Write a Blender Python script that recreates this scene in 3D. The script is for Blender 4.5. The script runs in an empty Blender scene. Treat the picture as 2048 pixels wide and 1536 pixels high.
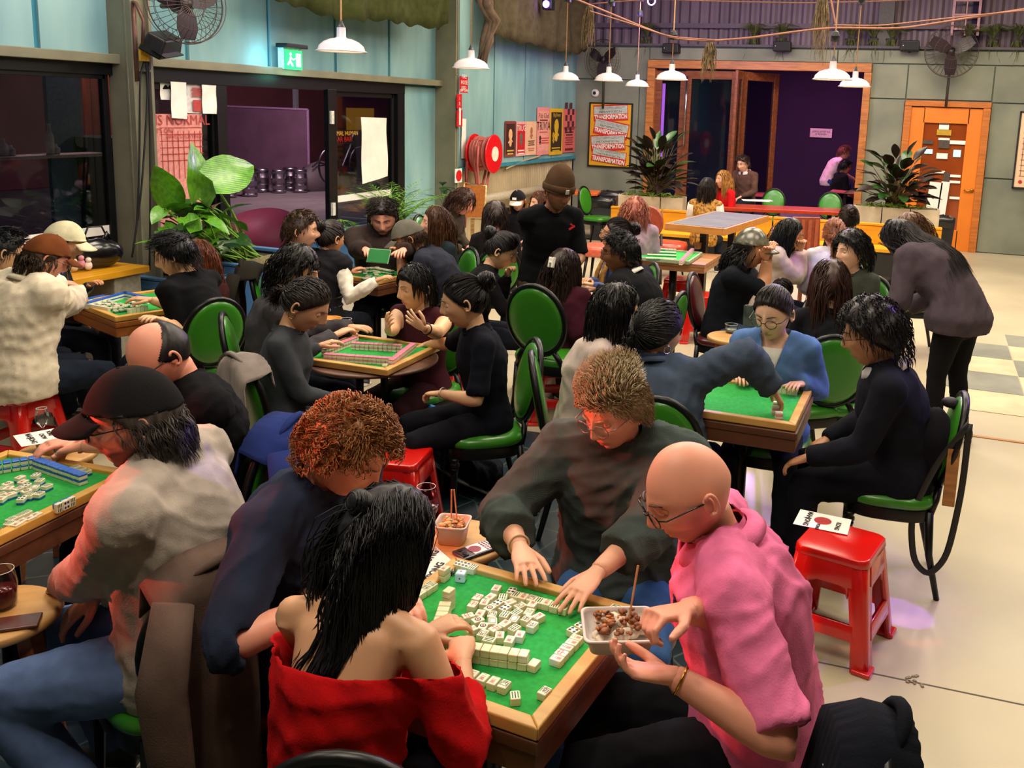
import bpy, math, random
import numpy as np
from mathutils import Vector, Matrix, noise
random.seed(7); RNG=np.random.default_rng(7)
SC=bpy.context.scene; COL=SC.collection
# ---------------------------------------------------------------- camera
F=1847.; H=2.10; CX=1188.; CY=546.
YAW=math.radians(19.61); PITCH=math.radians(10.12); ROLL=math.radians(2.03)
CF=np.array([-math.sin(YAW)*math.cos(PITCH), math.cos(YAW)*math.cos(PITCH), -math.sin(PITCH)])
_r0=np.array([math.cos(YAW), math.sin(YAW),0.]); _u0=np.cross(_r0,CF)
CR=_r0*math.cos(ROLL)+_u0*math.sin(ROLL); CU=-_r0*math.sin(ROLL)+_u0*math.cos(ROLL)
C0=np.array([0,0,H])
cd=bpy.data.cameras.new('camera'); cam=bpy.data.objects.new('camera',cd); COL.objects.link(cam); SC.camera=cam
cd.sensor_width=36; cd.lens=F/2048*36; cd.clip_end=200; cd.shift_x=-(CX-1024)/2048; cd.shift_y=(CY-768)/2048
cam.matrix_world=Matrix(((CR[0],CU[0],-CF[0],0),(CR[1],CU[1],-CF[1],0),(CR[2],CU[2],-CF[2],H),(0,0,0,1)))
# measured sight lines -> points in the room (px,py are 2048x1536 photo coordinates)
def _ray(x,y): return CF*F+CR*(x-CX)-CU*(y-CY)
def atz(x,y,z): d=_ray(x,y); return C0+d*((z-H)/d[2])
def aty(x,y,Y): d=_ray(x,y); return C0+d*(Y/d[1])
def atx(x,y,X): d=_ray(x,y); return C0+d*(X/d[0])
def iyaw(px,a): # a: 0 = to the right as seen in the photo, 90 = away from the camera
    return math.radians(19.61+a)-math.atan((px-CX)/F)
# ---------------------------------------------------------------- light and exposure
w=bpy.data.worlds.new('world'); SC.world=w; w.use_nodes=True
w.node_tree.nodes['Background'].inputs[0].default_value=(.16,.14,.26,1); w.node_tree.nodes['Background'].inputs[1].default_value=.25
SC.view_settings.view_transform='Standard'; SC.view_settings.look='None'; SC.view_settings.exposure=0.35; SC.view_settings.gamma=1
SC.view_settings.use_curve_mapping=False
def hexl(h):
    h=h.lstrip('#'); v=[int(h[i:i+2],16)/255 for i in (0,2,4)]
    return tuple(c/12.92 if c<=.04045 else ((c+.055)/1.055)**2.4 for c in v)+(1,)
def light(name,kind,loc,energy,color,size=.2,target=None,spot=60,blend=.3,sy=None):
    l=bpy.data.lights.new(name,kind); l.energy=energy; l.color=color
    if kind=='AREA':
        l.size=size
        if sy: l.shape='RECTANGLE'; l.size_y=sy
    else: l.shadow_soft_size=size
    if kind=='SPOT': l.spot_size=math.radians(spot); l.spot_blend=blend
    o=bpy.data.objects.new(name,l); COL.objects.link(o); o.location=loc
    if target is not None: o.rotation_euler=(Vector(target)-Vector(loc)).to_track_quat('-Z','Y').to_euler()
    return o
WARM=(1,.86,.68)
for i,(x,y,e,s) in enumerate([(-.9,1.2,60,1.4),(-3.8,1.8,45,1.4),(-2.0,4.8,110,1.8),(-4.8,5.6,70,1.4),(.9,4.6,62,1.6),(-3.2,8.6,120,2.0),(-.4,8.6,125,2.0),(2.0,8.0,80,1.8),(-3.6,12.6,150,2.0),(-.4,12.8,180,2.2),(2.2,12.5,110,2.0)]):
    light('overhead_fill_light','AREA',(x,y,4.6),e,WARM,s,(x,y,0))  # unseen soft area fill added under the roof to light the hall, no fixtures
light('red_stage_lamp','SPOT',(-4.9,.8,2.3),900,(1,.10,.06),.08,(-1.85,2.1,1.05),19,.5)
light('red_stage_lamp','SPOT',(-5.0,3.7,3.1),170,(1,.16,.11),.10,(-.75,2.4,1.3),20,.6)
light('violet_stage_lamp','SPOT',(3.2,7.4,3.6),480,(.30,.10,1),.05,(-.1,4.3,.8),20,.4)
light('violet_stage_lamp','SPOT',(-2.6,15.2,4.1),420,(.55,.25,1),.2,(-2.4,10,2.5),70,.8)
light('pink_yard_lamp','AREA',(-2.2,18.2,3.3),70,(1,.30,.62),1.2,(-1.8,18.4,0))
light('violet_yard_lamp','AREA',(-6.5,19.0,3.1),40,(.6,.5,1),1.2,(-5.0,17.2,1))
light('yard_lamp','AREA',(-9.5,8.3,3.6),60,(1,.62,.72),1.2,(-9.5,8.3,0))
light('yard_lamp','AREA',(-11.5,15.5,3.6),260,(1,.72,.80),1.6,(-13,17.5,0))
light('violet_roof_lamp','AREA',(-3.5,12,3.3),60,(.55,.35,1),1.0,(-3.5,14.5,5.0))
light('violet_roof_lamp','AREA',(-3.6,3.5,3.3),26,(.45,.55,1),.8,(-5.6,6.0,4.4))
for i_,(px_,py_,z_,c_,e_) in enumerate([(1300,448,1.0,(.25,.15,1),700),(1330,462,.9,(.25,.15,1),700),(1285,490,.9,(.9,.2,.8),500),(1268,405,1.22,(.6,.2,1),700),(1562,498,1.0,(.25,.2,1),800),(1600,525,.9,(.9,.2,.8),700),(1588,545,.8,(.25,.2,1),800),(1640,505,1.0,(.25,.3,1),800),(1655,540,.85,(.25,.2,1),800),(1330,505,.74,(.25,.2,1),500),(1372,512,.74,(1,.2,.5),500),(935,915,0,(.15,.15,1),900),(1078,930,0,(.15,.15,1),900),(1018,988,0,(.15,.15,1),700),(952,1163,.74,(.12,.35,1),260),(1084,1295,.74,(.12,.4,1),260),(1603,800,.74,(.35,.3,1),300),(1560,822,.74,(1,.3,.7),300),(1595,1030,.5,(.5,.3,1),200),(440,955,1.0,(.15,.1,1),500)]):
    light('disco_beam_lamp','SPOT',(-1.2,1.6,4.7) if i_<11 else (.6,5.4,4.7) if i_ in(11,12,13,16,17) else (-.2,-.6,4.7),e_,c_,.008,tuple(atz(px_,py_,z_)),1.5 if i_<14 else 2.0,.35)
light('disco_beam_lamp','SPOT',(2.6,3.0,3.4),900,(.30,.08,1),.01,tuple(atz(1800,1225,0)),3.2,.2)
# ---------------------------------------------------------------- materials
MATS={}
def nmat(name):
    m=bpy.data.materials.new(name); m.use_nodes=True; nt=m.node_tree; b=nt.nodes['Principled BSDF']; return m,nt,b
def M(c,rough=.6,metal=0,kind='plain',sc=30.,amt=.12,bump=.0,coat=0,c2=None,stretch=(1,1,1),sheen=0,spec=None,name=None):
    key=(c,rough,metal,kind,sc,amt,bump,coat,c2,stretch,sheen,spec)
    if key in MATS: return MATS[key]
    m,nt,b=nmat(name or (kind+'_'+c.lstrip('#'))); N=nt.nodes.new; L=nt.links.new
    col=hexl(c); b.inputs['Roughness'].default_value=rough; b.inputs['Metallic'].default_value=metal
    if coat: b.inputs['Coat Weight'].default_value=coat; b.inputs['Coat Roughness'].default_value=.15
    if sheen: b.inputs['Sheen Weight'].default_value=sheen; b.inputs['Sheen Roughness'].default_value=.5
    if spec is not None: b.inputs['Specular IOR Level'].default_value=spec
    tc=N('ShaderNodeTexCoord'); mp=N('ShaderNodeMapping'); L(tc.outputs['Object'],mp.inputs[0]); mp.inputs['Scale'].default_value=stretch
    if kind=='wood': mp.inputs['Scale'].default_value=(stretch[0]*.12 if stretch[0]==1 else stretch[0],stretch[1],stretch[2])
    tx=N('ShaderNodeTexNoise'); tx.inputs['Scale'].default_value=sc; tx.inputs['Detail'].default_value=5
    L(mp.outputs[0],tx.inputs[0])
    if kind=='wood': tx.inputs['Distortion'].default_value=.6
    rp=N('ShaderNodeValToRGB'); L(tx.outputs[0],rp.inputs[0])
    lo=tuple(max(0,v*(1-amt*1.6)) for v in col[:3])+(1,); hi=tuple(min(1,v*(1+amt*1.2)) for v in col[:3])+(1,)
    if c2: lo=hexl(c2); hi=col
    rp.color_ramp.elements[0].position=.32; rp.color_ramp.elements[1].position=.68
    rp.color_ramp.elements[0].color=lo; rp.color_ramp.elements[1].color=hi
    L(rp.outputs[0],b.inputs['Base Color'])
    if bump:
        t2=tx
        if kind in('knit','cloth','denim'):
            t2=N('ShaderNodeTexWave' if kind!='cloth' else 'ShaderNodeTexNoise')
            t2.inputs['Scale'].default_value={'knit':130,'cloth':220,'denim':160}[kind]
            if kind!='cloth': t2.bands_direction='DIAGONAL'; t2.inputs['Distortion'].default_value=2.5; t2.inputs['Detail'].default_value=2; t2.inputs['Detail Scale'].default_value=3
            L(tc.outputs['Object'],t2.inputs[0])
        bp=N('ShaderNodeBump'); bp.inputs['Strength'].default_value=bump; bp.inputs['Distance'].default_value=.004
        L(t2.outputs[0] if kind=='cloth' or t2 is tx else t2.outputs['Fac'],bp.inputs['Height']); L(bp.outputs[0],b.inputs['Normal'])
    MATS[key]=m; return m
def cloth(c,kind='cloth',**k): return M(c,.95,0,kind,k.pop('sc',9.),k.pop('amt',.16),bump=k.pop('bump',.25),spec=.15,**k)
def wood(c,c2=None,sc=26,rough=.45,stretch=(1,1,1)): return M(c,rough,0,'wood',sc,.25,.08,c2=c2,stretch=stretch)
def emis(c,s,name='glow'):
    key=('e',c,s)
    if key in MATS: return MATS[key]
    m,nt,b=nmat(name); b.inputs['Base Color'].default_value=hexl(c); b.inputs['Emission Color'].default_value=hexl(c); b.inputs['Emission Strength'].default_value=s
    MATS[key]=m; return m
def skinmat(c):
    key=('skin',c)
    if key in MATS: return MATS[key]
    m,nt,b=nmat('skin_'+c[1:]); N=nt.nodes.new; L=nt.links.new; col=hexl(c)
    at=N('ShaderNodeAttribute'); at.attribute_name='tint'
    sp=N('ShaderNodeSeparateColor'); L(at.outputs['Color'],sp.inputs[0])
    tx=N('ShaderNodeTexNoise'); tx.inputs['Scale'].default_value=14; tx.inputs['Detail'].default_value=4
    tc=N('ShaderNodeTexCoord'); L(tc.outputs['Object'],tx.inputs[0])
    m0=N('ShaderNodeMix'); m0.data_type='RGBA'; L(tx.outputs[0],m0.inputs[0]); m0.inputs[6].default_value=tuple(v*.86 for v in col[:3])+(1,); m0.inputs[7].default_value=tuple(min(1,v*1.1) for v in col[:3])+(1,)
    m1=N('ShaderNodeMix'); m1.data_type='RGBA'; L(sp.outputs[0],m1.inputs[0]); L(m0.outputs[2],m1.inputs[6]); m1.inputs[7].default_value=(col[0]*.75,col[1]*.35,col[2]*.38,1)
    m2=N('ShaderNodeMix'); m2.data_type='RGBA'; L(sp.outputs[1],m2.inputs[0]); L(m1.outputs[2],m2.inputs[6]); m2.inputs[7].default_value=(.035,.02,.014,1)
    L(m2.outputs[2],b.inputs['Base Color']); b.inputs['Roughness'].default_value=.48
    b.inputs['Subsurface Weight'].default_value=.08; b.inputs['Subsurface Radius'].default_value=(.02,.008,.004)
    bp=N('ShaderNodeBump'); t3=N('ShaderNodeTexNoise'); t3.inputs['Scale'].default_value=380; L(tc.outputs['Object'],t3.inputs[0]); bp.inputs['Strength'].default_value=.12; bp.inputs['Distance'].default_value=.001
    L(t3.outputs[0],bp.inputs['Height']); L(bp.outputs[0],b.inputs['Normal'])
    MATS[key]=m; return m
def hairmat(c,c2=None,rough=.42):
    return M(c,rough,0,'hair',60,.5,.3,c2=c2,stretch=(1,1,.25),spec=.35)
def glassmat(tint='#ffffff',refl=1.0):
    key=('glass',tint,refl)
    if key in MATS: return MATS[key]
    m,nt,b=nmat('glass'); N=nt.nodes.new; L=nt.links.new; nt.nodes.remove(b)
    tr=N('ShaderNodeBsdfTransparent'); tr.inputs[0].default_value=hexl(tint); gl=N('ShaderNodeBsdfGlossy'); gl.inputs['Roughness'].default_value=.03
    fr=N('ShaderNodeFresnel'); fr.inputs[0].default_value=1.5; mx=N('ShaderNodeMixShader')
    mt=N('ShaderNodeMath'); mt.operation='MULTIPLY'; L(fr.outputs[0],mt.inputs[0]); mt.inputs[1].default_value=refl
    L(mt.outputs[0],mx.inputs[0]); L(tr.outputs[0],mx.inputs[1]); L(gl.outputs[0],mx.inputs[2]); L(mx.outputs[0],nt.nodes['Material Output'].inputs[0])
    MATS[key]=m; return m
BLACKM=M('#0d0e10',.35,.3,'metal',20,.1); BLACKP=M('#131315',.5); WHITE=M('#e9e4da',.5); CHROME=M('#c9c9cc',.2,1.0); PAPER=M('#f1ece2',.7,sc=8,amt=.04)
# ---------------------------------------------------------------- mesh helpers
def V(*a): return np.array(a,float)
def unit(v): v=np.asarray(v,float); n=np.linalg.norm(v); return v/n if n>1e-9 else V(0,0,1)
def rotz(a): c,s=math.cos(a),math.sin(a); return np.array([[c,-s,0],[s,c,0],[0,0,1.]])
def rotax(ax,a): return np.array(Matrix.Rotation(a,3,Vector(ax)))
def frame(d,up=(0,0,1)):
    d=unit(d); s=np.cross(d,up)
    if np.linalg.norm(s)<1e-4: s=np.cross(d,(1,0,0.01))
    s=unit(s); return s,unit(np.cross(s,d)),d
class G:
    def __init__(s): s.v=[];s.f=[];s.m=[];s.n=0
    def add(s,v,f,m=0):
        s.v.append(np.asarray(v,float).reshape(-1,3)); n=s.n
        s.f+= [tuple(int(i)+n for i in q) for q in f]; s.m+= [m]*len(f) if not hasattr(m,'__len__') else list(m); s.n+=len(s.v[-1]); return s
    def box(s,c,sz,R=None,m=0,taper=1.,tz=None):
        h=np.array(sz)/2; v=np.array([[x,y,z] for z in(-1,1) for y in(-1,1) for x in(-1,1)],float)*h
        v[4:,:2]*=taper
        if R is not None: v=v@np.asarray(R).T
        return s.add(v+np.array(c),[(0,2,3,1),(4,5,7,6),(0,1,5,4),(2,6,7,3),(0,4,6,2),(1,3,7,5)],m)
    def rings(s,R,m=0,cap=True,closed=False):
        R=np.asarray(R,float); k,n=R.shape[:2]; f=[]
        for i in range(k if closed else k-1):
            j=(i+1)%k
            for a in range(n):
                b=(a+1)%n; f.append((i*n+a,i*n+b,j*n+b,j*n+a))
        if cap and not closed: f+= [tuple(range(n-1,-1,-1)),tuple((k-1)*n+a for a in range(n))]
        return s.add(R.reshape(-1,3),f,m)
    def tube(s,P,r,n=8,m=0,flat=1.,up=(0,0,1),closed=False):
        P=np.asarray(P,float); k=len(P); r=np.broadcast_to(np.asarray(r,float),(k,)); out=[]
        t=np.gradient(P,axis=0) if not closed else np.roll(P,-1,0)-np.roll(P,1,0)
        u=None
        for i in range(k):
            d=unit(t[i])
            if u is None: sd,u,_=frame(d,up)
            sd=unit(np.cross(d,u)) if np.linalg.norm(np.cross(d,u))>1e-5 else sd; u=unit(np.cross(sd,d))
            a=np.linspace(0,2*math.pi,n,endpoint=False)
            out.append(P[i]+r[i]*(np.cos(a)[:,None]*sd+np.sin(a)[:,None]*u*flat))
        return s.rings(out,m,closed=closed)
    def lathe(s,prof,c=(0,0,0),n=20,m=0,R=None,cap=True):
        a=np.linspace(0,2*math.pi,n,endpoint=False); R_=[]
        for r,z in prof:
            p=np.stack([r*np.cos(a),r*np.sin(a),np.full(n,z)],1)
            if R is not None: p=p@np.asarray(R).T
            R_.append(p+np.array(c))
        return s.rings(R_,m,cap=cap)
    def ell(s,c,r,R=None,n=14,k=9,m=0):
        ph=np.linspace(-math.pi/2+.12,math.pi/2-.12,k); a=np.linspace(0,2*math.pi,n,endpoint=False); out=[]
        for p in ph:
            q=np.stack([np.cos(p)*np.cos(a),np.cos(p)*np.sin(a),np.full(n,math.sin(p))],1)*np.array(r)
            if R is not None: q=q@np.asarray(R).T
            out.append(q+np.array(c))
        return s.rings(out,m)
    def quad(s,a,b,c,d,m=0): return s.add([a,b,c,d],[(0,1,2,3)],m)
    def plate(s,pts,z0,z1,m=0): # convex/simple polygon prism
        n=len(pts); v=[(p[0],p[1],z0) for p in pts]+[(p[0],p[1],z1) for p in pts]
        return s.add(v,[tuple(range(n-1,-1,-1)),tuple(range(n,2*n))]+[(i,(i+1)%n,n+(i+1)%n,n+i) for i in range(n)],m)
    def join(s,o,M4=None,m=None):
        v=np.concatenate(o.v) if o.v else np.zeros((0,3))
        if M4 is not None: v=v@np.asarray(M4[0]).T+np.asarray(M4[1])
        return s.add(v,o.f,o.m if m is None else m)
ROOTM={}
def mesh_of(g,mats,name='m',smooth=False):
    me=bpy.data.meshes.new(name); v=np.concatenate(g.v); me.from_pydata(v.tolist(),[],g.f)
    for m in (mats if isinstance(mats,(list,tuple)) else [mats]): me.materials.append(m)
    if any(g.m): me.polygons.foreach_set('material_index',g.m)
    if smooth is True: me.polygons.foreach_set('use_smooth',[True]*len(me.polygons))
    me.update(); return me
def tag(o,label=None,cat=None,group=None,kind=None):
    if label:o['label']=label
    if cat:o['category']=cat
    if group:o['group']=group
    if kind:o['kind']=kind
    return o
def build(name,g,mats,parent=None,label=None,cat=None,group=None,kind=None,smooth=False,bevel=0,world=True,seg=2,fix=True):
    if parent is not None and world and parent in ROOTM:
        Mi=ROOTM[parent].inverted(); R=np.array(Mi.to_3x3()); t=np.array(Mi.translation)
        g.v=[v@R.T+t for v in g.v]
    org=None
    if parent is None: # put the origin of single-mesh things at their base
        a=np.concatenate(g.v); org=V((a[:,0].min()+a[:,0].max())/2,(a[:,1].min()+a[:,1].max())/2,a[:,2].min()); g.v=[v-org for v in g.v]
    me=mesh_of(g,mats,name,smooth); o=bpy.data.objects.new(name,me); COL.objects.link(o)
    if org is not None: o.location=org; ROOTM[o]=Matrix.Translation(Vector(org))
    if parent is not None: o.parent=parent; ROOTM[o]=ROOTM.get(parent,Matrix.Identity(4))
    if smooth=='auto' or bevel:
        me.polygons.foreach_set('use_smooth',[True]*len(me.polygons))
        if bevel:
            b=o.modifiers.new('b','BEVEL'); b.width=bevel; b.segments=seg; b.limit_method='ANGLE'; b.angle_limit=.6
            b.harden_normals=False
        wn=o.modifiers.new('w','WEIGHTED_NORMAL'); wn.keep_sharp=True
    return tag(o,label,cat,group,kind)
def root(name,loc,rz=0,label=None,cat=None,group=None):
    o=bpy.data.objects.new(name,None); COL.objects.link(o); o.location=loc; o.rotation_euler=(0,0,rz); o.empty_display_size=.1
    ROOTM[o]=Matrix.Translation(Vector(loc))@Matrix.Rotation(rz,4,'Z'); return tag(o,label,cat,group)
KIDS={}
def dup(o,parent=None,loc=None,rz=None,label=None,group=None):
    c=o.copy(); COL.objects.link(c)
    if parent is not None: c.parent=parent
    for ch in [x for x in KIDS.get(o,[])] or list(o.children): dup(ch,c)
    if loc is not None: c.location=loc
    if rz is not None: c.rotation_euler=(0,0,rz)
    if label:c['label']=label
    if group:c['group']=group
    if parent is None: ROOTM[c]=Matrix.Translation(c.location)@Matrix.Rotation(c.rotation_euler[2],4,'Z')
    return c
_used=set()
def place(proto,loc,rz,label,group=None): # the first time moves the prototype itself
    if proto not in _used:
        _used.add(proto); proto.location=loc; proto.rotation_euler=(0,0,rz); proto['label']=label
        if group:proto['group']=group
        ROOTM[proto]=Matrix.Translation(Vector(loc))@Matrix.Rotation(rz,4,'Z'); return proto
    return dup(proto,None,loc,rz,label,group)
def textg(txt,size,c,right,upv,depth=.0008,m=0,g=None,align='CENTER',bold=.0,sx=1.):
    """flat lettering as geometry: c = centre, right/upv = world directions"""
    cu=bpy.data.curves.new('t','FONT'); cu.body=txt; cu.size=size; cu.align_x=align; cu.align_y='CENTER'; cu.offset=bold; cu.resolution_u=2
    o=bpy.data.objects.new('t',cu); COL.objects.link(o); dg=bpy.context.evaluated_depsgraph_get(); me=bpy.data.meshes.new_from_object(o.evaluated_get(dg))
    nv=len(me.vertices); a=np.zeros(nv*3); me.vertices.foreach_get('co',a); a=a.reshape(-1,3); f=[tuple(p.vertices) for p in me.polygons]
    bpy.data.objects.remove(o); bpy.data.curves.remove(cu); bpy.data.meshes.remove(me)
    r=unit(right); u=unit(upv); n=np.cross(r,u)
    v=np.array(c)+a[:,:1]*sx*r+a[:,1:2]*u+n*depth
    g=g or G()
    if nv: g.add(v,f,m)
    return g
# ---------------------------------------------------------------- the room
X0=-6.258; Y0=16.20; CEIL=5.2
def bx(x): return (x+5.82)*1.011-4.855
def ywall(px,py=200): return float(atx(px,py,X0)[1])
def xback(px,py=300): return float(aty(px,py,Y0)[0])
TEAL=M('#8fb4b4',.75,0,'plain',2.2,.16,.05,c2='#64909a',stretch=(1,1,.25)); TEALD=M('#2e7f93',.7,sc=3)
GREENW=M('#888b79',.8,0,'plain',1.3,.14,.06,c2='#696e62'); STEEL=M('#7d7a63',.55,.1,'plain',4,.10); BEIGE=M('#b9a888',.6,.2,'plain',2,.15)
CONC=M('#c2b69a',.42,0,'plain',.9,.10,.03,c2='#ab9f86',coat=.12)
def S(name,g,m,**k): return build(name,g,m,kind='structure',**k)
fl=S('floor',G().box((-.4,6.1,-.05),(11.6,20.4,.1)),CONC)
# dark crazed paving inset in the concrete
def pavemat():
    m,nt,b=nmat('dark_paving'); N=nt.nodes.new; L=nt.links.new
    tc=N('ShaderNodeTexCoord'); vo=N('ShaderNodeTexVoronoi'); vo.feature='DISTANCE_TO_EDGE'; vo.inputs['Scale'].default_value=4.5; L(tc.outputs['Object'],vo.inputs[0])
    rp=N('ShaderNodeValToRGB'); L(vo.outputs[0],rp.inputs[0]); e=rp.color_ramp.elements; e[0].position=.0; e[0].color=hexl('#55605a'); e[1].position=.03; e[1].color=hexl('#182a33')
    v2=N('ShaderNodeTexNoise'); v2.inputs['Scale'].default_value=3; L(tc.outputs['Object'],v2.inputs[0]); mx=N('ShaderNodeMix'); mx.data_type='RGBA'; mx.blend_type='MULTIPLY'; mx.inputs[0].default_value=.7
    r2=N('ShaderNodeValToRGB'); L(v2.outputs[0],r2.inputs[0]); r2.color_ramp.elements[0].color=(.45,.6,.62,1); r2.color_ramp.elements[1].color=(1,1,1,1)
    L(rp.outputs[0],mx.inputs[6]); L(r2.outputs[0],mx.inputs[7]); L(mx.outputs[2],b.inputs['Base Color']); b.inputs['Roughness'].default_value=.32
    return m
pv=G().plate([(-5.4,-1),(-.62,-1),(-.60,2.2),(-.62,4.0),(-1.3,5.1),(-1.95,5.32),(-2.5,5.3),(-2.9,5.17),(-3.3,4.6),(-3.2,3.2),(-5.4,2.7)],-.01,.004)
S('floor_paving',pv,pavemat(),parent=fl)
tg=M('#84867b',.4,sc=4); tcm=M('#cdbf9c',.4,sc=4)
for i in range(4):
    for j in range(6):
        if i==0 and j in(0,5): continue
        xx=.31+.58*i; ys=[6.55,7.12,7.70,8.28,8.85,9.42,9.93]
        y0_,y1_=ys[j],ys[j+1]; xx+=-.02
        build('floor_tile',G().box((xx+.285,(y0_+y1_)/2,.0015),(.57,y1_-y0_-.012,.006)),tg if (i+j)%2==0 else tcm,parent=fl)
S('trim_1',G().box((1.4,6.52,.002),(2.3,.035,.006)),wood('#a9743c'))
for a,b in [((-.6,3.40),(3.0,3.52)),((-.9,9.2),(.8,12.4)),((-2.3,5.9),(-1.2,8.6)),((-5.0,6.6),(-2.1,7.2))]:
    a=V(*a,0);b=V(*b,0);d=unit(b-a);n=V(-d[1],d[0],0)*.004
    build('floor_joint',G().add([a-n+V(0,0,.0012),b-n+V(0,0,.0012),b+n+V(0,0,.0012),a+n+V(0,0,.0012)],[(0,1,2,3)]),M('#5c5546',.8),parent=fl,kind='structure')
c=atz(1828,1360,0)
chip=G()
for k in range(9): chip.box(c+V(random.uniform(-.03,.03),random.uniform(-.03,.03),.003),(random.uniform(.008,.025),random.uniform(.006,.02),.004),rotz(k))
build('floor_chip',chip,M('#8a8068',.8),parent=fl,kind='structure')
S('ceiling',G().box((-.4,6.1,CEIL+.05),(12,21,.1)),M('#3b3138',.9))
S('wall_rear',G().box((-.4,-4.05,CEIL/2),(11.6,.1,CEIL)),M('#8b9478',.8,sc=1.5))
S('wall_right',G().box((5.4,6.1,CEIL/2),(.1,20.4,CEIL)),GREENW)
# left wall
yA,yB,yC,yD=ywall(215,138),ywall(308,138),ywall(801,170),ywall(871,300)
yE=ywall(914,300)
g=G().box((X0-.08,(yD+Y0)/2,3.19),(.14,Y0-yD,4.02)).box((X0-.08,(yD-4)/2,3.77),(.14,yD+4,2.86)).box((X0-.08,(yC+yD)/2,1.18),(.14,yD-yC+.02,2.36)).box((X0-.08,-1.25,1.18),(.14,5.5,2.36))
wl=S('wall_left',g,TEALD)
joints=[ywall(p,60) for p in (-60,70,370,535,668,776)]+[yD]
joints=[-4,-2,.0,2.0]+[j for j in joints if j>2.3]
for a,b in zip(joints[:-1],joints[1:]):
    build('wall_panel',G().box((X0+.0,(a+b)/2,3.79),(.03,b-a-.05,2.80)),TEAL,parent=wl,bevel=.004)
js=[yE,ywall(986,200),ywall(1048,200),ywall(1104,200),Y0]
for a,b in zip(js[:-1],js[1:]): build('wall_panel',G().box((X0,(a+b)/2,3.2),(.03,b-a-.04,3.98)),TEAL,parent=wl,bevel=.004)
build('wall_panel',G().box((X0,(yC+yD)/2,1.15),(.03,yD-yC-.06,2.28)),TEAL,parent=wl,bevel=.004)
S('trim_2',G().box((X0+.03,(yE+Y0)/2,1.185),(.05,Y0-yE,.05)),TEALD)
# corrugated dado below the teal boards
n=60; P=[]
ys=np.linspace(yE,Y0,n*4+1); prof=np.array([0,0,.03,.03])
g=G(); vv=[]
for i,y in enumerate(ys): vv+=[(X0-.05+prof[i%4],y,0),(X0-.05+prof[i%4],y,1.19)]
g.add(vv,[(2*i,2*i+1,2*i+3,2*i+2) for i in range(len(ys)-1)]); S('wall_left_lower',g,BEIGE)
# beams and columns
S('trim_3',G().box((X0+.05,(yD-4)/2,2.35),(.16,yD+4,.075)),STEEL,bevel=.006)
def column(name,y0,y1,x1):
    r=G(); ym=(y0+y1)/2; xw=x1-X0
    r.box((X0+xw/2,y0+.02,2.6),(xw,.03,5.2)).box((X0+xw/2,y1-.02,2.6),(xw,.03,5.2)).box((X0+xw-.06,ym,2.6),(.02,y1-y0,5.2))
    o=S(name,r,STEEL,bevel=.003)
    for z in (2.27,2.47): build('stiffener_plate',G().box((x1-.03,ym,z),(.07,y1-y0-.06,.014)),STEEL,parent=o)
    return o
column('column',yA,float(atx(311,200,X0+.26)[1]),X0+.26).name='column_steel'; column('column',yD,float(atx(913,300,X0+.32)[1]),X0+.32)
# dark door header and glazing frames
DK=M('#17171a',.35,.4,sc=10,amt=.05)
yB=float(atx(311,200,X0+.26)[1]); S('trim_4',G().box((X0,(yB+yC)/2,2.25),(.13,yC-yB,.13)),DK,bevel=.004)
S('trim_5',G().box((X0,(yA+1.5)/2,2.27),(.10,yA-1.5,.09)),DK)
yp1,yp2,yq1,yq2,yr=ywall(427,300),ywall(447,300),ywall(642,300),ywall(668,300),ywall(780,300)
GL=glassmat('#cfd3d8',.45)
def pane(nm,ya,yb,stile=.055,z1=2.19,x=X0):
    r=root(nm,(x,(ya+yb)/2,0)); r['kind']='structure'
    g=G()
    for y in(ya,yb): g.box((x,y,z1/2),(.05,stile,z1))
    g.box((x,(ya+yb)/2,z1-.03),(.05,yb-ya,.06)).box((x,(ya+yb)/2,.06),(.05,yb-ya,.12))
    build('frame',g,DK,r,bevel=.003); build('glass',G().box((x,(ya+yb)/2,z1/2),(.008,yb-ya,z1-.1)),GL,r)
    build('white_strip',G().box((x+.008,(ya+yb)/2,0.985),(.004,yb-ya-.06,.075)),PAPER,r)
    return r
pane('window_1',1.5,yA-.05,z1=2.25); pane('window_2',yB+.03,yp1); d3=pane('door_1',yq2-.02,yr+.03)
S('trim_6',G().box((X0,(yp1+yp2)/2,1.1),(.12,yp2-yp1,2.2)).box((X0,yC-.08,1.14),(.12,.16,2.28)),DK)
g=G().box((X0+.07,yq1+.08,1.1),(.06,.15,2.2)); S('trim_7',g,DK,bevel=.004)
g=G()
for z in (.9,1.9): g.box((X0+.11,yq1+.05,z),(.03,.05,.14))
tag(build('door_hinge',g,M('#d8d4c8',.5),d3,kind='structure'))
# papers taped to the glazing
def sheet(name,pts,mat,label,cat='paper',group=None,wob=.006,x=X0+.02,n=8,parent=None):
    """pts: four photo points (tl,tr,br,bl) on the plane x"""
    q=[atx(p[0],p[1],x) for p in pts]; vv=[]; 
    for i in range(n+1):
        for j in range(n+1):
            a=i/n;b=j/n; p=(q[0]*(1-b)+q[1]*b)*(1-a)+(q[3]*(1-b)+q[2]*b)*a
            p=p+V(wob*(math.sin(a*7+b*3)*.6+math.sin(b*9+a*2)*.4)+abs(wob),0,0); vv.append(p)
    ff=[(i*(n+1)+j,(i+1)*(n+1)+j,(i+1)*(n+1)+j+1,i*(n+1)+j+1) for i in range(n) for j in range(n)]
    g=G().add(vv,ff); nn=len(vv); g.add([v-V(.0015,0,0) for v in vv],[f[::-1] for f in ff])
    return build(name,g,mat,parent,label,cat,group,smooth=True)
sheet('paper_sheet',[(318,163),(340,163),(340,200),(320,199)],PAPER,'small white paper taped on the dark pane, leftmost of four','paper')
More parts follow.
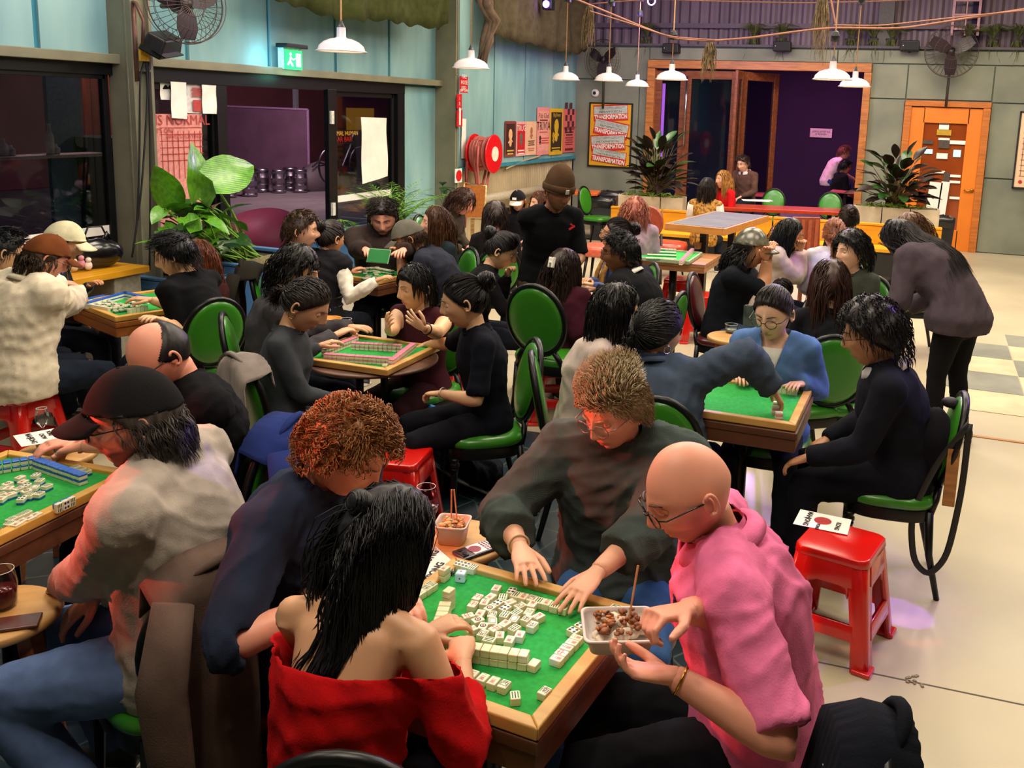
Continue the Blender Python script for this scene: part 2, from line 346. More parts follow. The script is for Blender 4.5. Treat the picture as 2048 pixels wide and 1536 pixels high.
sheet('paper_sheet',[(340,163),(371,165),(374,238),(342,236)],PAPER,'long blank white paper taped on the dark pane above the pink poster','paper',x=X0+.06)
nt_=sheet('notice_sheet',[(371,166),(402,168),(403,227),(373,226)],M('#d9d2cf',.5),'grey notice sheet with red printing taped on the dark pane','notice',x=X0+.03,wob=.002)
sheet('paper_sheet',[(402,167),(434,168),(434,228),(404,227)],PAPER,'square white paper taped on the dark pane, rightmost of four','paper',x=X0+.05)
sheet('paper_sheet',[(720,234),(771,236),(775,352),(722,368)],PAPER,'tall blank white paper taped inside the glass door pane','paper',wob=.012)
pk=sheet('pink_poster',[(300,228),(403,228),(406,455),(305,470)],M('#d98e84',.6),'pink event poster with grid print on the glass behind the big leaves','poster',wob=.003,x=X0+.03)
def onx(px,py,x): return atx(px,py,x)
RD=M('#b23a35',.6); BKI=M('#1c1718',.6)
def txtx(txt,px,py,size,mat,parent,x,sx=1.,nm='lettering'):
    g=textg(txt,size,onx(px,py,x),(0,1,0),(0,0,1),.001,sx=sx); return build(nm,g,mat,parent,kind=None)
# room-side lettering (left wall faces +x: text right = +y)
txtx('THIS NORMAL',352,241,.125,RD,pk,X0+.04); txtx("IT'S ON!",328,262,.06,RD,pk,X0+.04); txtx("WHO'S PLAYING?",370,273,.055,RD,pk,X0+.04)
g=G()
for k in range(9): # grid lines of the print
    p=onx(312+k*11,266,X0+.035); g.box((X0+.036,p[1],p[2]-.19),(.002,.006,.42))
for k in range(6):
    g.box((X0+.036,onx(356,250,X0)[1],onx(356,255+k*13,X0)[2]),(.002,.50,.006))
build('printed_grid',g,RD,pk)
g=G()
for k in range(5): g.box((X0+.046,onx(387,172,X0)[1],onx(387,176+k*4,X0)[2]),(.002,.13+.02*(k%2),.010))
g.box((X0+.046,onx(385,172,X0)[1]-.0,onx(387,211,X0)[2]),(.002,.10,.10)); build('printed_lines',g,RD,nt_)
# cables down the column
def cable(pts,r=.008,mat=BLACKP,label='black cable hanging down the steel column',name='cable',cat='cable',group=None,parent=None):
    P=np.array(pts); t=np.linspace(0,len(P)-1,len(P)*5); Q=np.stack([np.interp(t,range(len(P)),P[:,k]) for k in range(3)],1)
    for _ in range(3): Q[1:-1]=(Q[:-2]+2*Q[1:-1]+Q[2:])/4
    return build(name,G().tube(Q,r,6),mat,parent,label,cat,group,smooth=True)
xc=X0+.29
cable([onx(p[0],p[1],xc) for p in [(290,118),(280,150),(279,330),(275,440),(264,515)]],label='black cable down the steel column, slanting left at the bottom')
cable([onx(p[0],p[1],xc) for p in [(292,120),(296,180),(290,280),(283,380),(275,440)]],label='thin black cable hanging in front of the column web')
cable([onx(p[0],p[1],xc) for p in [(297,120),(300,250),(301,400),(299,540)]],label='black cable running straight down the right edge of the steel column')
tag(build('cable_tag',G().box(onx(288,107,xc+.02),(.02,.09,.12)),M('#d9a71e',.6)),'small yellow tag on the cables high on the column','tag')
# exit sign
es=root('exit_sign',onx(588,117,X0+.1),0,'lit green exit sign box under a black cap on the teal wall','sign')
c=onx(588,118,X0+.16); yw=ywall(609,118)-ywall(565,118)
build('housing',G().box(c+V(-.05,0,0),(.07,yw*.8,.21)),M('#e8fbff',.5),es,bevel=.004)
build('cap',G().box(c+V(-.02,0,.125),(.14,yw*.8+.05,.04)),BLACKP,es,bevel=.006)
build('lit_face',G().box(c+V(-.01,0,-.01),(.012,yw*.76,.185)),emis('#10d860',1.6),es)
ct=c+V(.0,0,-.01); g=G()
g.box(ct+V(0,yw*.2,0),(.004,.07,.13)); g.ell(ct+V(0,-.05,.055),(.004,.016,.016)); g.tube([ct+V(0,-.05,.03),ct+V(0,-.06,-.01),ct+V(0,-.02,-.06)],.009,6); g.tube([ct+V(0,-.05,.02),ct+V(0,-.01,0),ct+V(0,.02,.015)],.006,6); g.tube([ct+V(0,-.06,-.01),ct+V(0,-.095,-.05)],.009,6)
build('pictogram',g,emis('#d8ffe0',2.2),es)
light('exit_sign_glow','POINT',tuple(c+V(-.0,-.35,-.02)),2.2,(.15,.75,1),.08); light('exit_sign_glow','POINT',tuple(c+V(.14,0,-.15)),1.2,(.2,1,.7),.08)
# yard outside the left glazing
ASPH=M('#544a4c',.85,sc=3)
S('ground_yard',G().box((-14.3,10,-.06),(16,36,.1)),ASPH)
S('wall_yard',G().box((-18,10,2.6),(.2,36,5.2)).box((-12.2,27,2.6),(12,.2,5.2)),M('#5e2f33',.85,sc=1.2))
def pat(px,py,z=0): return atz(px,py,z)
kp=pat(500,392); 
pl=root('purple_hoarding',tuple(pat(540,372)+V(0,.5,0)),0,'large purple flat hoarding panel standing in the dark yard','panel')
a=aty(448,212,pat(540,372)[1]+.5); b=aty(617,222,pat(540,372)[1]+.5)
build('panel',G().box(((a[0]+b[0])/2,a[1],a[2]/2),(b[0]-a[0],.05,a[2])),M('#5a3c50',.85,sc=2),pl)
g=G().box(((a[0]+b[0])/2,a[1]-.03,a[2]),(b[0]-a[0],.03,.04)).box((b[0],a[1]-.03,a[2]/2),(.04,.03,a[2])); build('edge_strip',g,M('#8a6a8a',.6),pl)
# kegs
kg=root('beer_keg',(0,0,0),0,'x','keg'); R_=.2
pr=[(.0,0),(.19,0),(.2,.01),(.2,.06),(.185,.07),(.195,.10),(.2,.17),(.207,.175),(.2,.185),(.2,.36),(.207,.365),(.2,.375),(.195,.47),(.185,.5),(.2,.51),(.2,.57),(.185,.58),(.18,.52),(0,.52)]
build('shell',G().lathe(pr,n=24),M('#a8a0a8',.28,1,sc=6),kg,smooth=True,world=False)
build('valve',G().lathe([(.03,.52),(.03,.55),(.02,.56),(0,.56)],n=10),M('#6c6870',.4,1),kg,world=False)
kl=['leftmost steel keg, half hidden by the black post','front steel keg standing left of the gap in the yard','steel keg just behind the front left keg','steel keg at the left end of the right-hand row','second steel keg of the right-hand row','third steel keg of the right-hand row','rightmost steel keg in the yard row']
for (px,py),l in zip([(458,394),(500,392),(524,383),(558,385),(581,379),(600,384),(620,378)],kl):
    p=pat(px,py); k_=place(kg,tuple(p),0,l,'steel kegs in the yard'); k_.scale=(.8,.8,.88)
# pink boulder seat outside
pb=G().ell(atz(532,468,.32),(.55,.5,.33),n=28,k=14); v=pb.v[0]
for i,p in enumerate(v): v[i]=p*1+np.array(noise.noise_vector(Vector(p*1.7)))*.06
build('pink_pouf',pb,M('#9c3f58',.55,sc=3),None,'round dusky pink padded pouf seat just inside the open doorway','pouf',smooth=True)
# things seen through the dark panes
tag(build('blue_panel_board',G().box(atx(128,245,-9.3)+V(0,0,-.35),(.05,.44,1.9)),M('#5a7484',.5),None),'tall pale blue panel leaning outside the far left window','board')
sh=root('outdoor_shelf',tuple(atx(60,313,-8.2)),0,'pale shelf with small bottles outside the left window','shelf')
p=atx(70,313,-8.2); build('board',G().box(p,(.25,1.5,.03)),M('#b9a090',.6),sh)
for (px,py),h in zip([(8,300),(22,302),(100,290),(112,303)],(.16,.1,.3,.1)):
    q=atx(px,py,-8.2); g=G().lathe([(.035,0),(.04,.02),(.04,h*.6),(.015,h*.8),(.015,h),(0,h)],(q[0],q[1],p[2]+.015),10)
    tag(build('bottle',g,M('#cfc4bb',.3),smooth=True),'small pale bottle on the outdoor shelf, height %d centimetres'%(h*100) if 0 else {0.16:'pale bottle standing at the left end of the outdoor shelf',.3:'tall pale jug in front of the blue panel outside',.1:'small pale pot on the outdoor shelf beside the %s'%('left bottle' if px<50 else 'tall jug')}[h],'bottle')
tag(build('orange_door_leaf',G().box(atx(212,225,-9.8)+V(0,.1,-.3),(.06,.8,2.1)),M('#a5502a',.6)),'rusty orange door outside the far left window','door')
tag(build('wheelie_bin',G().box(atx(190,330,-9.2)+V(0,.15,-.35),(.6,.6,1.2),taper=1.12).box(atx(190,330,-9.2)+V(0,.15,.29),(.7,.7,.08)),M('#1d2a26',.5)),'dark green wheeled bin outside the left window','bin')
g=G(); c=atx(640,335,-13.4); g.box(c+V(0,-.1,-.5),(.9,1.1,.8)).box(c+V(0,-.1,0),(.8,.7,.4),taper=.7)
sc_=root('tarped_motorbike',tuple(c*V(1,1,0)),0,'dark tarped motorbike shape parked in the yard by the hoarding','motorbike')
build('tarp',G().ell(c+V(0,0,-.35),(.35,.7,.5),n=20),M('#3d3236',.7),sc_,smooth=True); build('wheel',G().lathe([(.3,-.05),(.3,.05),(.2,.05),(.2,-.05)],c+V(.1,-.5,-.75),16,R=rotax((0,1,0),math.pi/2)),BLACKP,sc_)
build('handlebar',G().tube([c+V(.2,-.55,.05),c+V(.2,-.35,.15),c+V(.2,-.1,.1)],.02,6),BLACKP,sc_)
tag(build('downpipe',G().box(atx(591,190,-17.8),(.12,.12,3)),M('#a7a9b0',.4)),'pale downpipe on the far yard wall','pipe')
tag(build('yard_sign',G().box(atx(733,238,-17.6),(.05,2.2,.7)),emis('#a8721c',.8)),'yellow lit sign seen through the glass door','sign')
g=textg('NORMAL HUMAN',.17,atx(687,267,-15),(0,1,0),(0,0,1)); tag(build('neon_lettering',g,emis('#ffb040',2.5)),'small amber lit lettering seen through the glass door','sign')
g=textg('BAR BAR',.20,atx(687,279,-15),(0,1,0),(0,0,1)); tag(build('neon_lettering',g,emis('#d82c14',2.0)),'small red lit lettering under the amber lettering outside','sign')
bc=atx(690,330,-10.8); g=G()
for dy in(-.5,.5): g.rings([[bc+V(0,dy,0)+V(0,(.33+.02*math.cos(q))*math.cos(a),(.33+.02*math.cos(q))*math.sin(a)) +V(.02*math.sin(q),0,0) for q in np.linspace(0,6.28,6,endpoint=False)] for a in np.linspace(0,6.28,20,endpoint=False)],closed=True)
g.tube([bc+V(0,-.5,0),bc+V(0,-.1,-.05),bc+V(0,.25,.45),bc+V(0,-.3,.4),bc+V(0,-.1,-.05)],.02,6).tube([bc+V(0,.5,0),bc+V(0,.25,.5),bc+V(0,.3,.6)],.02,6)
tag(build('bicycle',g,M('#6d6a70',.4,.6),smooth=True),'bicycle leaning outside behind the glass door','bicycle')
# ---- back wall with opening
xa,xb=-4.855,-1.035; zt=2.977
wb=S('wall_back',G().box(((X0+xa)/2,Y0+.1,1.62),(xa-X0,.2,3.24)).box(((xb+5.4)/2,Y0+.1,1.62),(5.4-xb,.2,3.24)).box(((xa+xb)/2,Y0+.1,3.1),(xb-xa,.2,.27)),M('#5b6658',.85))
def panelb(x0,x1,z0,z1): build('wall_panel',G().box(((x0+x1)/2,Y0-.012,(z0+z1)/2),(x1-x0-.02,.03,z1-z0-.02)),GREENW,parent=wb,bevel=.004)
for x0,x1 in((X0,-5.02),(-5.02,xa)): panelb(x0,x1,0,2.62)
panelb(xb,-.465,0,2.42); panelb(xb,-.465,2.42,2.98) 
panelb(-.465,.836,2.42,2.98)
for x0,x1 in((.836,2.1),(2.1,3.5),(3.5,5.3)): panelb(x0,x1,0,1.21); panelb(x0,x1,1.21,2.40); panelb(x0,x1,2.40,2.98)
panelb(X0,xa,2.62,3.2); panelb(xa,-1.6,2.98,3.2); panelb(-1.6,5.3,2.98,3.2)
CORR=M('#6e5f68',.6,.35,sc=1.5)
g=G(); xs=np.arange(X0,5.4,.045); pr=[0,.03,.03,0]
vv=[]
for i,x in enumerate(xs): vv+=[(x,Y0+.35-pr[i%4],3.1),(x,Y0+.35-pr[i%4],CEIL)]
g.add(vv,[(2*i,2*i+1,2*i+3,2*i+2) for i in range(len(xs)-1)]); S('wall_back_upper',g,CORR)
S('trim_8',G().box((-.4,Y0+.15,3.24),(11.6,.42,.04)),M('#4d4650',.7)); S('trim_9',G().box((-.4,Y0+.28,3.6),(11.6,.06,.08)).box((-.4,Y0+.28,4.3),(11.6,.06,.08)),M('#5a4a58',.6))
x=xback(1770,60); S('trim_10',G().box((x,Y0+.2,4.2),(.24,.2,1.9)),M('#4e4a48',.6))
WD=wood('#8a4a26','#5e2f1a'); WDO=wood('#c07a3a','#96582a')
g=G().box((xa+.07,Y0-.03,(zt-.145)/2),(.14,.2,zt-.145)).box((xb-.05,Y0-.03,(zt-.145)/2),(.12,.2,zt-.145)).box(((xa+xb)/2,Y0-.03,zt-.07),(xb-xa,.2,.14)); S('door_frame_1',g,WDO,bevel=.006)
# folding timber doors
def leaf(nm,p0,p1,z0=.05,z1=2.8,st=.11,mat=WD):
    p0=V(*p0,0);p1=V(*p1,0);d=unit(p1-p0);L=np.linalg.norm(p1-p0);R=np.array([d,V(-d[1],d[0],0),V(0,0,1)]).T
    r=root(nm,tuple((p0+p1)/2)); r['kind']='structure'; g=G()
    for q in (p0+d*st/2,p1-d*st/2): g.box(q+V(0,0,(z0+z1)/2),(st,.05,z1-z0),R)
    for z,hh in((z0+.14,.28),(z1-.07,.14)): g.box((p0+p1)/2+V(0,0,z),(L-2*st,.045,hh),R)
    build('frame',g,mat,r,bevel=.005); build('glass',G().box((p0+p1)/2+V(0,0,(z0+z1)/2),(L-2*st,.008,z1-z0-.3),R),GL,r); 
    return r,R
leaf('door_2',(xa+.14,Y0),(bx(-5.13),Y0)); 
l3,_=leaf('door_3',(bx(-5.12),Y0-.1),(bx(-4.18),Y0-.22)); l4,_=leaf('door_4',(bx(-4.12),Y0-.2),(bx(-3.62),Y0+.5)); 
leaf('door_5',(bx(-4.09),Y0-.3),(bx(-4.12),Y0-.7),st=.1)
g=G().tube([V(bx(-5.08),Y0-.2,2.7),V(bx(-5.08),Y0-.2,1.5)],.018,8); build('door_bolt',g,CHROME,l3,smooth=True)
g=G().tube([V(bx(-4.2),Y0-.3,1.0),V(bx(-4.2),Y0-.36,1.0),V(bx(-4.2),Y0-.36,1.14),V(bx(-4.2),Y0-.3,1.14)],.012,8); build('door_handle',g,M('#b08a40',.3,1),l3,smooth=True)
# orange door
d=root('door_6',(.186,Y0,0)); d['kind']='structure'; OR=M('#dd7a1c',.45,sc=2,amt=.06)
g=G(); 
for x in(-.41,.78): g.box((x,Y0-.05,1.155),(.11,.12,2.31))
g.box((.186,Y0-.05,2.36),(1.3,.12,.09)); build('door_casing',g,wood('#c8742a','#a35a20'),d,bevel=.006)
g=G()
for x in(-.25,.62): g.box((x,Y0-.04,1.15),(.22,.05,2.3))
g.box((.186,Y0-.04,.17),(.7,.05,.34)).box((.186,Y0-.04,2.18),(.7,.05,.25)); build('door_leaf',g,OR,d,bevel=.006)
build('door_glass',G().box((.186,Y0-.02,1.19),(.7,.01,1.75)),M('#8a3c12',.12,coat=.6,sc=2),d)
h=V(.68,Y0-.1,1.0); build('door_handle',G().tube([h+V(0,.03,0),h,h+V(-.12,0,0)],.012,8).lathe([(.03,0),(.03,.015)],h+V(0,.03,0),14,R=rotax((1,0,0),math.pi/2)),M('#c89a3a',.3,1),d,smooth=True)
g=G(); g2=G(); g3=G()
for (px,py,wd,hh,k) in [(1888,254,.15,.08,0),(1888,246,.15,.06,2),(1888,265,.22,.09,3),(1888,278,.17,.035,0),(1888,289,.17,.12,2),(1884,312,.17,.09,0),(1852,284,.22,.06,2),(1915,285,.24,.06,0),(1857,303,.12,.07,1),(1914,307,.11,.11,1),(1880,344,.15,.04,0),(1910,352,.17,.04,0),(1909,364,.17,.04,0),(1893,357,.10,.2,2),(1855,300+56,.16,.14,2),(1910,396,.17,.04,0)]:
    p=aty(px,py,Y0-.05); (g,g,g2,g3)[k].box(p,(wd,.012,hh)) if k!=1 else None
    if k==1: tag(build('lit_panel',G().box(p,(wd,.012,hh)),emis('#7fd8ff',2.2),d))
build('stickers',g,PAPER,d); build('dark_stickers',g2,M('#4a3f36',.5),d); build('yellow_sticker',g3,M('#b8931c',.5),d)
g=G()
for px,py,wd,hh in[(1867,402,.2,.62),(1886,400,.13,.6)]: g.box(aty(px,py,Y0-.06),(wd,.012,hh),rotax((0,1,0),.05))
build('poster_strips',g,PAPER,d)
# outside back yard
S('ground_terrace',G().box((-3.0,21,-.06),(14,9.4,.1)),M('#8a7f88',.8,sc=3))
PURP=M('#2a1a3a',.9,sc=1.5,amt=.08)
S('wall_terrace',G().box((-1.9,20.6,2.2),(4.8,.15,4.4)),PURP); S('wall_terrace_side',G().box((-7.2,20.7,2.2),(5.8,.15,4.4)),M('#20323f',.7,sc=1)); S('wall_terrace_right',G().box((.5,18.5,2.2),(.15,4,4.4)),PURP)
p=aty(1642,266,20.5); sg=root('wall_notice',tuple(p),0,'small white notice plate on the dark purple terrace wall','sign')
build('plate',G().box(p,(.46,.02,.19)),WHITE,sg); g=textg('DON’T STOP TO\nA SESSION',.05,p+V(0,-.015,0),(1,0,0),(0,0,1)); build('lettering',g,BKI,sg)
lp=aty(1322,240,17.1); tag(build('light_strip',G().box((lp[0],17.1,1.35),(.10,.06,2.5)),emis('#c26ae8',1.5)),'vertical mauve light strip outside the left timber door','lamp')
# ---------------------------------------------------------------- furniture
def turned_leg(top,bot,r=.018,n=10,g=None):
    g=g or G(); top=V(*top);bot=V(*bot); L=np.linalg.norm(top-bot); s,u,d=frame(bot-top); R=np.array([s,u,d]).T
    pr=[(r*.9,0),(r*1.25,.02),(r*.8,.03),(r*1.35,.045),(r*1.35,.07),(r*.8,.085),(r*1.2,.10),(r*1.2,.14),(r*.95,.25),(r*.62,.86),(r*.9,.88),(r*.9,.90),(r*.6,.91),(r*.6,.97),(r*.75,1.)]
    return g.lathe([(a,b*L) if b>.12 else (a,b*L*1.6) for a,b in pr],top,n,R=R)
GRN=M('#33801a',.34,0,'plain',3,.05,coat=.35); MAR=M('#4a1216',.3,sc=3,amt=.08,coat=.3)
def chair(vinyl,nm='dining_chair'):
    r=root(nm,(0,0,0),0,'x','chair')
    g=G(); N=28
    def sup(t,a,b,p=3.2): c,s=math.cos(t),math.sin(t); return (a*abs(c)**(2/p)*(1 if c>0 else -1),b*abs(s)**(2/p)*(1 if s>0 else -1))
    ts=np.linspace(0,2*math.pi,N,endpoint=False)
    g.rings([[(sup(t,.205*k,.215*k)[0],sup(t,.205*k,.215*k)[1],z) for t in ts] for k,z in((.93,.405),(1.0,.415),(1.02,.435),(.98,.455),(.85,.466),(.5,.472))])
    build('seat',g,vinyl,r,smooth=True,world=False)
    g=G(); g.rings([[(sup(t,.2*k,.21*k)[0],sup(t,.2*k,.21*k)[1],z) for t in ts] for k,z in((.97,.35),(1.0,.355),(1.0,.405),(.95,.41))]); build('seat_frame',g,BLACKM,r,smooth='auto',world=False)
    for s in(-1,1):
        build('leg',turned_leg((.165,s*.175,.36),(.175,s*.185,0)),BLACKM,r,smooth=True,world=False)
        build('leg',G().tube([(-.17,s*.16,.40),(-.185,s*.165,.2),(-.235,s*.18,0)],[.019,.017,.013],8),BLACKM,r,smooth=True,world=False)
    cz,rx,rz,tl=.69,.185,.215,-.20
    def bp(a,k=1.,o=0.): 
        y=rx*k*math.cos(a); z=rz*k*math.sin(a); return V(-.205+(z+.2)*tl+o-.045*(1-(y/rx)**2)*k*0,y,cz+z*.98)
    g=G().tube([bp(a) for a in np.linspace(0,2*math.pi,33)[:-1]],.017,8,closed=True,up=(1,0,0))
    for s in(-1,1): g.tube([(-.17,s*.16,.38),(-.195,s*.135,.45),bp(-math.pi/2+s*.55)],[.018,.017,.016],8)
    build('back_frame',g,BLACKM,r,smooth=True,world=False)
    g=G()
    rings=[]
    for k,o in((.0,-.026),(.5,-.026),(.8,-.024),(.93,-.016),(.96,0),(.93,.016),(.8,.026),(.5,.030),(.0,.031)):
        rings.append([bp(a,max(k,.02),o) for a in np.linspace(0,2*math.pi,29)[:-1]])
    g.rings(rings); build('backrest',g,vinyl,r,smooth=True,world=False)
    return r
CH=chair(GRN); CM=chair(MAR)
def stool():
    r=root('plastic_stool',(0,0,0),0,'x','stool'); RED=M('#c8140c',.22,0,'plain',3,.05,coat=.5); Hh=.435
    def rsq(h,rad,z,n=5):
        P=[]
        for cx_,cy_,a0 in((h-rad,h-rad,0),(-h+rad,h-rad,90),(-h+rad,-h+rad,180),(h-rad,-h+rad,270)):
            for k in range(n): a=math.radians(a0+90*k/(n-1)); P.append((cx_+rad*math.cos(a),cy_+rad*math.sin(a),z))
        return P
    g=G().rings([rsq(h,rd,z) for h,rd,z in((.137,.03,Hh-.045),(.150,.04,Hh-.03),(.146,.04,Hh-.006),(.139,.04,Hh),(.06,.03,Hh-.002))]); build('seat',g,RED,r,smooth='auto',world=False)
    legs=[]
    for sx,sy in((1,1),(-1,1),(-1,-1),(1,-1)):
        g=G(); R_=[]
        for t in np.linspace(0,1,5):
            z=(Hh-.03)*(1-t); h=.143+(.197-.143)*t; wd=.075-.012*t if t<1 else .07; th=.02
            # L-shaped corner leg
            P=[(h,h-wd),(h,h-.02),(h-.006,h-.006),(h-.02,h),(h-wd,h),(h-wd,h-th),(h-th-.01,h-th),(h-th,h-th-.01),(h-th,h-wd)]
            if sx*sy<0: P=P[::-1]
            R_.append([(sx*p[0],sy*p[1],z) for p in P])
        g.rings(R_); build('leg',g,RED,r,smooth='auto',world=False)
        f=G(); h=.199; f.box((sx*(h-.03),sy*(h-.03),.010),(.075,.075,.02)); build('foot',f,RED,r,bevel=.006,world=False)
    for k in range(4):
        R=rotz(k*math.pi/2); g=G()
        for z0,z1 in((Hh-.115,Hh-.03),(.115,.175)):
            h0=.197-(.054)*z0/Hh; h1=.197-.054*z1/Hh
            g.add(np.array([(h0-.018,-h0+.06,z0),(h0,-h0+.06,z0),(h1,-h1+.06,z1),(h1-.018,-h1+.06,z1),(h0-.018,h0-.06,z0),(h0,h0-.06,z0),(h1,h1-.06,z1),(h1-.018,h1-.06,z1)])@R.T,[(0,1,2,3),(7,6,5,4),(0,4,5,1),(1,5,6,2),(2,6,7,3),(3,7,4,0)])
        # arch fillets
        for s in(-1,1):
            z0=Hh-.115; hh=.197-.054*z0/Hh; yy=s*(hh-.075)
            g.add(np.array([(hh-.016,yy+s*.0,z0-.05),(hh-.002,yy,z0-.05),(hh-.003,yy-s*.012,z0-.02),(hh-.004,yy-s*.045,z0),(hh-.004,yy+s*.0,z0+.005),(hh-.016,yy-s*.012,z0-.02),(hh-.017,yy-s*.045,z0),(hh-.017,yy,z0+.005)])@R.T,[(1,4,3,2),(0,5,6,7),(0,1,2,5),(5,2,3,6)])
        build('side_rail',g,RED,r,smooth='auto',world=False)
    return r
ST=stool()
PINE=wood('#c99a5c','#b07f45',sc=18); PINE2=wood('#d9a94f','#c08c38',sc=14)
def wstool(h=.62,rr=.165):
    r=root('wooden_stool',(0,0,0),0,'x','stool')
    g=G().lathe([(rr-.012,h-.032),(rr,h-.024),(rr,h-.008),(rr-.01,h),(0.001,h)],n=40); build('round_top',g,PINE,r,smooth='auto',world=False)
    W2=wood('#a8663a','#8a4f2b')
    for k in range(4):
        a=math.pi/4+k*math.pi/2; d=V(math.cos(a),math.sin(a),0)
        build('leg',G().box(d*.145+V(0,0,(h-.03)/2),(.036,.036,h-.03),rotax((-d[1],d[0],0),-.12)),W2,r,bevel=.004,world=False)
        e=V(math.cos(a+math.pi/2),math.sin(a+math.pi/2),0); rr2=.165 if k%2 else .15; z=.22 if k%2 else .36
        build('stretcher',G().tube([d*rr2+V(0,0,z),e*rr2+V(0,0,z)],.012,8),W2,r,smooth=True,world=False)
    return r
WS=wstool(); 
def at_stool(px,py,z,label,hgt=None,rz=.3):
    p=atz(px,py,z); return place(WS,(p[0],p[1],z-.62),rz,label)
# mahjong boards
FELT=M('#1f9a3e',.95,0,'plain',60,.10,.2); FRAMEW=wood('#d3a860','#bb8a45',sc=16)
def board(c,rot,w,d,z,label,fw=.038,frame_m=None,felt=None):
    r=root('mahjong_board',(c[0],c[1],z),rot,label,'game board','mahjong boards'); fm=frame_m or FRAMEW
    hw,hd=w/2,d/2
    build('felt',G().box((0,0,-.012),(w-.02,d-.02,.012)),felt or FELT,r,world=False)
    for pts in ([(-hw,-hd),(hw,-hd),(hw-fw,-hd+fw),(-hw+fw,-hd+fw)],[(hw,-hd),(hw,hd),(hw-fw,hd-fw),(hw-fw,-hd+fw)],[(hw,hd),(-hw,hd),(-hw+fw,hd-fw),(hw-fw,hd-fw)],[(-hw,hd),(-hw,-hd),(-hw+fw,-hd+fw),(-hw+fw,hd-fw)]):
        build('frame_rail',G().plate(pts,-.025,.009),fm,r,bevel=.005,seg=2,world=False)
    return r
def table(c,rot,w,d,z,label,top,apron=.05,legs='column',rnd=False,th=.035,group=None):
    r=root('dining_table',(c[0],c[1],0),rot,label,'table',group)
    if rnd: g=G().lathe([(w/2-.01,z-th),(w/2,z-th+.008),(w/2,z-.008),(w/2-.008,z),(.001,z)],n=48); build('tabletop',g,top,r,smooth='auto',world=False)
    else:
        build('tabletop',G().box((0,0,z-th/2),(w,d,th)),top,r,bevel=.005,world=False)
        if apron: build('apron',G().box((0,0,z-th-apron/2),(w-.012,d-.012,apron)),top,r,bevel=.003,world=False)
    zc=z-th-(0 if rnd else apron)
    if legs=='column':
        build('column',G().lathe([(.038,.03),(.038,zc)],n=14),BLACKM,r,smooth=True,world=False); build('base',G().box((0,0,.012),(.42,.42,.02)).box((0,0,.03),(.1,.1,.03)),BLACKM,r,bevel=.004,world=False)
        build('support_plate',G().box((0,0,zc-.008),(.3,.3,.015)),BLACKM,r,world=False)
    elif legs=='yoke':
        for s in(-1,1): build('support_arm',G().tube([(0,s*.12,zc),(0,s*.12,zc-.22),(0,s*.09,zc-.30),(0,0,zc-.34)],.022,10),BLACKM,r,smooth=True,world=False)
        build('column',G().lathe([(.03,.03),(.03,zc-.32),(.05,zc-.30)],n=14),BLACKM,r,smooth=True,world=False); build('base',G().lathe([(.22,0),(.22,.012),(.06,.04),(.03,.06)],n=28),BLACKM,r,smooth='auto',world=False)
    elif legs=='two':
        for s in(-1,1):
            build('column',G().box((s*(w/2-.25),0,z/2-.02),(.06,.06,z-.06)),BLACKM,r,world=False); build('base',G().box((s*(w/2-.25),0,.012),(.1,d*.75,.024)),BLACKM,r,world=False)
    return r
ZB=.74
TB=[] # boards: centre, rotation
def brd(c,rot,w=.6,d=.58,**k): TB.append((V(c[0],c[1],ZB),rot)); return board(c,rot,w,d,ZB,**k)
BW=wood('#6a4028','#4f2d1b',sc=14); OW=wood('#b06a30','#8f5020',sc=14)
F1=(-.969,2.006)
brd(F1,math.radians(-5),.60,.58,label='green mahjong board in front with the loose pile of ivory tiles in its middle')
table(F1,math.radians(-5),.60,.58,.712,'dark brown square table under the front mahjong board',BW,apron=.06)
brd((-2.875,2.12),math.radians(4),.58,.58,label='green mahjong board at the left edge with blue-backed walls and scattered tiles',frame_m=PINE2)
table((-2.875,2.12),math.radians(4),.58,.58,.712,'brown square table at the left edge under the blue-walled board',BW,apron=.06)
brd((-2.79,4.21),math.radians(1),.57,.57,label='green mahjong board with pink tile walls on the round table')
table((-2.78,4.22),0,.72,.72,.712,'round dark table with forked pedestal under the pink-walled board',wood('#5d3a2a'),rnd=True,legs='yoke',th=.022)
brd((-4.77,4.564),math.radians(-20),.66,.60,label='mahjong board with yellow frame between the white-shirted man and the man in black',frame_m=PINE2)
table((-4.77,4.564),math.radians(-20),.66,.60,.712,'orange-brown square table at the left under the yellow-framed board',OW,apron=.06)
brd((-.74,4.29),0,.58,.58,label='green mahjong board on the right beside the woman in the blue cardigan')
table((-.74,4.29),0,.6,.6,.712,'brown square table on the right under the nearly empty board',BW,apron=.06)
c1=atz(752,545,ZB); brd(c1,math.radians(-10),.56,.56,label='small green board below the bearded man with the green card')
table(c1,math.radians(-10),.6,.6,.712,'dark table under the board at the bearded man',BW)
c2=atz(1192,594,ZB); brd(c2,math.radians(3),.5,.56,label='green board between the woman with the hair claw and the man in the blazer',frame_m=M('#cfc8b4',.6),felt=M('#1d7f48',.9))
table(c2,0,.56,.6,.712,'pale-edged table under the board beside the hair-claw woman',M('#b8ab90',.5))
c3=atz(1335,510,ZB); brd(c3,math.radians(2),.56,.62,label='distant board crossed by tile racks beside the pale beer glass',frame_m=M('#8a9a7c',.5),fw=.02)
table(atz(1348,512,.712),0,.78,.72,.712,'brown table behind the red stools carrying the distant board',wood('#9c6a44'),legs='column')
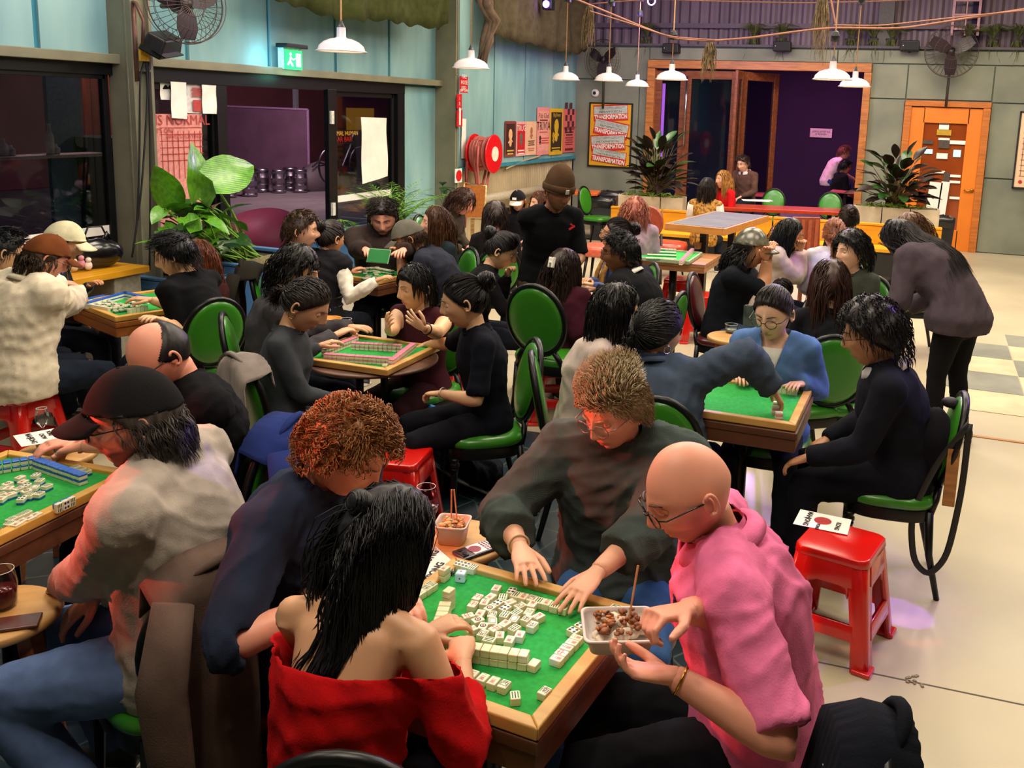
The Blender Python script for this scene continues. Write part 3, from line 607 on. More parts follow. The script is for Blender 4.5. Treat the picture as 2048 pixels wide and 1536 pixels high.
# tall grey-topped table
zt_=.98; hp=[atz(*p,zt_) for p in[(1352,448),(1445,464),(1517,430)]]
hc=(hp[0]+hp[2])/2; hr=-.12
r=root('tall_table',(hc[0],hc[1],0),hr,'tall table with grey slatted top and timber edge behind the red stools','table')
L1=.64; L2=1.5
for k in range(4): build('grey_board',G().box((0,-L2/2+.03+(L2-.06)/4*(k+.5),zt_-.003),(L1-.06,(L2-.06)/4-.008,.012)),M('#55585a',.75,sc=5),r,bevel=.002,world=False)
g=G()
for s in(-1,1): g.box((s*(L1/2-.015),0,zt_-.035),(.03,L2,.07)).box((0,s*(L2/2-.015),zt_-.035),(L1-.06,.03,.07))
build('timber_edge',g,wood('#c8843c','#a96a2a'),r,bevel=.004,world=False); build('top_core',G().box((0,0,zt_-.04),(L1-.06,L2-.06,.05)),BW,r,world=False)
for s in(-1,1): 
    build('column',G().box((0,s*(L2/2-.3),zt_/2-.03),(.07,.07,zt_-.1)),BLACKM,r,world=False); build('base',G().box((0,s*(L2/2-.3),.015),(.5,.12,.03)),BLACKM,r,bevel=.004,world=False)
# ---------------------------------------------------------------- mahjong tiles
TW,TL,TH=.0235,.032,.0195
TMESH={}
IVO=M('#e8e2c4',.28,coat=.3,sc=3,amt=.03)
BACK={'ivory':M('#ddd6ac',.28,coat=.3,sc=3,amt=.03),'blue':M('#1f5fc4',.3,coat=.3),'pink':M('#d983a0',.3,coat=.3),'green':M('#2a7d58',.3,coat=.3)}
INK=[M('#15181c',.5),M('#b5141c',.5),M('#1c3f8f',.5),M('#157038',.5)]
def glyph(g,ch,c,size,m,rt=(1,0,0),up=(0,1,0)): return textg(ch,size,V(*c),rt,up,0,m=m,g=g,bold=.0)
FACES=['blank','man1','man2','man3','man5','east','west','chun','fa','bai','dot1','dot4','bam3','bam6','south']
def tile_mesh(face,back):
    k=(face,back)
    if k in TMESH: return TMESH[k]
    g=G(); b=.0016
    def rr(w,l,z): return [(-w+b,-l,z),(w-b,-l,z),(w,-l+b,z),(w,l-b,z),(w-b,l,z),(-w+b,l,z),(-w,l-b,z),(-w,-l+b,z)]
    w,l=TW/2,TL/2
    g.rings([rr(w-.0012,l-.0012,0),rr(w,l,.0014),rr(w,l,TH*.38)],1); g.rings([rr(w,l,TH*.38),rr(w,l,TH-.0014),rr(w-.0012,l-.0012,TH)],0)
    z=TH+.0002
    if face.startswith('man'):
        n={'1':'一','2':'二','3':'三','5':'五'}[face[3]]; glyph(g,n,(0,.0072,z),.0135,2); glyph(g,'萬',(0,-.0070,z),.0145,3)
    elif face in('east','west','south','chun','fa'): glyph(g,{'east':'東','west':'西','south':'南','chun':'中','fa':'發'}[face],(0,0,z),.024,{'chun':3,'fa':5}.get(face,2))
    elif face=='bai':
        for s in(-1,1): g.box((s*.0075,0,z),(.0015,.023,.0002),m=4).box((0,s*.0115,z),(.0165,.0015,.0002),m=4)
    elif face=='dot1':
        g.lathe([(.0085,0),(.0085,.0003)],(0,0,z-.0001),18,m=2); g.lathe([(.0055,0),(.0055,.0003)],(0,0,z+.0001),16,m=0); g.lathe([(.0035,0),(.0035,.0003)],(0,0,z+.0003),12,m=3)
    elif face=='dot4':
        for s in(-1,1):
            for t in(-1,1): g.lathe([(.0042,0),(.0042,.0003)],(s*.0055,t*.0075,z-.0001),12,m=4 if s*t>0 else 2); 
    elif face in('bam3','bam6'):
        for s in(-.0065,0,.0065):
            for t in ((.0072,-.0072) if face=='bam6' else (0,)): g.box((s,t,z),(.003,.012 if face=='bam6' else .024,.0003),m=5 if s else 2)
    me=mesh_of(g,[IVO,BACK[back],INK[0],INK[1],INK[2],INK[3]],'mahjong_tile'); TMESH[k]=me; return me
NT=[0]; FAR=G(); FARM=[]
def tile(p,rz,face,back,label,group,up=1,tilt=0,stand=False):
    """p: point of the surface the tile stands on"""
    NT[0]+=1
    me=tile_mesh(face if up>0 or stand else 'blank',back); o=bpy.data.objects.new('mahjong_tile',me); COL.objects.link(o)
    R=Matrix.Rotation(rz,4,'Z')
    if stand: R=R@Matrix.Rotation(math.pi/2,4,'X'); q=V(p[0],p[1],p[2]+TL/2)-np.array(R.to_3x3()@Vector((0,0,TH/2)))
    elif up<0: R=R@Matrix.Rotation(math.pi,4,'X'); q=V(p[0],p[1],p[2]+TH)
    else: q=V(*p); R=R@Matrix.Rotation(tilt,4,'X')
    o.rotation_euler=R.to_euler(); o.location=q+V(0,0,.0006)
    return tag(o,label,'mahjong tile',group)
ZF=ZB-.006
def toff(px,py,h=TH): # centre of a tile whose top face centre is seen at px,py
    p=atz(px,py,ZF+h); return V(p[0],p[1],ZF+h-TH if h>TH else ZF)
rf=math.radians(-5); rnd=random.Random(3)
heap=[(605,445),(695,440),(765,450),(595,480),(660,480),(740,485),(795,510),(840,490),(920,495),(1005,490),(700,530),(635,565),(705,570),(795,560),(890,555),(990,550),(560,580),(600,610),(705,605),(840,600),(975,600),(1060,580),(660,645),(720,660),(785,640),(585,670),(870,670),(1015,645),(640,715),(755,720),(915,715),(685,755),(840,760)]
hf=['chun','man2','bam6','chun','man5','dot4','dot4','man3','west','man3','dot1','man2','west','bam6','bam3','fa','chun','dot1','bai','bai','east','man5','dot1','chun','man1','man3','bam6','south','west','man5','man2','bam3','man1']
pos=[]
for (x,y),f in zip(heap,hf): pos.append([toff(800+x/3.84,1080+y/3.84),f,rnd.choice([0,0,math.pi/2,math.pi,.4,-.4,2.8])+rf+rnd.uniform(-.3,.3)])
for it in range(60): # relax so that no two tiles overlap
    for i in range(len(pos)):
        for j in range(i):
            d=pos[i][0]-pos[j][0]; L=np.linalg.norm(d)
            if L<.0335: s=d/(L+1e-9)*(.0335-L)*.5; pos[i][0]=pos[i][0]+s; pos[j][0]=pos[j][0]-s
FW={'chun':'red centre character','man1':'one red character and single stroke','man2':'two strokes over a red character','man3':'three strokes over a red character','man5':'five over a red character','bam6':'six dark bars','bam3':'three dark bars','dot4':'four dots','dot1':'one large ringed dot','west':'black west character','east':'black east character','south':'black south character','fa':'green character','bai':'empty blue frame'}
for p,f,a in pos: tile(p,a,f,'ivory','loose tile with '+FW[f]+' in the front board’s middle pile','loose tiles in the middle of the front board')
def row(p0,p1,n,faces,back,label,group,h=1,up=1,stand=False,rz=None,jit=.03,pitch=None):
    """a row between two photo points (centres of the end tiles' top faces), h layers"""
    top=ZF+(TL if stand else TH*h); a=atz(*p0,top); b=atz(*p1,top); d=b-a; L=np.linalg.norm(d); dr=d/L
    if n is None: n=max(1,int(round(L/(pitch or TW+.0006)))+1)
    if n>1 and L/(n-1)<(pitch or TW+.0004): n=max(1,int(L/(pitch or TW+.0004))+1)
    ang=math.atan2(dr[1],dr[0])+(rz or 0)
    for i in range(n):
        q=a+(d*(i/(n-1)) if n>1 else 0)
        for k in range(h):
            pj=V(q[0]+rnd.uniform(-1,1)*.0008,q[1]+rnd.uniform(-1,1)*.0008,ZF+k*(TH+.0008))
            tile(pj,ang+rnd.uniform(-1,1)*jit*.4,faces[i%len(faces)] if up>0 or stand else 'blank',back,label,group,up,stand=stand)
def z4(x,y): return (800+x/3.84,1080+y/3.84)
row(z4(100,745),z4(950,870),None,['blank'],'ivory','face-down ivory tile in the long double wall by the red-dressed woman’s hand','long double wall on the front board',h=2,up=-1)
tile(toff(*z4(1030,940)),rf,'blank','ivory','single face-down ivory tile at the right end of the long double wall',None,-1)
row(z4(345,490),z4(280,690),None,['blank'],'ivory','face-down ivory tile in the short double wall left of the pile','short double wall on the front board',h=2,up=-1)
for k in range(3): tile(V(*toff(*z4(375,385),h=3*TH)[:2],ZF+k*(TH+.0008)),rf,'blank','ivory',['lowest tile of the three-high stack left of the pile','middle tile of the three-high stack left of the pile','top tile of the three-high stack left of the pile'][k],None,-1)
row(z4(240,335),z4(20,480),None,['bam6','bam3','man1','dot4'],'ivory','face-up tile in the slanting row at the left rail of the front board','row at the left rail of the front board')
row(z4(450,175),z4(560,205),3,['dot4','dot4','bam6'],'ivory','face-up tile in the row of three at the far left corner of the front board','three tiles at the far corner')
for k in range(2): tile(V(*toff(*z4(340,215),h=2*TH)[:2],ZF+k*(TH+.0008)),rf,'man3','ivory',['lower tile of the pair stacked beside the dice','upper face-up tile of the pair stacked beside the dice'][k],None)
row(z4(740,365),z4(860,385),None,['man2','dot4'],'ivory','tile under the left hand of the person in the green-grey jumper','tiles under the jumper wearer’s left hand')
row(z4(890,415),z4(1130,475),None,['bam3','man5','west'],'ivory','tile under the right hand of the person in the green-grey jumper','tiles under the jumper wearer’s right hand')
row(z4(1190,495),z4(1258,510),2,['bam6','bam3'],'ivory','bamboo-marked tile of the pair right of the spread hand','pair right of the spread hand')
row(z4(1330,690),z4(1390,655),2,['dot4','dot4'],'ivory','dotted tile of the pair near the white food tray','dotted pair near the food tray')
row(z4(1355,745),z4(1205,905),None,['man2','man1','man5','chun'],'ivory','face-up tile in the slanting column left of the food tray','slanting column left of the food tray',rz=math.pi)
row(z4(1660,510),z4(1535,640),None,['bam3','bam3','dot4','bam6'],'ivory','face-up tile in the column at the right rail of the front board','column at the right rail of the front board')
row(z4(480,1000),z4(800,1105),None,['man1','man1','man2','man2','west','west'],'ivory','face-up tile in the near row beside the red sleeve','near row beside the red sleeve')
tile(toff(*z4(885,1190)),rf+.6,'bam3','ivory','face-up tile lying askew off the end of the near row',None)
tile(toff(*z4(1110,1155)),rf-.1,'south','ivory','single face-up tile near the close corner of the front board',None)
# dice
def die(p,s,mb,mp,label,rot=0,clear=False):
    r=root('die',(p[0],p[1],p[2]),rot,label,'die'); build('cube',G().box((0,0,s/2),(s,s,s)),mb,r,bevel=s*.16,world=False)
    g=G(); 
    for a,b in((0,0),) if clear else ((-.25,-.25),(.25,.25),(-.25,.25),(.25,-.25)):
        g.lathe([(s*.1,0),(s*.1,.0004)],(a*s,b*s,s+.0001),8); g.lathe([(s*.1,0),(s*.1,.0004)],(s/2,a*s,s/2+b*s),8,R=rotax((0,1,0),math.pi/2)); g.lathe([(s*.1,0),(s*.1,.0004)],(a*s,-s/2,s/2+b*s),8,R=rotax((1,0,0),math.pi/2))
    build('pips',g,mp,r,world=False)
p=atz(904,1150,ZF); die(p,.015,BLACKP,WHITE,'small black die with white pips beside the clear one',.4)
p=atz(922,1162,ZF); die(p,.030,M('#cfe8e4',.1,coat=.8),M('#c02060',.4),'large clear die with one red pip on the front board',.2,True)
# left-edge board: blue backs
def z3(x,y): return (x/5.12,850+y/5.12)
BL='blue-walled board'
row(z3(330,330),z3(-300,430),None,['blank'],'blue','blue-backed tile in the double wall along the far side of the left-edge board','far blue wall on the left-edge board',h=2,up=-1)
row(z3(390,350),z3(830,500),None,['blank'],'blue','blue-backed tile in the double wall running toward the sleeve on the left-edge board','right blue wall on the left-edge board',h=2,up=-1)
for x,y,f in[(205,530,'man1'),(365,505,'dot4'),(405,560,'bam3'),(235,575,'man2'),(75,595,'dot1'),(20,640,'bam6'),(90,640,'man3'),(180,645,'west'),(265,610,'dot4'),(355,630,'bai'),(480,615,'bam3'),(270,670,'dot1'),(110,700,'man1'),(310,705,'bam6'),(400,695,'east'),(220,745,'dot4'),(15,745,'man2'),(5,700,'bam3')]:
    tile(toff(*z3(x,y)),math.radians(4)+rnd.uniform(-.5,.5),f,'blue','scattered tile with '+FW[f]+' on the left-edge board','loose tiles on the left-edge board')
row(z3(590,800),z3(720,740),None,['bam6','dot4'],'blue','upright tile in the little row by the elbow on the left-edge board','upright row on the left-edge board',stand=True)
for (a,b) in(((265,890),(370,910)),((200,920),(310,945)),((120,955),(230,970)),((100,1000),(170,1010))): row(z3(*a),z3(*b),None,['bam3','man2','chun','dot4'],'blue','face-up tile in the block near the close rail of the left-edge board','tile block on the left-edge board')
row(z3(770,425),z3(880,465),3,['bam3'],'blue','face-up tile of the three beyond the blue wall end','three tiles beyond the blue wall')
for k,(x,y) in enumerate([(10,1060),(45,1070),(80,1050)]): p=atz(*z3(x,y),ZF+.012); die(V(p[0],p[1],ZF),.012,M('#8a1020',.3,coat=.4),WHITE,['leftmost dark red die at the corner of the left-edge board','middle dark red die at the corner of the left-edge board','right dark red die at the corner of the left-edge board'][k],k*.6)
row((60,860+4),(2,872),None,['blank'],'blue','blue-backed tile standing behind the far wall of the left-edge board','blue tiles behind the far wall',up=-1) if 0 else None
# pink walls on the middle board (z5 zoom: /2.953 +450,380)
def z5(x,y): return (450+x/2.953,380+y/2.953)
row(z5(590,935),z5(770,868),None,['blank'],'pink','pink-backed tile in the left double wall of the middle board','left pink wall on the middle board',h=2,up=-1)
row(z5(760,900),z5(1030,915),None,['blank'],'pink','pink-backed tile in the far double wall of the middle board','far pink wall on the middle board',h=2,up=-1)
row(z5(1110,905),z5(985,1000),None,['blank'],'pink','pink-backed tile in the right double wall of the middle board','right pink wall on the middle board',h=2,up=-1)
row(z5(600,965),z5(965,990),None,['blank'],'pink','pink-backed tile in the near double wall of the middle board','near pink wall on the middle board',h=2,up=-1)
tile(toff(*z5(705,910)),0,'bai','pink','single pale tile near the far wall of the middle board',None); tile(toff(*z5(945,1030)),.3,'bam3','pink','single tile at the near corner of the pink walls',None)
NI=NT[0]
# the remaining far tiles: one object of real tiles
_tile_real=tile
def tile(p,rz,face,back,label,group,up=1,tilt=0,stand=False):
    R=Matrix.Rotation(rz,3,'Z'); w,l,h=TW,TL,TH
    mi={'ivory':0,'blue':1,'pink':2,'green':3}[back]
    if stand: FAR.box((p[0],p[1],p[2]+l/2),(w,h,l),np.array(R),m=0)
    else: FAR.box((p[0],p[1],p[2]+h*.3),(w,l,h*.6),np.array(R),m=mi if up>0 else 0).box((p[0],p[1],p[2]+h*.8),(w,l,h*.4),np.array(R),m=0 if up>0 else mi)
def zq(x,y): return (x/3.2,420+y/3.2)
A='x'
row(zq(560,590),zq(800,525),None,['blank'],'blue',A,A,h=2,up=-1); row(zq(800,525),zq(950,560),None,['blank'],'blue',A,A,h=2,up=-1); row(zq(500,575),zq(660,545),None,['blank'],'blue',A,A,h=1,up=-1)
row(zq(520,592),zq(690,622),None,['blank'],'green',A,A,stand=True); row(zq(830,632),zq(930,612),None,['blank'],'green',A,A,stand=True); row(zq(740,640),zq(810,630),None,['blank'],'green',A,A)
for k in range(34): tile(toff(*zq(rnd.uniform(630,900),rnd.uniform(580,625))),rnd.uniform(0,3),'blank','green',A,A)
for k in range(30): tile(toff(450+rnd.uniform(815,965)/2.953,380+rnd.uniform(465,520)/2.953),rnd.uniform(0,3),'blank','green',A,A)
row(z5(800,460),z5(900,455),None,['blank'],'green',A,A,h=2); row(z5(880,455),z5(985,475),None,['blank'],'green',A,A,h=2)
row((1560,773),(1590,778),None,['dot4'],'pink',A,A,stand=True); row((1552,795),(1555,812),3,['blank'],'pink',A,A); row((1551,812),(1558,824),2,['blank'],'pink',A,A,h=2)
for k in range(16): tile(toff(rnd.uniform(1168,1190),rnd.uniform(582,596)),rnd.uniform(0,3),'blank','green',A,A)
row((1166,604),(1198,610),None,['blank'],'green',A,A); row((1205,582),(1225,584),None,['blank'],'green',A,A)
for yy in(496,502,508,515): row((1302-(yy-496)*.4,yy),(1350,yy+2),None,['blank'],'green',A,A)
row((1385,497),(1362,521),None,['blank'],'pink',A,A,h=2,up=-1)
build('distant_tiles',FAR,[IVO,BACK['blue'],BACK['pink'],BACK['green']],None,'small mahjong tiles on the farther boards','mahjong tiles',kind='stuff')
tile=_tile_real
print('TILES',NI)
# ---------------------------------------------------------------- pendant lamps
def pendant():
    r=root('pendant_lamp',(0,0,0),0,'x','lamp'); Wm=M('#cfc6c8',.25,sc=3,coat=.4,amt=.03)
    g=G().lathe([(.030,.165),(.032,.10),(.045,.092),(.075,.088),(.12,.068),(.152,.04),(.160,.012),(.172,.008),(.174,0),(.166,.0),(.158,.006),(.148,.036),(.115,.062),(.07,.080),(.03,.085),(.02,.10)],n=40,cap=False); build('shade',g,Wm,r,smooth='auto',world=False)
    build('neck',G().lathe([(.031,.165),(.024,.17),(.012,.20),(.006,.215),(.001,.215)],n=14),BLACKP,r,smooth=True,world=False)
    build('bulb',G().ell((0,0,.045),(.035,.035,.035)),emis('#ffe9c0',14),r,smooth=True,world=False)
    build('reflector',G().lathe([(.15,.030),(.115,.055),(.07,.072),(.03,.078)],n=32,cap=False),emis('#fff0d0',2.6),r,smooth=True,world=False)
    return r
PL=pendant(); 
lampdata=[((683,104),0,'large white pendant lamp nearest, hanging left before the teal boards',3.6),((942,137),0,'white pendant lamp in front of the dark steel column',3.6),((1131,160),3.14,'white pendant lamp above the end of the wall posters',3.35),((1217,162),3.2,'white pendant lamp above the yellow framed poster',3.3),((1274,173),0,'smallest white pendant lamp right of the framed poster',3.4),((1343,160),0,'white pendant lamp before the left timber door',2.86),((1664,160),0,'white pendant lamp before the dark purple wall',2.78),((1709,174),0,'white pendant lamp just right of and behind another, by the door post',3.3)]
for (px,py),_,lb,zt2 in lampdata:
    p=atz(px,py,2.42); q=place(PL,tuple(p),0,lb,'white pendant lamps'); 
    build('cord',G().tube([(0,0,.21),(0,0,zt2-2.42)],.006,6),M('#b98a5a',.7),q,world=False); build('cord_clamp',G().box((0,0,zt2-2.42),(.07,.05,.05)).ell((0,0,zt2-2.40),(.04,.04,.05),n=8,k=5),BLACKP,q,world=False)
    light('pendant_lamp_light','SPOT',tuple(p+V(0,0,.0)),26,(1,.86,.66),.05,(p[0],p[1],0),150,.5)
# out-of-frame lamps of the same rows
for x,y in[(-1.2,1.0),(.9,3.0),(2.4,6.0)]: 
    q=dup(PL,None,(x,y,2.75),0,'white pendant lamp outside the picture near the camera'); light('pendant_lamp_light','SPOT',(x,y,2.75),22,(1,.86,.66),.05,(x,y,0),150,.5)
# rope
def rope(pts,Y,label,r=.012,m=None):
    P=[aty(*p,Y) for p in pts]; return cable(P,r,m or M('#8d5f4e',.8),label,'rope','rope')
rope([(1126,-12),(1200,18),(1343,78),(1420,82),(1500,76),(1600,62),(1668,55),(1800,58),(1900,42),(2075,14)],9.6,'thick rope sagging from the left over the lamp cords to the right')
rope([(1180,22),(1270,50),(1340,74),(1430,80)],9.55,'second strand of rope twisted along the left sag',.008)
rope([(1668,50),(1760,52),(1900,36),(2075,18)],9.5,'second strand of rope twisted along the right run',.008)
rope([(1660,-10),(1672,52)],9.6,'short rope tying the lamp rope up to the roof',.01)
rope([(1180,8),(1300,-2),(1420,2),(1600,6),(1750,3),(1900,-5)],11.5,'thin pale rope high across the picture top',.008)
# ---------------------------------------------------------------- people
def remesh(g,vox,mats,smooth=3,name='m'):
    me=mesh_of(g,mats,name); o=bpy.data.objects.new(name,me); COL.objects.link(o)
    r=o.modifiers.new('r','REMESH'); r.mode='VOXEL'; r.voxel_size=vox; r.use_smooth_shade=True
    if smooth: s=o.modifiers.new('s','SMOOTH'); s.iterations=smooth; s.factor=.5
    dg=bpy.context.evaluated_depsgraph_get(); m2=bpy.data.meshes.new_from_object(o.evaluated_get(dg))
    n=len(m2.vertices); v=np.zeros(n*3); m2.vertices.foreach_get('co',v); f=[tuple(p.vertices) for p in m2.polygons]
    bpy.data.objects.remove(o); bpy.data.meshes.remove(me); bpy.data.meshes.remove(m2)
    return v.reshape(-1,3),f
def vnormals(v,f):
    f4=np.array([q[:4] if len(q)>=4 else q+(q[-1],) for q in f]); n=np.cross(v[f4[:,2]]-v[f4[:,0]],v[f4[:,3]]-v[f4[:,1]])
    out=np.zeros_like(v); 
    for k in range(4): np.add.at(out,f4[:,k],n)
    return out/(np.linalg.norm(out,axis=1,keepdims=True)+1e-12)
def wrinkle(v,n,seed,amp=.006,sc=1.):
    r=np.random.default_rng(seed); d=np.zeros(len(v)); w=v+.03*np.sin(v[:,[1,2,0]]*14+r.random(3)*6)+.02*np.sin(v[:,[2,0,1]]*27+r.random(3)*6)
    for k in range(7):
        a=r.normal(size=3); a/=np.linalg.norm(a); fq=r.uniform(22,70)/sc; s=np.sin(w@a*fq+r.uniform(0,6)); m=.5+.5*np.sin(v@r.normal(size=3)*6+r.uniform(0,6))
        d+=(1-np.abs(s))**2*m*(30/fq)
    d-=d.mean()
    return v+n*(d*amp)[:,None]
# head template in local axes: x right, y forward, z up; unit = metres
def _gz(x,z,cx,cz,sx,sz): return np.exp(-((x-cx)/sx)**2-((z-cz)/sz)**2)
def headgrid(hi,fem=False,beard=0):
    na,nz=(88,72) if hi else (40,34)
    t=np.linspace(0,1,na,endpoint=False); az=2*math.pi*t; az=az-.42*np.sin(2*az)*0-.38*np.sin(az) # denser round the face (az=0 front)
    u=np.linspace(-1,1,nz); ph=np.arcsin(np.clip(u*.999,-1,1))*.0+u*math.pi/2*.995
    A,Pn=np.meshgrid(az,ph)
    X=np.cos(Pn)*np.sin(A); Y=np.cos(Pn)*np.cos(A); Z=np.sin(Pn)
    # superellipsoid-ish skull
    x=.076*X; y=np.where(Y>0,.088,.102)*Y; z=.118*Z
    k=np.clip(-Z,0,1)
    sq=1+.10*np.cos(Pn)**2*0
    x*=1-.30*k**1.6; y=np.where(Y<0,y*(1-.55*k**1.1),y*(1-.02*k))
    y=y+.012*np.clip(-Z-.3,0,1)*np.clip(Y,0,1)
    x*=1+.05*np.exp(-((Z-.25)/.35)**2)
    fr=np.clip(Y*1.6,0,1)
    wd=1. if not fem else .94
    d=np.zeros_like(x); G_=_gz
    xa=np.abs(x)
    d+=.010*G_(x,z,0,.012,.011,.028)+.020*G_(x,z,0,-.024,.0125,.016)+.010*G_(x,z,0,-.006,.009,.022)+.007*G_(xa,z,.012,-.031,.008,.008)
    d+=(.005 if not fem else .002)*G_(xa,z,.028,.030,.024,.008)-.011*G_(xa,z,.031,.010,.018,.012)+.006*G_(xa,z,.043,-.018,.020,.016)
    d+=-.0035*G_(x,z,0,-.050,.007,.007)+.0075*G_(x,z,0,-.0575,.021,.0055)+.0075*G_(x,z,0,-.0690,.017,.0060)-.004*G_(x,z,0,-.0632,.020,.0022)
    d+=-.004*G_(x,z,0,-.081,.018,.006)+.008*G_(x,z,0,-.099,.020,.013)-.004*G_(xa,z,.045,-.055,.015,.02)
    d+=.004*G_(x,z,0,.06,.05,.03)
    y=y+d*fr
    lip=np.clip(np.exp(-((x)/.023)**4)*np.exp(-((z+.0632)/.0105)**4)*fr*1.0,0,1)
    bd=np.zeros_like(x)
    if beard:
        jaw=np.clip((-z-.035+.9*np.maximum(0,xa-.03)*.9)/.02,0,1)*np.clip((y+.02)/.02,0,1); jaw=np.where(z<-.045,jaw,np.clip((xa-.052)/.01,0,1)*np.clip((.0-z)/.02,0,1)*np.clip((y-.0)/.02,0,1)*np.clip((.05-y)/.02,0,1))
        mo=np.exp(-(x/.028)**4)*np.exp(-((z+.046)/.0075)**2)*fr; bd=np.clip(np.maximum(jaw*(1-lip),mo),0,1)*beard
        if beard>.6: y=y+bd*.008*fr; z=z-bd*.008
    v=np.stack([x*wd,y,z],-1).reshape(-1,3); f=[(i*na+j,i*na+(j+1)%na,(i+1)*na+(j+1)%na,(i+1)*na+j) for i in range(nz-1) for j in range(na)]
    f+= [tuple(range(na-1,-1,-1)),tuple((nz-1)*na+a for a in range(na))]
    return v,f,lip.reshape(-1),bd.reshape(-1),(X.reshape(-1),Y.reshape(-1),Z.reshape(-1)),(na,nz)
_HG={}
def HG(hi,fem,beard):
    k=(hi,fem,beard)
    if k not in _HG: _HG[k]=headgrid(hi,fem,beard)
    return _HG[k]
def scalp(p,hl=.5): # >0 inside the hair region; p = local directions
    n=p/np.linalg.norm(p,axis=-1,keepdims=True); ny=n[...,1]; nz=n[...,2]
    line=np.where(ny>0,-.12+(hl+.12)*np.clip(ny*1.35,0,1)**1.15,-.12-.62*np.clip(-ny*1.3,0,1)**.8)
    return nz-line
def hpush(p,off): # push local points out of the skull ellipsoid by off
    off=np.broadcast_to(off,(len(p),1)) if np.ndim(off) else off; c=V(0,-.006,.004); r=np.concatenate([.078+off,.097+off,.118+off],1) if np.ndim(off) else V(.078+off,.097+off,.118+off); d=(p-c)/r; L=np.linalg.norm(d,axis=1,keepdims=True)
    return np.where(L<1,c+d/np.maximum(L,1e-6)*r,p)
class LocksB:
    def __init__(s): s.g=G()
    def add(s,P,wd,th=.5,n=3):
        """P: (locks,steps,3) world paths, tapered flattened tubes, vectorised"""
        m,k,_=P.shape; T=np.gradient(P,axis=1); T/=np.linalg.norm(T,axis=2,keepdims=True)+1e-9
        ref=np.array([.31,.52,.79]); S_=np.cross(T,ref); S_/=np.linalg.norm(S_,axis=2,keepdims=True)+1e-9; U_=np.cross(S_,T)
        t=np.linspace(0,1,k); w=(np.minimum(1,.45+t*2.2)*np.clip((1-t)*2.6,0.08,1))[None,:,None]*np.asarray(wd).reshape(-1,1,1)
        a=np.linspace(0,2*math.pi,n,endpoint=False); R_=P[:,:,None,:]+w[:,:,None,:]*(np.cos(a)[None,None,:,None]*S_[:,:,None,:]+np.sin(a)[None,None,:,None]*U_[:,:,None,:]*th)
        base=np.arange(m)[:,None,None]*k*n+np.arange(k-1)[None,:,None]*n; j=np.arange(n)[None,None,:]; j2=(j+1)%n
        F_=np.stack([base+j,base+j2,base+n+j2,base+n+j],-1).reshape(-1,4)
        s.g.v.append(R_.reshape(-1,3)); s.g.f+=[tuple(q) for q in (F_+s.g.n).tolist()]; s.g.m+=[0]*len(F_); s.g.n+=m*k*n
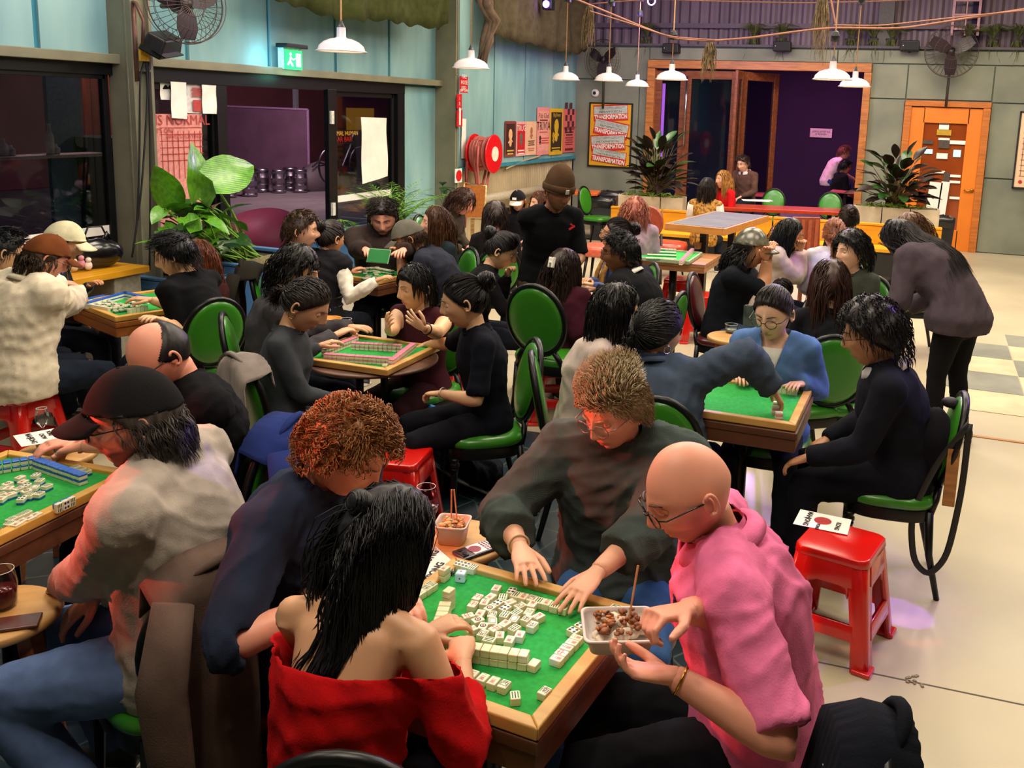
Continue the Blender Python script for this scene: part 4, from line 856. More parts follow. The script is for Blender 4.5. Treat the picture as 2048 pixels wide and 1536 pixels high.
def hair(style,Hc,HR,mat,parent,hi,rg,length=.3,vol=.012,hl=.5,col2=None,bodysp=None,nm='hair',bald=False,capped=False,hg=False):
    v,f,_,_,(X,Y,Z),(na,nz)=HG(hg or hi,False,0)
    g=G(); s=scalp(v,hl); k2=float(HR[:,0]@HR[:,0])
    if bald: # horseshoe fringe only
        s=np.minimum(s,(.048-.75*v[:,1]-v[:,2])*9)
    t=np.clip(s/.22,0,1)**.6
    r=rg
    bump=sum(np.sin(v@(r.normal(size=3)*k)+r.uniform(0,6))*a for k,a in((60,.5),(110,.35),(200,.2)))
    off=vol*t*(1+.18*bump) if style not in('buzz',) else (.008 if bald else .003)*t
    if style=='quiff': off=off*.75
    if style in('curly','wavyshort'): off=off*1.25
    d=v/np.linalg.norm(v,axis=1,keepdims=True); q=v*1.003+d*off[:,None]
    keep=s>-.02
    if capped: keep=keep&((v[:,2]-.22*v[:,1])<.036)
    f2=[p for p in f if all(keep[list(p)])]
    q=q@HR.T+Hc
    idx=-np.ones(len(v),int); used=sorted({i for p in f2 for i in p}); idx[used]=range(len(used)); g.add(q[used],[tuple(idx[list(p)]) for p in f2])
    L=LocksB(); N={'short':1100,'quiff':2600,'curly':1800,'wavyshort':1100,'buzz':0,'bob':1100,'long':1500,'bun':650,'pony':650,'clip':750}[style]
    if not hi: N=int(N*.5)
    wmul=1. if hi else 1.4
    if N:
        # roots
        R0=r.normal(size=(N*6,3)); R0[:,2]=R0[:,2]*.8+.35; R0/=np.linalg.norm(R0,axis=1,keepdims=True); R0=R0*V(.078,.097,.118)
        R0=R0[scalp(R0,hl)>.03]
        if bald: R0=R0[(R0[:,2]<.045)|(R0[:,1]<-.06)]
        if capped: R0=R0[(R0[:,2]-.22*R0[:,1])<.022]
        R0=R0[:N//(2 if capped else 1)]; N=len(R0)
        nrm=R0/V(.078,.097,.118)**2; nrm/=np.linalg.norm(nrm,axis=1,keepdims=True)
        K=12 if hi else 9; gl=HR.T@V(0,0,-1)
        P=[hpush(R0,vol*.6)]; 
        side=np.sign(R0[:,0:1]+1e-6)
        if style in('long','bob','clip'):
            step=(length if style!='bob' or length<.3 else .17)*r.uniform(.75,1.05,(N,1))/(K-1)*1.0+ .07/(K-1)
            offr=r.uniform(.85,1.35,(N,1)); ph=r.uniform(0,6,(N,1)); wig=r.normal(size=(N,3))*.22
            for k in range(1,K):
                tt=k/(K-1); back=V(0,-1,0)*(1.0 if style=='clip' else .55)
                comb=(side*V(1,0,0)*.8+back)*max(0,1-tt*3)+gl*(.45+tt*2.2)
                if style=='bob': comb=comb+np.where(R0[:,1:2]>0,-.1,0)*V(0,1,0)
                dd=comb+wig*(.5+.5*np.sin(ph+k*1.3)); dd/=np.linalg.norm(dd,axis=1,keepdims=True)
                nx=hpush(P[-1]+dd*step,vol*offr)
                if bodysp is not None:
                    w_=nx@HR.T+Hc
                    for c,rad in bodysp:
                        e=w_-c; l=np.linalg.norm(e,axis=1,keepdims=True); w_=np.where(l<rad,c+e/np.maximum(l,1e-5)*rad,w_)
                    nx=(w_-Hc)@HR/k2
                nx[:,0]=np.clip(nx[:,0],-(.088+.035*tt),.088+.035*tt); nx[:,1]=np.minimum(nx[:,1],.06)
                # keep hair off the face
                fc=(nx[:,1]>.045)&(nx[:,2]<.055)&(np.abs(nx[:,0])<.068); nx[fc,0]=np.sign(nx[fc,0]+1e-6)*.07
                P.append(nx)
            wd=.0031*wmul
        elif style in('bun','pony'):
            T=V(0,-.105,.065) if style=='bun' else V(0,-.112,.01)
            for k in range(1,K):
                tt=k/(K-1)
                if style=='pony' and k>K*.5: 
                    u=(k-K*.5)/(K*.5); nx=T+V(0,-.02,0)+gl*u*length+r.normal(size=(N,3))*.016*(.4+u)+V(0,-.03,0)*math.sin(u*2)
                    if bodysp is not None:
                        w_=nx@HR.T+Hc
                        for c,rad in bodysp:
                            e=w_-c; l=np.linalg.norm(e,axis=1,keepdims=True); w_=np.where(l<rad,c+e/np.maximum(l,1e-5)*rad,w_)
                        nx=(w_-Hc)@HR/k2
                else:
                    lim=.5 if style=='pony' else 1.; nx=hpush(R0*(1-tt/lim if tt<lim else 0)+T*min(1,tt/lim),vol*1.22)
                P.append(nx)
            wd=.0034*wmul
        else:
            ln={'short':.034,'quiff':.045,'curly':.050,'wavyshort':.06}[style]*(length/.3)
            for k in range(1,K):
                tt=k/(K-1)
                if style=='short': dd=nrm*.06+V(0,.45,0)*np.clip(R0[:,2:3]*12-.5,-1,1)+side*V(.3,0,0)*(R0[:,2:3]>.06)+gl*.7*(R0[:,2:3]<.05)+r.normal(size=(N,3))*.10
                elif style=='quiff':
                    top=np.clip((R0[:,2:3]-.055)/.03,0,1); dd=top*(nrm*.55+V(.35,-.25,0)+V(.2,-.7,-.1)*tt+np.stack([np.sin(R0[:,1]*60+k*.9),np.sin(R0[:,0]*55+1+k*.8),np.cos(R0[:,1]*50+k)],1)*.55)+(1-top)*(gl*.6+V(0,-.5,0)+nrm*.02)+r.normal(size=(N,3))*.12
                elif style=='curly': cl=np.round(R0*38)/38; dd=nrm*.35+np.stack([np.cos(k*.8+cl[:,0]*300+cl[:,1]*90),np.sin(k*.8+cl[:,1]*300),np.cos(k*.9+cl[:,2]*200+cl[:,0]*70)],1)*.85+gl*.35+r.normal(size=(N,3))*.12
                else: dd=nrm*.05+side*V(.4,0,0)*(1-tt)+gl*(.4+tt)+V(0,-.4,0)+np.stack([np.cos(k*.9+R0[:,0]*200),np.sin(k*.9+R0[:,1]*200),np.cos(k*.7+R0[:,2]*200)],1)*.38
                dd/=np.linalg.norm(dd,axis=1,keepdims=True); sc=np.ones((N,1))
                if style=='quiff': sc=.45+.75*np.clip((R0[:,2:3]-.055)/.03,0,1)
                nx=hpush(P[-1]+dd*ln*1.5/(K-1)*sc,vol*r.uniform(.9,1.45,(N,1)))
                fc=(nx[:,1]>.055)&(nx[:,2]<.045)&(np.abs(nx[:,0])<.06)
                nx[fc]=P[-1][fc]
                P.append(nx)
            wd={'quiff':.0021,'short':.0022,'curly':.0024,'wavyshort':.0027}[style]*wmul
        P=np.stack(P,1)@HR.T+Hc
        L.add(P,wd*r.uniform(.7,1.3,N))
        g.v+=L.g.v; g.f+=[tuple(i+g.n for i in q) for q in L.g.f]; g.m+=L.g.m; g.n+=L.g.n
    if style=='bun':
        c=Hc+HR@V(0,-.118,.07); v2=G().ell((0,0,0),(.042,.038,.042),n=20,k=14); a=v2.v[0]; a=a*(1+.10*np.sin(a@V(90,60,110)*1.6)+.07*np.sin(a@V(-120,80,60)*1.7))[:,None]; g.add(a@HR.T+c,v2.f)
        Lb=LocksB(); th=r.uniform(0,6.28,(60,1)); tt=np.linspace(0,4,10)[None,:]; ph=r.uniform(-.9,.9,(60,1))
        P=np.stack([np.cos(th+tt)*np.cos(ph),np.sin(ph)+0*tt,np.sin(th+tt)*np.cos(ph)],-1)*.044; Lb.add(P@HR.T+c,np.full(60,.006)); g.v+=Lb.g.v; g.f+=[tuple(i+g.n for i in q) for q in Lb.g.f]; g.m+=Lb.g.m; g.n+=Lb.g.n
    return build(nm,g,mat,parent,smooth=True)
def ik(S,T,a,b,pole):
    d=T-S; L=np.linalg.norm(d); 
    if L>(a+b)*.985: T=S+d/L*(a+b)*.985; d=T-S; L=np.linalg.norm(d)
    if L<abs(a-b)+.06: T=S+unit(d)*(abs(a-b)+.06); d=T-S; L=np.linalg.norm(d)
    u=d/L; c=(a*a+L*L-b*b)/(2*L); h=math.sqrt(max(a*a-c*c,0)); p=np.asarray(pole,float); p=unit(p-u*(p@u)); return S+u*c+p*h,T
def hand(W,h,n,s,curl=.35,spread=.0,hi=False,grip=0,sc=1.):
    """W wrist, h hand direction, n palm normal (out of the palm), s thumb side"""
    h=unit(h); n=unit(n-h*(n@h)); s=unit(s-h*(s@h)-n*(s@n)); g=G()
    R_=[]; 
    for t,w,th in((-.012,.024,.021),(.01,.027,.019),(.035,.036,.0165),(.065,.040,.0145),(.088,.038,.012)):
        c=W+h*t*sc; a=np.linspace(0,2*math.pi,12,endpoint=False); R_.append(c+sc*(w*np.cos(a)[:,None]*s+th*np.sin(a)[:,None]*n))
    g.rings(R_)
    for i,(o,l) in enumerate(((.030,.072),(.010,.082),(-.010,.075),(-.028,.058))):
        b=W+h*.080*sc+s*o*sc; ang=0; d0=unit(h+s*(o*6*spread+o*1.5)); P=[b-d0*.015,b]; d=d0
        cc=curl*(1+.12*i)+(grip if i>0 else grip*.6)
        for k,fr in enumerate((.45,.3,.25)):
            ang+=cc*(.8 if k==0 else 1.1); d=unit(d0*math.cos(ang)+n*math.sin(ang)); P.append(P[-1]+d*l*fr*sc)
        rr=np.array([.0098,.0096,.0086,.0078,.0062])*sc*(.92 if i==3 else 1)
        g.tube(P,rr,8,flat=1.)
    b=W+h*.022*sc+s*.026*sc+n*.004; d1=unit(h*.75+s*.75+n*.25); d2=unit(h*.95+s*.30+n*(.25+grip*.5)); g.tube([b-d1*.01,b+d1*.02*sc,b+d1*.042*sc,b+d1*.042*sc+d2*.03*sc,b+d1*.042*sc+d2*.05*sc],np.array([.013,.0125,.0115,.0105,.0075])*sc,8)
    return g
PEOPLE=[]
SKIN={'fair':'#e3ab8c','pale':'#ecbb9d','tan':'#c98f68','brown':'#8e5c3e','olive':'#d6a17c','asian':'#dfae85','pink':'#e79d84'}
def person(label,head,a,look=(0,0),z=None,seat=.45,stand=False,lean=10,slean=0,sc=1.,skin='fair',hs='short',hc='#2a1a12',hc2=None,hlen=.3,hl=.66,vol=.012,
           top='#222222',topk='cloth',sleeve='long',bot='#1b1f2a',botk='denim',hands=None,curl=(.35,.35),palm=(None,None),grip=(0,0),spread=(0,0),fem=False,w=1.,beard=0,glasses=None,cap=None,chair_=None,
           shoes='#1c1c1c',feet=(0,0),knee=None,hi=False,hunch=1.2,neckline='round',collar=None,legs=True,twist=0,eyes=True,extra=None,bald=False,seatrot=0,headroll=0,loose=.0,mat_top=None,hood=False,seed=0,wr=.006,group=None,shoulder=None,fullface=False,chairoff=(0,0),look_abs=None,hairm=None,open_eyes=False,headk=None,stoolproto=None,chairlabel=None):
    fr_=len(PEOPLE)>=7 and not stand; sc*=.935 if fr_ else 1; seat_c=seat; seat-=.035 if fr_ else 0; hk=headk if headk else (1.23 if fr_ else 1.06); w*=1.09 if fr_ else 1
    rg=np.random.default_rng(abs(hash(label[:24]))%1000 if 0 else len(label)*37+int(head[0])); 
    psi=iyaw(head[0],a); fw=V(math.cos(psi),math.sin(psi),0); lf=V(-math.sin(psi),math.cos(psi),0); up=V(0,0,1); k=sc
    def dr(deg): t=math.radians(deg); s_=math.radians(slean); return unit(fw*math.sin(t)+up*math.cos(t)+lf*math.sin(s_))
    p0=V(0,0,0); wa=p0+.14*k*dr(lean*.4); ch=wa+.20*k*dr(lean*.95); nb=ch+.17*k*dr(lean*hunch)
    hy=psi+math.radians(look[0]); hp=math.radians(look[1]); hf=V(math.cos(hy)*math.cos(hp),math.sin(hy)*math.cos(hp),-math.sin(hp)); hr=V(math.sin(hy),-math.cos(hy),0); hu=np.cross(hr,hf)
    HR=np.array([hr,hf,hu]).T
    if headroll: HR=HR@rotax((0,1,0),math.radians(headroll))
    neckd=unit(dr(lean*hunch*.9+12)); skb=nb+.058*k*neckd; hk=hk*k; hc_=skb+HR@V(0,.022,.085)*hk
    pz=(seat+.085) if not stand else .93*k
    if z is None: z=pz+hc_[2]
    Hc=atz(head[0],head[1],z); off=Hc-hc_; 
    p0,wa,ch,nb,skb=[q+off for q in(p0,wa,ch,nb,skb)]
    R=root('person',(p0[0],p0[1],0),psi,label,'person',group)
    ws=(1. if not fem else .88)*w*k
    sm=skinmat(SKIN.get(skin,skin)); tb=unit(nb-ch)
    # shoulders
    tw=math.radians(twist); lat=lf*math.cos(tw)-fw*math.sin(tw)
    SH=[nb-tb*.045*k+lat*s*.183*ws+fw*.0 for s in(1,-1)]
    if shoulder: SH=[SH[i]+up*shoulder[i] for i in range(2)]
    ARM=[]
    for i,s in enumerate((1,-1)):
        hd_=(hands or (None,None))[i]
        if hd_ is None: T=p0+fw*.30*k+lf*s*.10+up*.085
        elif hd_[0]=='b': T=p0+fw*hd_[1]+lf*hd_[2]+up*hd_[3]
        elif hd_[0]=='h': T=Hc+HR@V(*hd_[1:])
        else: T=atz(hd_[1],hd_[2],hd_[3])
        pole=hd_[4] if (hd_ is not None and hd_[0]=='p' and len(hd_)>4) else (-up*.9+lf*s*.5-fw*.3)
        if hd_ is not None and hd_[0]=='p' and len(hd_)>4: pole=fw*pole[0]+lf*pole[1]+up*pole[2]
        E,T=ik(SH[i],T,.29*k,.25*k,pole); ARM.append((SH[i],E,T))
    def torso(g,e=0.,zlo=-.09,waist=1.,neck=True,fl=0.):
        if fem: sect=[(p0+V(0,0,zlo*1.),.150,.105),(p0,.168,.120),(wa,.122*waist,.092),(ch-(ch-wa)*.3,.132,.108),(ch,.140,.120),(nb-tb*.055*k,.148,.088),(nb-tb*.012*k,.085,.065)]
        else: sect=[(p0+V(0,0,zlo),.145,.110),(p0,.160,.125),(wa,.145*waist,.108),(ch-(ch-wa)*.3,.152,.118),(ch,.162,.125),(nb-tb*.055*k,.168,.095),(nb-tb*.010*k,.095,.07)]
        out=[]; 
        for j,(c,rx,ry) in enumerate(sect):
            rx=rx*w*k+e+(fl if j<2 else fl*.5); ry=ry*w*k+e+(fl if j<2 else fl*.5); mix=min(1,j/4.)
            ax=unit(lf*(1-mix)+lat*mix); d_=tb if j>3 else unit(ch-p0); fy=unit(np.cross(ax,d_)) if j>1 else unit(np.cross(ax,up)); 
            if j>4: rx=rx*(1-.0)
            aa=np.linspace(0,2*math.pi,20,endpoint=False); out.append(c+np.cos(aa)[:,None]*rx*ax+np.sin(aa)[:,None]*ry*fy)
        g.rings(out)
        for s_ in SH: g.ell(s_,(.058*ws+e,.055*ws+e,.055*ws+e),n=12,k=8)
        for s_ in SH: g.tube([nb-tb*.01,nb*.45+s_*.55+up*.006,s_],[.055*ws+e*.6,.052*ws+e,.05*ws+e],10)
    def arm(g,i,e=0.,upto=1.,flare=0.):
        S_,E,T=ARM[i]; m=ws**.7; P=[S_,S_*.5+E*.5,E*.93+S_*.07,E,E*.9+T*.1,E*.68+T*.32,E*.35+T*.65,T]; r_=np.array([.052,.047,.041,.040,.043,.042,.034,.0265])*m+e
        if isinstance(upto,str): # fraction of the whole arm covered, 0.5=elbow
            n_={'short':2,'elbow':4,'fore':6}[upto if isinstance(upto,str) else 'fore']; P=P[:n_+1]; r_=r_[:n_+1].copy()
        if upto=='short' or flare: r_[-1]+=.012; 
        g.tube(P,r_,12)
    def leg(g,i,e=0.,short=False,skirt=False):
        s=(1,-1)[i]; hip=p0+lf*s*.085*k+up*(-.01)
        if stand:
            ft=p0*V(1,1,0)+lf*s*.11+fw*(.04*s)+up*.09; kn=(hip+ft)/2+fw*.04
        else:
            kk=(knee[i] if knee else (.42,.14*s,-.055)); kn=p0+fw*kk[0]*k+lf*kk[1]+up*kk[2]; fo=feet[i] if not hasattr(feet[i],'__len__') else feet[i]
            fx,fy=(fo if hasattr(fo,'__len__') else (fo,0)); ft=V(kn[0],kn[1],.09)+fw*fx+lf*fy
        P=[hip,hip*.6+kn*.4,hip*.12+kn*.88,kn,kn*.9+ft*.1,kn*.62+ft*.38,kn*.2+ft*.8,ft]; r_=np.array([.098,.088,.066,.062,.058,.058,.042,.040])*ws+e
        if e: r_[-1]+=.012; r_[-2]+=.008
        g.tube(P,r_,12); return kn,ft
    vb=.0115 if hi else .017
    # body: torso, arms, neck, legs as one skin surface
    g=G(); torso(g,-.010)
    for i in(0,1): arm(g,i,-.004 if sleeve=='long' else 0)
    g.tube([nb-tb*.06,nb-tb*.01,nb*.5+skb*.5,skb+HR@V(0,.0,.03)],np.array([.075,.058,.052,.055])*(ws**.5),14)
    if legs:
        for i in(0,1): leg(g,i,-.012)
    bv,bf=remesh(g,vb,sm,2); B=G().add(bv,bf)
    # hands
    for i,s in enumerate((1,-1)):
        S_,E,T=ARM[i]; hd=unit(T-E); pn=palm[i]
        if pn is None: hdir=unit(hd+V(0,0,-.15)); n_=-up+fw*.1; sd=-lf*s
        else:
            hdir=unit(fw*pn[0][0]+lf*pn[0][1]+up*pn[0][2]); n_=fw*pn[1][0]+lf*pn[1][1]+up*pn[1][2]; sd=np.cross(hdir,n_)*(-s if len(pn)<3 else pn[2])
        gh=hand(T,hdir,n_,sd,curl[i],spread[i],hi,grip[i],sc=k*(1. if not fem else .92))
        if hi: hv,hf_=remesh(gh,.0042,sm,2); B.add(hv,hf_)
        else: B.join(gh)
    # head
    v,f,lip,bd,_,_=HG(hi or fullface,fem,beard); nb0=B.n; v=v*hk*(1. if not fem else .98); hv=v@HR.T+Hc; B.add(hv,f)
    for s in(1,-1): # ears
        ge=G(); aa=np.linspace(-2.2,2.4,12); e0=V(s*.0745,-.004,-.002)*hk
        ge.tube([e0+V(s*.010,-.012+.0*math.cos(t),0)+V(s*.003,math.cos(t)*-.014-.002,math.sin(t)*.027+.002) for t in aa],.0052,7)
        ge.ell(e0+V(s*.004,-.008,0),(.008,.015,.024),n=12,k=8); ge.ell(e0+V(s*.008,-.008,-.026),(.006,.008,.009),n=8,k=6)
        ge.v=[q@HR.T+Hc for q in ge.v]; B.join(ge)
    eyec=[V(s*.031,.0665,.0095)*hk for s in(1,-1)]
    if eyes:
        for e_ in eyec: # lids
            gl_=G(); aa=np.linspace(0,2*math.pi,14,endpoint=False); rl=.0138
            for lo,hi_ in(((.08 if open_eyes else -.28),1.35),(-1.3,(-.55 if open_eyes else -.5))):
                rr_=[]
                for ph in np.linspace(lo,hi_,5):
                    rr_.append([e_+rl*V(math.sin(q)*math.cos(ph)*1.,math.cos(q)*math.cos(ph),math.sin(ph)) for q in np.linspace(-1.35,1.35,9)])
                rr_=np.array(rr_); gl_.add(rr_.reshape(-1,3),[(i*9+j,i*9+j+1,i*9+j+10,i*9+j+9) for i in range(4) for j in range(8)])
            gl_.v=[q@HR.T+Hc for q in gl_.v]; B.join(gl_)
    me_o=build('body',B,sm,R,smooth=True); me=me_o.data
    at=me.attributes.new('tint','FLOAT_COLOR','POINT'); arr=np.zeros((B.n,4)); arr[:,3]=1; arr[nb0:nb0+len(lip),0]=lip*.8; arr[nb0:nb0+len(lip),1]=bd; at.data.foreach_set('color',arr.ravel())
    if eyes:
        for e_ in eyec:
            ge=G().ell((0,0,0),(.0122,.0122,.0122),n=14,k=10,m=0); ge.v=[(q+e_)@HR.T+Hc for q in ge.v]
            gi=G(); dn=unit(V(0,1,-.25)) if not open_eyes else V(0,1,0); sx,ux,_=frame(dn)
            gi.rings([[e_+dn*.0112+.0054*q*(math.cos(t)*sx+math.sin(t)*ux)+dn*.0014*(1-q) for t in np.linspace(0,6.28,13)[:-1]] for q in(1.,.7,.05)]); gi.v=[q@HR.T+Hc for q in gi.v]; n0=len(ge.f); ge.join(gi,m=1)
            build('eye',ge,[M('#e9e2da',.2),M('#2b1a10',.15)],R,smooth=True)
        for s in(1,-1):
            P=[V(s*x_,y_,z_)*hk for x_,y_,z_ in((.012,.0945,.0285),(.024,.0935,.0335),(.036,.087,.0345),(.047,.076,.030))]; gb=G().tube(P,[.003,.0042,.004,.0018],6,flat=.6); gb.v=[q@HR.T+Hc for q in gb.v]; build('eyebrow',gb,hairmat(hc if hs!='none' else '#4a3426'),R,smooth=True)
    # clothes
    ms={'long':1.,'short':'short','none':None,'elbow':'elbow','fore':'fore'}[sleeve]
    g=G(); eb=.010+loose; torso(g,eb,zlo=-.10,fl=.008+loose*.8)
    if ms is not None:
        for i in(0,1): arm(g,i,.011+loose*.8,ms)
    if collar=='high': g.tube([nb-tb*.03,nb+tb*.012,nb*.55+skb*.45],[.085*ws,.073*ws,.066*ws],14)
    if not hi and False: pass
    tm=mat_top or (cloth(top,topk) if topk!='leather' else M(top,.35,coat=.3))
    tv,tf=remesh(g,vb,tm,3)
    if hi or loose>.0 or True: tv=wrinkle(tv,vnormals(tv,tf),seed+3,wr if hi else wr*.8)
    tv=np.array(tv); 
    if neckline=='off': # off the shoulder: cut the cloth above the upper arm line
        tm_=unit(tb*.9+up*.4); cut=(tv-nb)@tm_; lim=-.115*k; mv=(cut>lim)&(cut<lim+1.7*vb); tv[mv]-=np.outer(cut[mv]-lim,tm_); cut=(tv-nb)@tm_; keep=cut<lim+1e-4; tf=[q for q in tf if all(keep[list(q)])]
    elif neckline=='v':
        h_=(tv-nb)@tb; l_=(tv-nb)@lat; wv=.012+(h_+.16)*.30; mv=((tv-nb)@fw>.02)&(h_>-.15)&(np.abs(l_)<wv)&(np.abs(l_)>wv-1.6*vb); tv[mv]+=np.outer(np.sign(l_[mv])*(wv[mv]+1e-5-np.abs(l_[mv])),lat)
        keep=~((((tv-nb)@fw>.02)&(np.abs((tv-nb)@lat)<(.012+((tv-nb)@tb+.16)*.30))&((tv-nb)@tb>-.15))); tf=[q for q in tf if all(keep[list(q)])]
    if neckline!='off':
        ax_=unit(skb-nb); rel=tv-nb; h_=rel@ax_; rd=rel-np.outer(h_,ax_); L_=np.linalg.norm(rd,axis=1); rn={'round':.072,'v':.075}[neckline]*(w*k)**.5
        if collar=='high': rn=.062
        mv=(L_<rn)&(L_>rn-1.8*vb)&(h_>-.07); tv[mv]+=rd[mv]/L_[mv][:,None]*(rn-L_[mv])[:,None]; L_[mv]=rn
        keep=(L_>=rn-1e-5)|(h_<-.07); tf=[q for q in tf if all(keep[list(q)])]
    G_=G().add(tv,tf); top_o=build('sleeveless_top' if sleeve=='none' else 'shirt',G_,tm,R,smooth=True)
    if collar!='high' and neckline=='round': # neckband
        ax=unit(np.cross(tb,fw)); fy=unit(np.cross(ax,tb)); P=[nb-tb*.004*k+ax*math.cos(t)*.074*(w*k)**.5+fy*math.sin(t)*.074*(w*k)**.5-tb*.004*max(0,-math.sin(t)) for t in np.linspace(0,2*math.pi,25)[:-1]]
        if collar is None: build('neckband',G().tube(P,.006,6,closed=True),tm,R,smooth=True)
    if collar and collar!='high': # folded shirt collar
        g=G(); ax=unit(np.cross(tb,fw)); fy=unit(np.cross(ax,tb)); A_=[];B_=[]
        for t in np.linspace(math.radians(-78),math.radians(258),26):
            d_=-ax*math.cos(t)*.066-fy*math.sin(t)*-.056*-1; d_=ax*math.cos(t)*.076*k*w**.5+fy*math.sin(t)*.070*k*w**.5
            fr_=max(0,math.sin(math.radians(270)-t)) ; ff=1-min(1,abs(t-math.radians(90))/2.93)
            A_.append(nb+d_+tb*(.030+.012*ff)); B_.append(nb+d_*1.55+tb*(.016-.040*(1-ff)))
        # opening at the front (-fy is the wearer's front)
        A_=np.array(A_);B_=np.array(B_); C_=(A_+B_)/2+unit(B_[0]-A_[0])*0+ (A_-nb)*.14
        n_=len(A_); g.add(np.concatenate([A_,C_,B_,A_*1.0+tb*-.006]),[(i,i+1,n_+i+1,n_+i) for i in range(n_-1)]+[(n_+i,n_+i+1,2*n_+i+1,2*n_+i) for i in range(n_-1)])
        sgn=1 if (fy@fw)>0 else -1
        if sgn>0: # rotate so that the gap faces forward
            Rm=rotax(tb,math.pi); g.v=[(q-nb)@Rm.T+nb for q in g.v]
        o_=build('collar',g,cloth(collar),R,smooth=True); md=o_.modifiers.new('s','SOLIDIFY'); md.thickness=.004
    if legs:
        bm={'denim':cloth(bot,'denim',sc=14,bump=.2),'cloth':cloth(bot),'sheen':M(bot,.45,0,'cloth',9,.1,bump=.2)}[botk]
        g=G(); fts=[]
        hp_=[(p0+V(0,0,-.07),.155,.118),(p0,.168,.128),(wa*.55+p0*.45,.150,.112)]; out=[]
        for c,rx,ry in hp_:
            aa=np.linspace(0,2*math.pi,18,endpoint=False); out.append(c+np.cos(aa)[:,None]*rx*ws*lf+np.sin(aa)[:,None]*ry*ws*fw)
        g.rings(out)
        for i in(0,1): fts.append(leg(g,i,.006)[1])
        if fem and stand: 
            for s in(1,-1): g.ell(p0+lf*s*.07-fw*.06+V(0,0,-.03),(.10*w,.10*w,.11),n=12,k=8)
        tv,tf=remesh(g,vb*1.1,bm,3); tv=wrinkle(tv,vnormals(tv,tf),seed+9,.0045); build('trousers',G().add(tv,tf),bm,R,smooth=True)
        sh=M(shoes,.5,sc=8) ; so=M('#d8d2c6',.6)
        for ft in fts:
            g=G(); b=V(ft[0],ft[1],0)
            R_=[]
            for x_,wd,h_ in((-.075,.028,.075),(-.05,.036,.095),(0,.038,.092),(.05,.040,.070),(.10,.045,.050),(.145,.042,.040),(.175,.026,.030)):
                aa=np.linspace(0,2*math.pi,14,endpoint=False); R_.append([b+fw*x_+lf*wd*math.cos(t)+up*(.012+h_*.5+h_*.5*math.sin(t)) for t in aa])
            g.rings(R_); sv=build('shoe',g,sh,R,smooth=True)
            g=G(); R_=[[b+fw*x_*q+lf*y_*q+up*z_ for x_,y_ in((-.085,0),(-.07,.030),(0,.040),(.09,.047),(.15,.040),(.188,0),(.15,-.040),(.09,-.047),(0,-.040),(-.07,-.030))] for z_,q in((.001,.97),(.006,1.),(.022,1.),(.026,.96))]; g.rings(R_); build('shoe_sole',g,so,sv,smooth='auto')
    # hair
    body_sp=[(nb-tb*.09+fw*.02,.128*ws),(ch-tb*.02+fw*.02,.150*ws+loose),(wa+tb*.06+fw*.02,.135*ws+loose),(nb-tb*.03,.078)]+[(S_,.066) for S_ in SH]
    if hs in('bun','pony'): vol=min(vol,.009) if vol==.012 else vol
    if hs!='none': hair(hs,Hc,HR*hk,hairm or hairmat(hc,hc2),R,hi,rg,hlen,vol,hl,bodysp=body_sp,bald=bald,capped=cap is not None,hg=fullface)
    # headwear
    if cap:
        kind,cc=cap[0],cap[1]; cm=cloth(cc) if kind!='camo' else M('#6d6a55',.3,0,'plain',22,.6,c2='#1e1c18',coat=.4)
        v,f,_,_,_,(na,nz)=HG(False,False,0); d=v/np.linalg.norm(v,axis=1,keepdims=True)
        kb_=.22*(1 if kind!='beanie' else .3); v=v.copy(); hgt=v[:,2]-kb_*v[:,1]
        lim={'cap':.030,'camo':.03,'flat':.026,'beanie':.012}[kind]; mv=(hgt<lim)&(hgt>lim-.013); v[mv,2]+=lim+1e-5-hgt[mv]; hgt=v[:,2]-kb_*v[:,1]; keep=hgt>=lim
        o_=np.where(keep,.014,0); 
        if kind=='beanie': o_=.018+.055*np.clip((v[:,2]-.04)/.08,0,1)**1.5
        if kind=='flat': o_=.014+.022*np.clip((v[:,1])/.09,0,1)*np.clip((v[:,2]-.03)/.05,0,1)+.012*np.clip((v[:,2]-.05)/.03,0,1)
        q=(v+d*np.broadcast_to(o_,(len(v),))[:,None])*hk; f2=[p_ for p_ in f if all(keep[list(p_)])]; g=G().add(q@HR.T+Hc,f2); co=build('cap' if kind!='beanie' else 'beanie',g,cm,R,smooth=True); md=co.modifiers.new('s','SOLIDIFY'); md.thickness=.003
        if kind!='beanie':
            bm_=cloth(cap[2] if len(cap)>2 else cc) if kind!='camo' else cm; back=-1 if (len(cap)>3 and cap[3]=='back') else 1
            g=G(); rows=[]
            for r_ in np.linspace(0,1,5):
                rows.append([HR@(V(math.sin(t)*(.076+.004*r_),back*(.052+ .050*math.cos(t)+r_*.072*math.cos(t)**.6),.046-.022*r_-.016*(math.sin(t)**2)*1.2+.004)*hk)+Hc for t in np.linspace(-1.25,1.25,15)])
            rows=np.array(rows); n_=15; up_=HR[:,2]*.004
            g.add(rows.reshape(-1,3),[(i*n_+j,i*n_+j+1,(i+1)*n_+j+1,(i+1)*n_+j) for i in range(4) for j in range(n_-1)]); bo=build('cap_brim',g,bm_,co,smooth=True); md=bo.modifiers.new('s','SOLIDIFY'); md.thickness=.004
            g=G().ell((0,0,.134*hk),(.006,.006,.004),n=8,k=5); g.v=[q@HR.T+Hc for q in g.v]; build('cap_button',g,bm_,co)
            if len(cap)>4: 
                c_=Hc+HR@V(0,.098,.07)*hk*1.04; g=G(); r3,u3,_=frame(HR@V(0,1,.45)); g.box(c_+HR@V(0,.012,.012),(.05,.006,.028),HR@rotax((1,0,0),.42)); build('cap_badge',g,WHITE,co,bevel=.004)
        else:
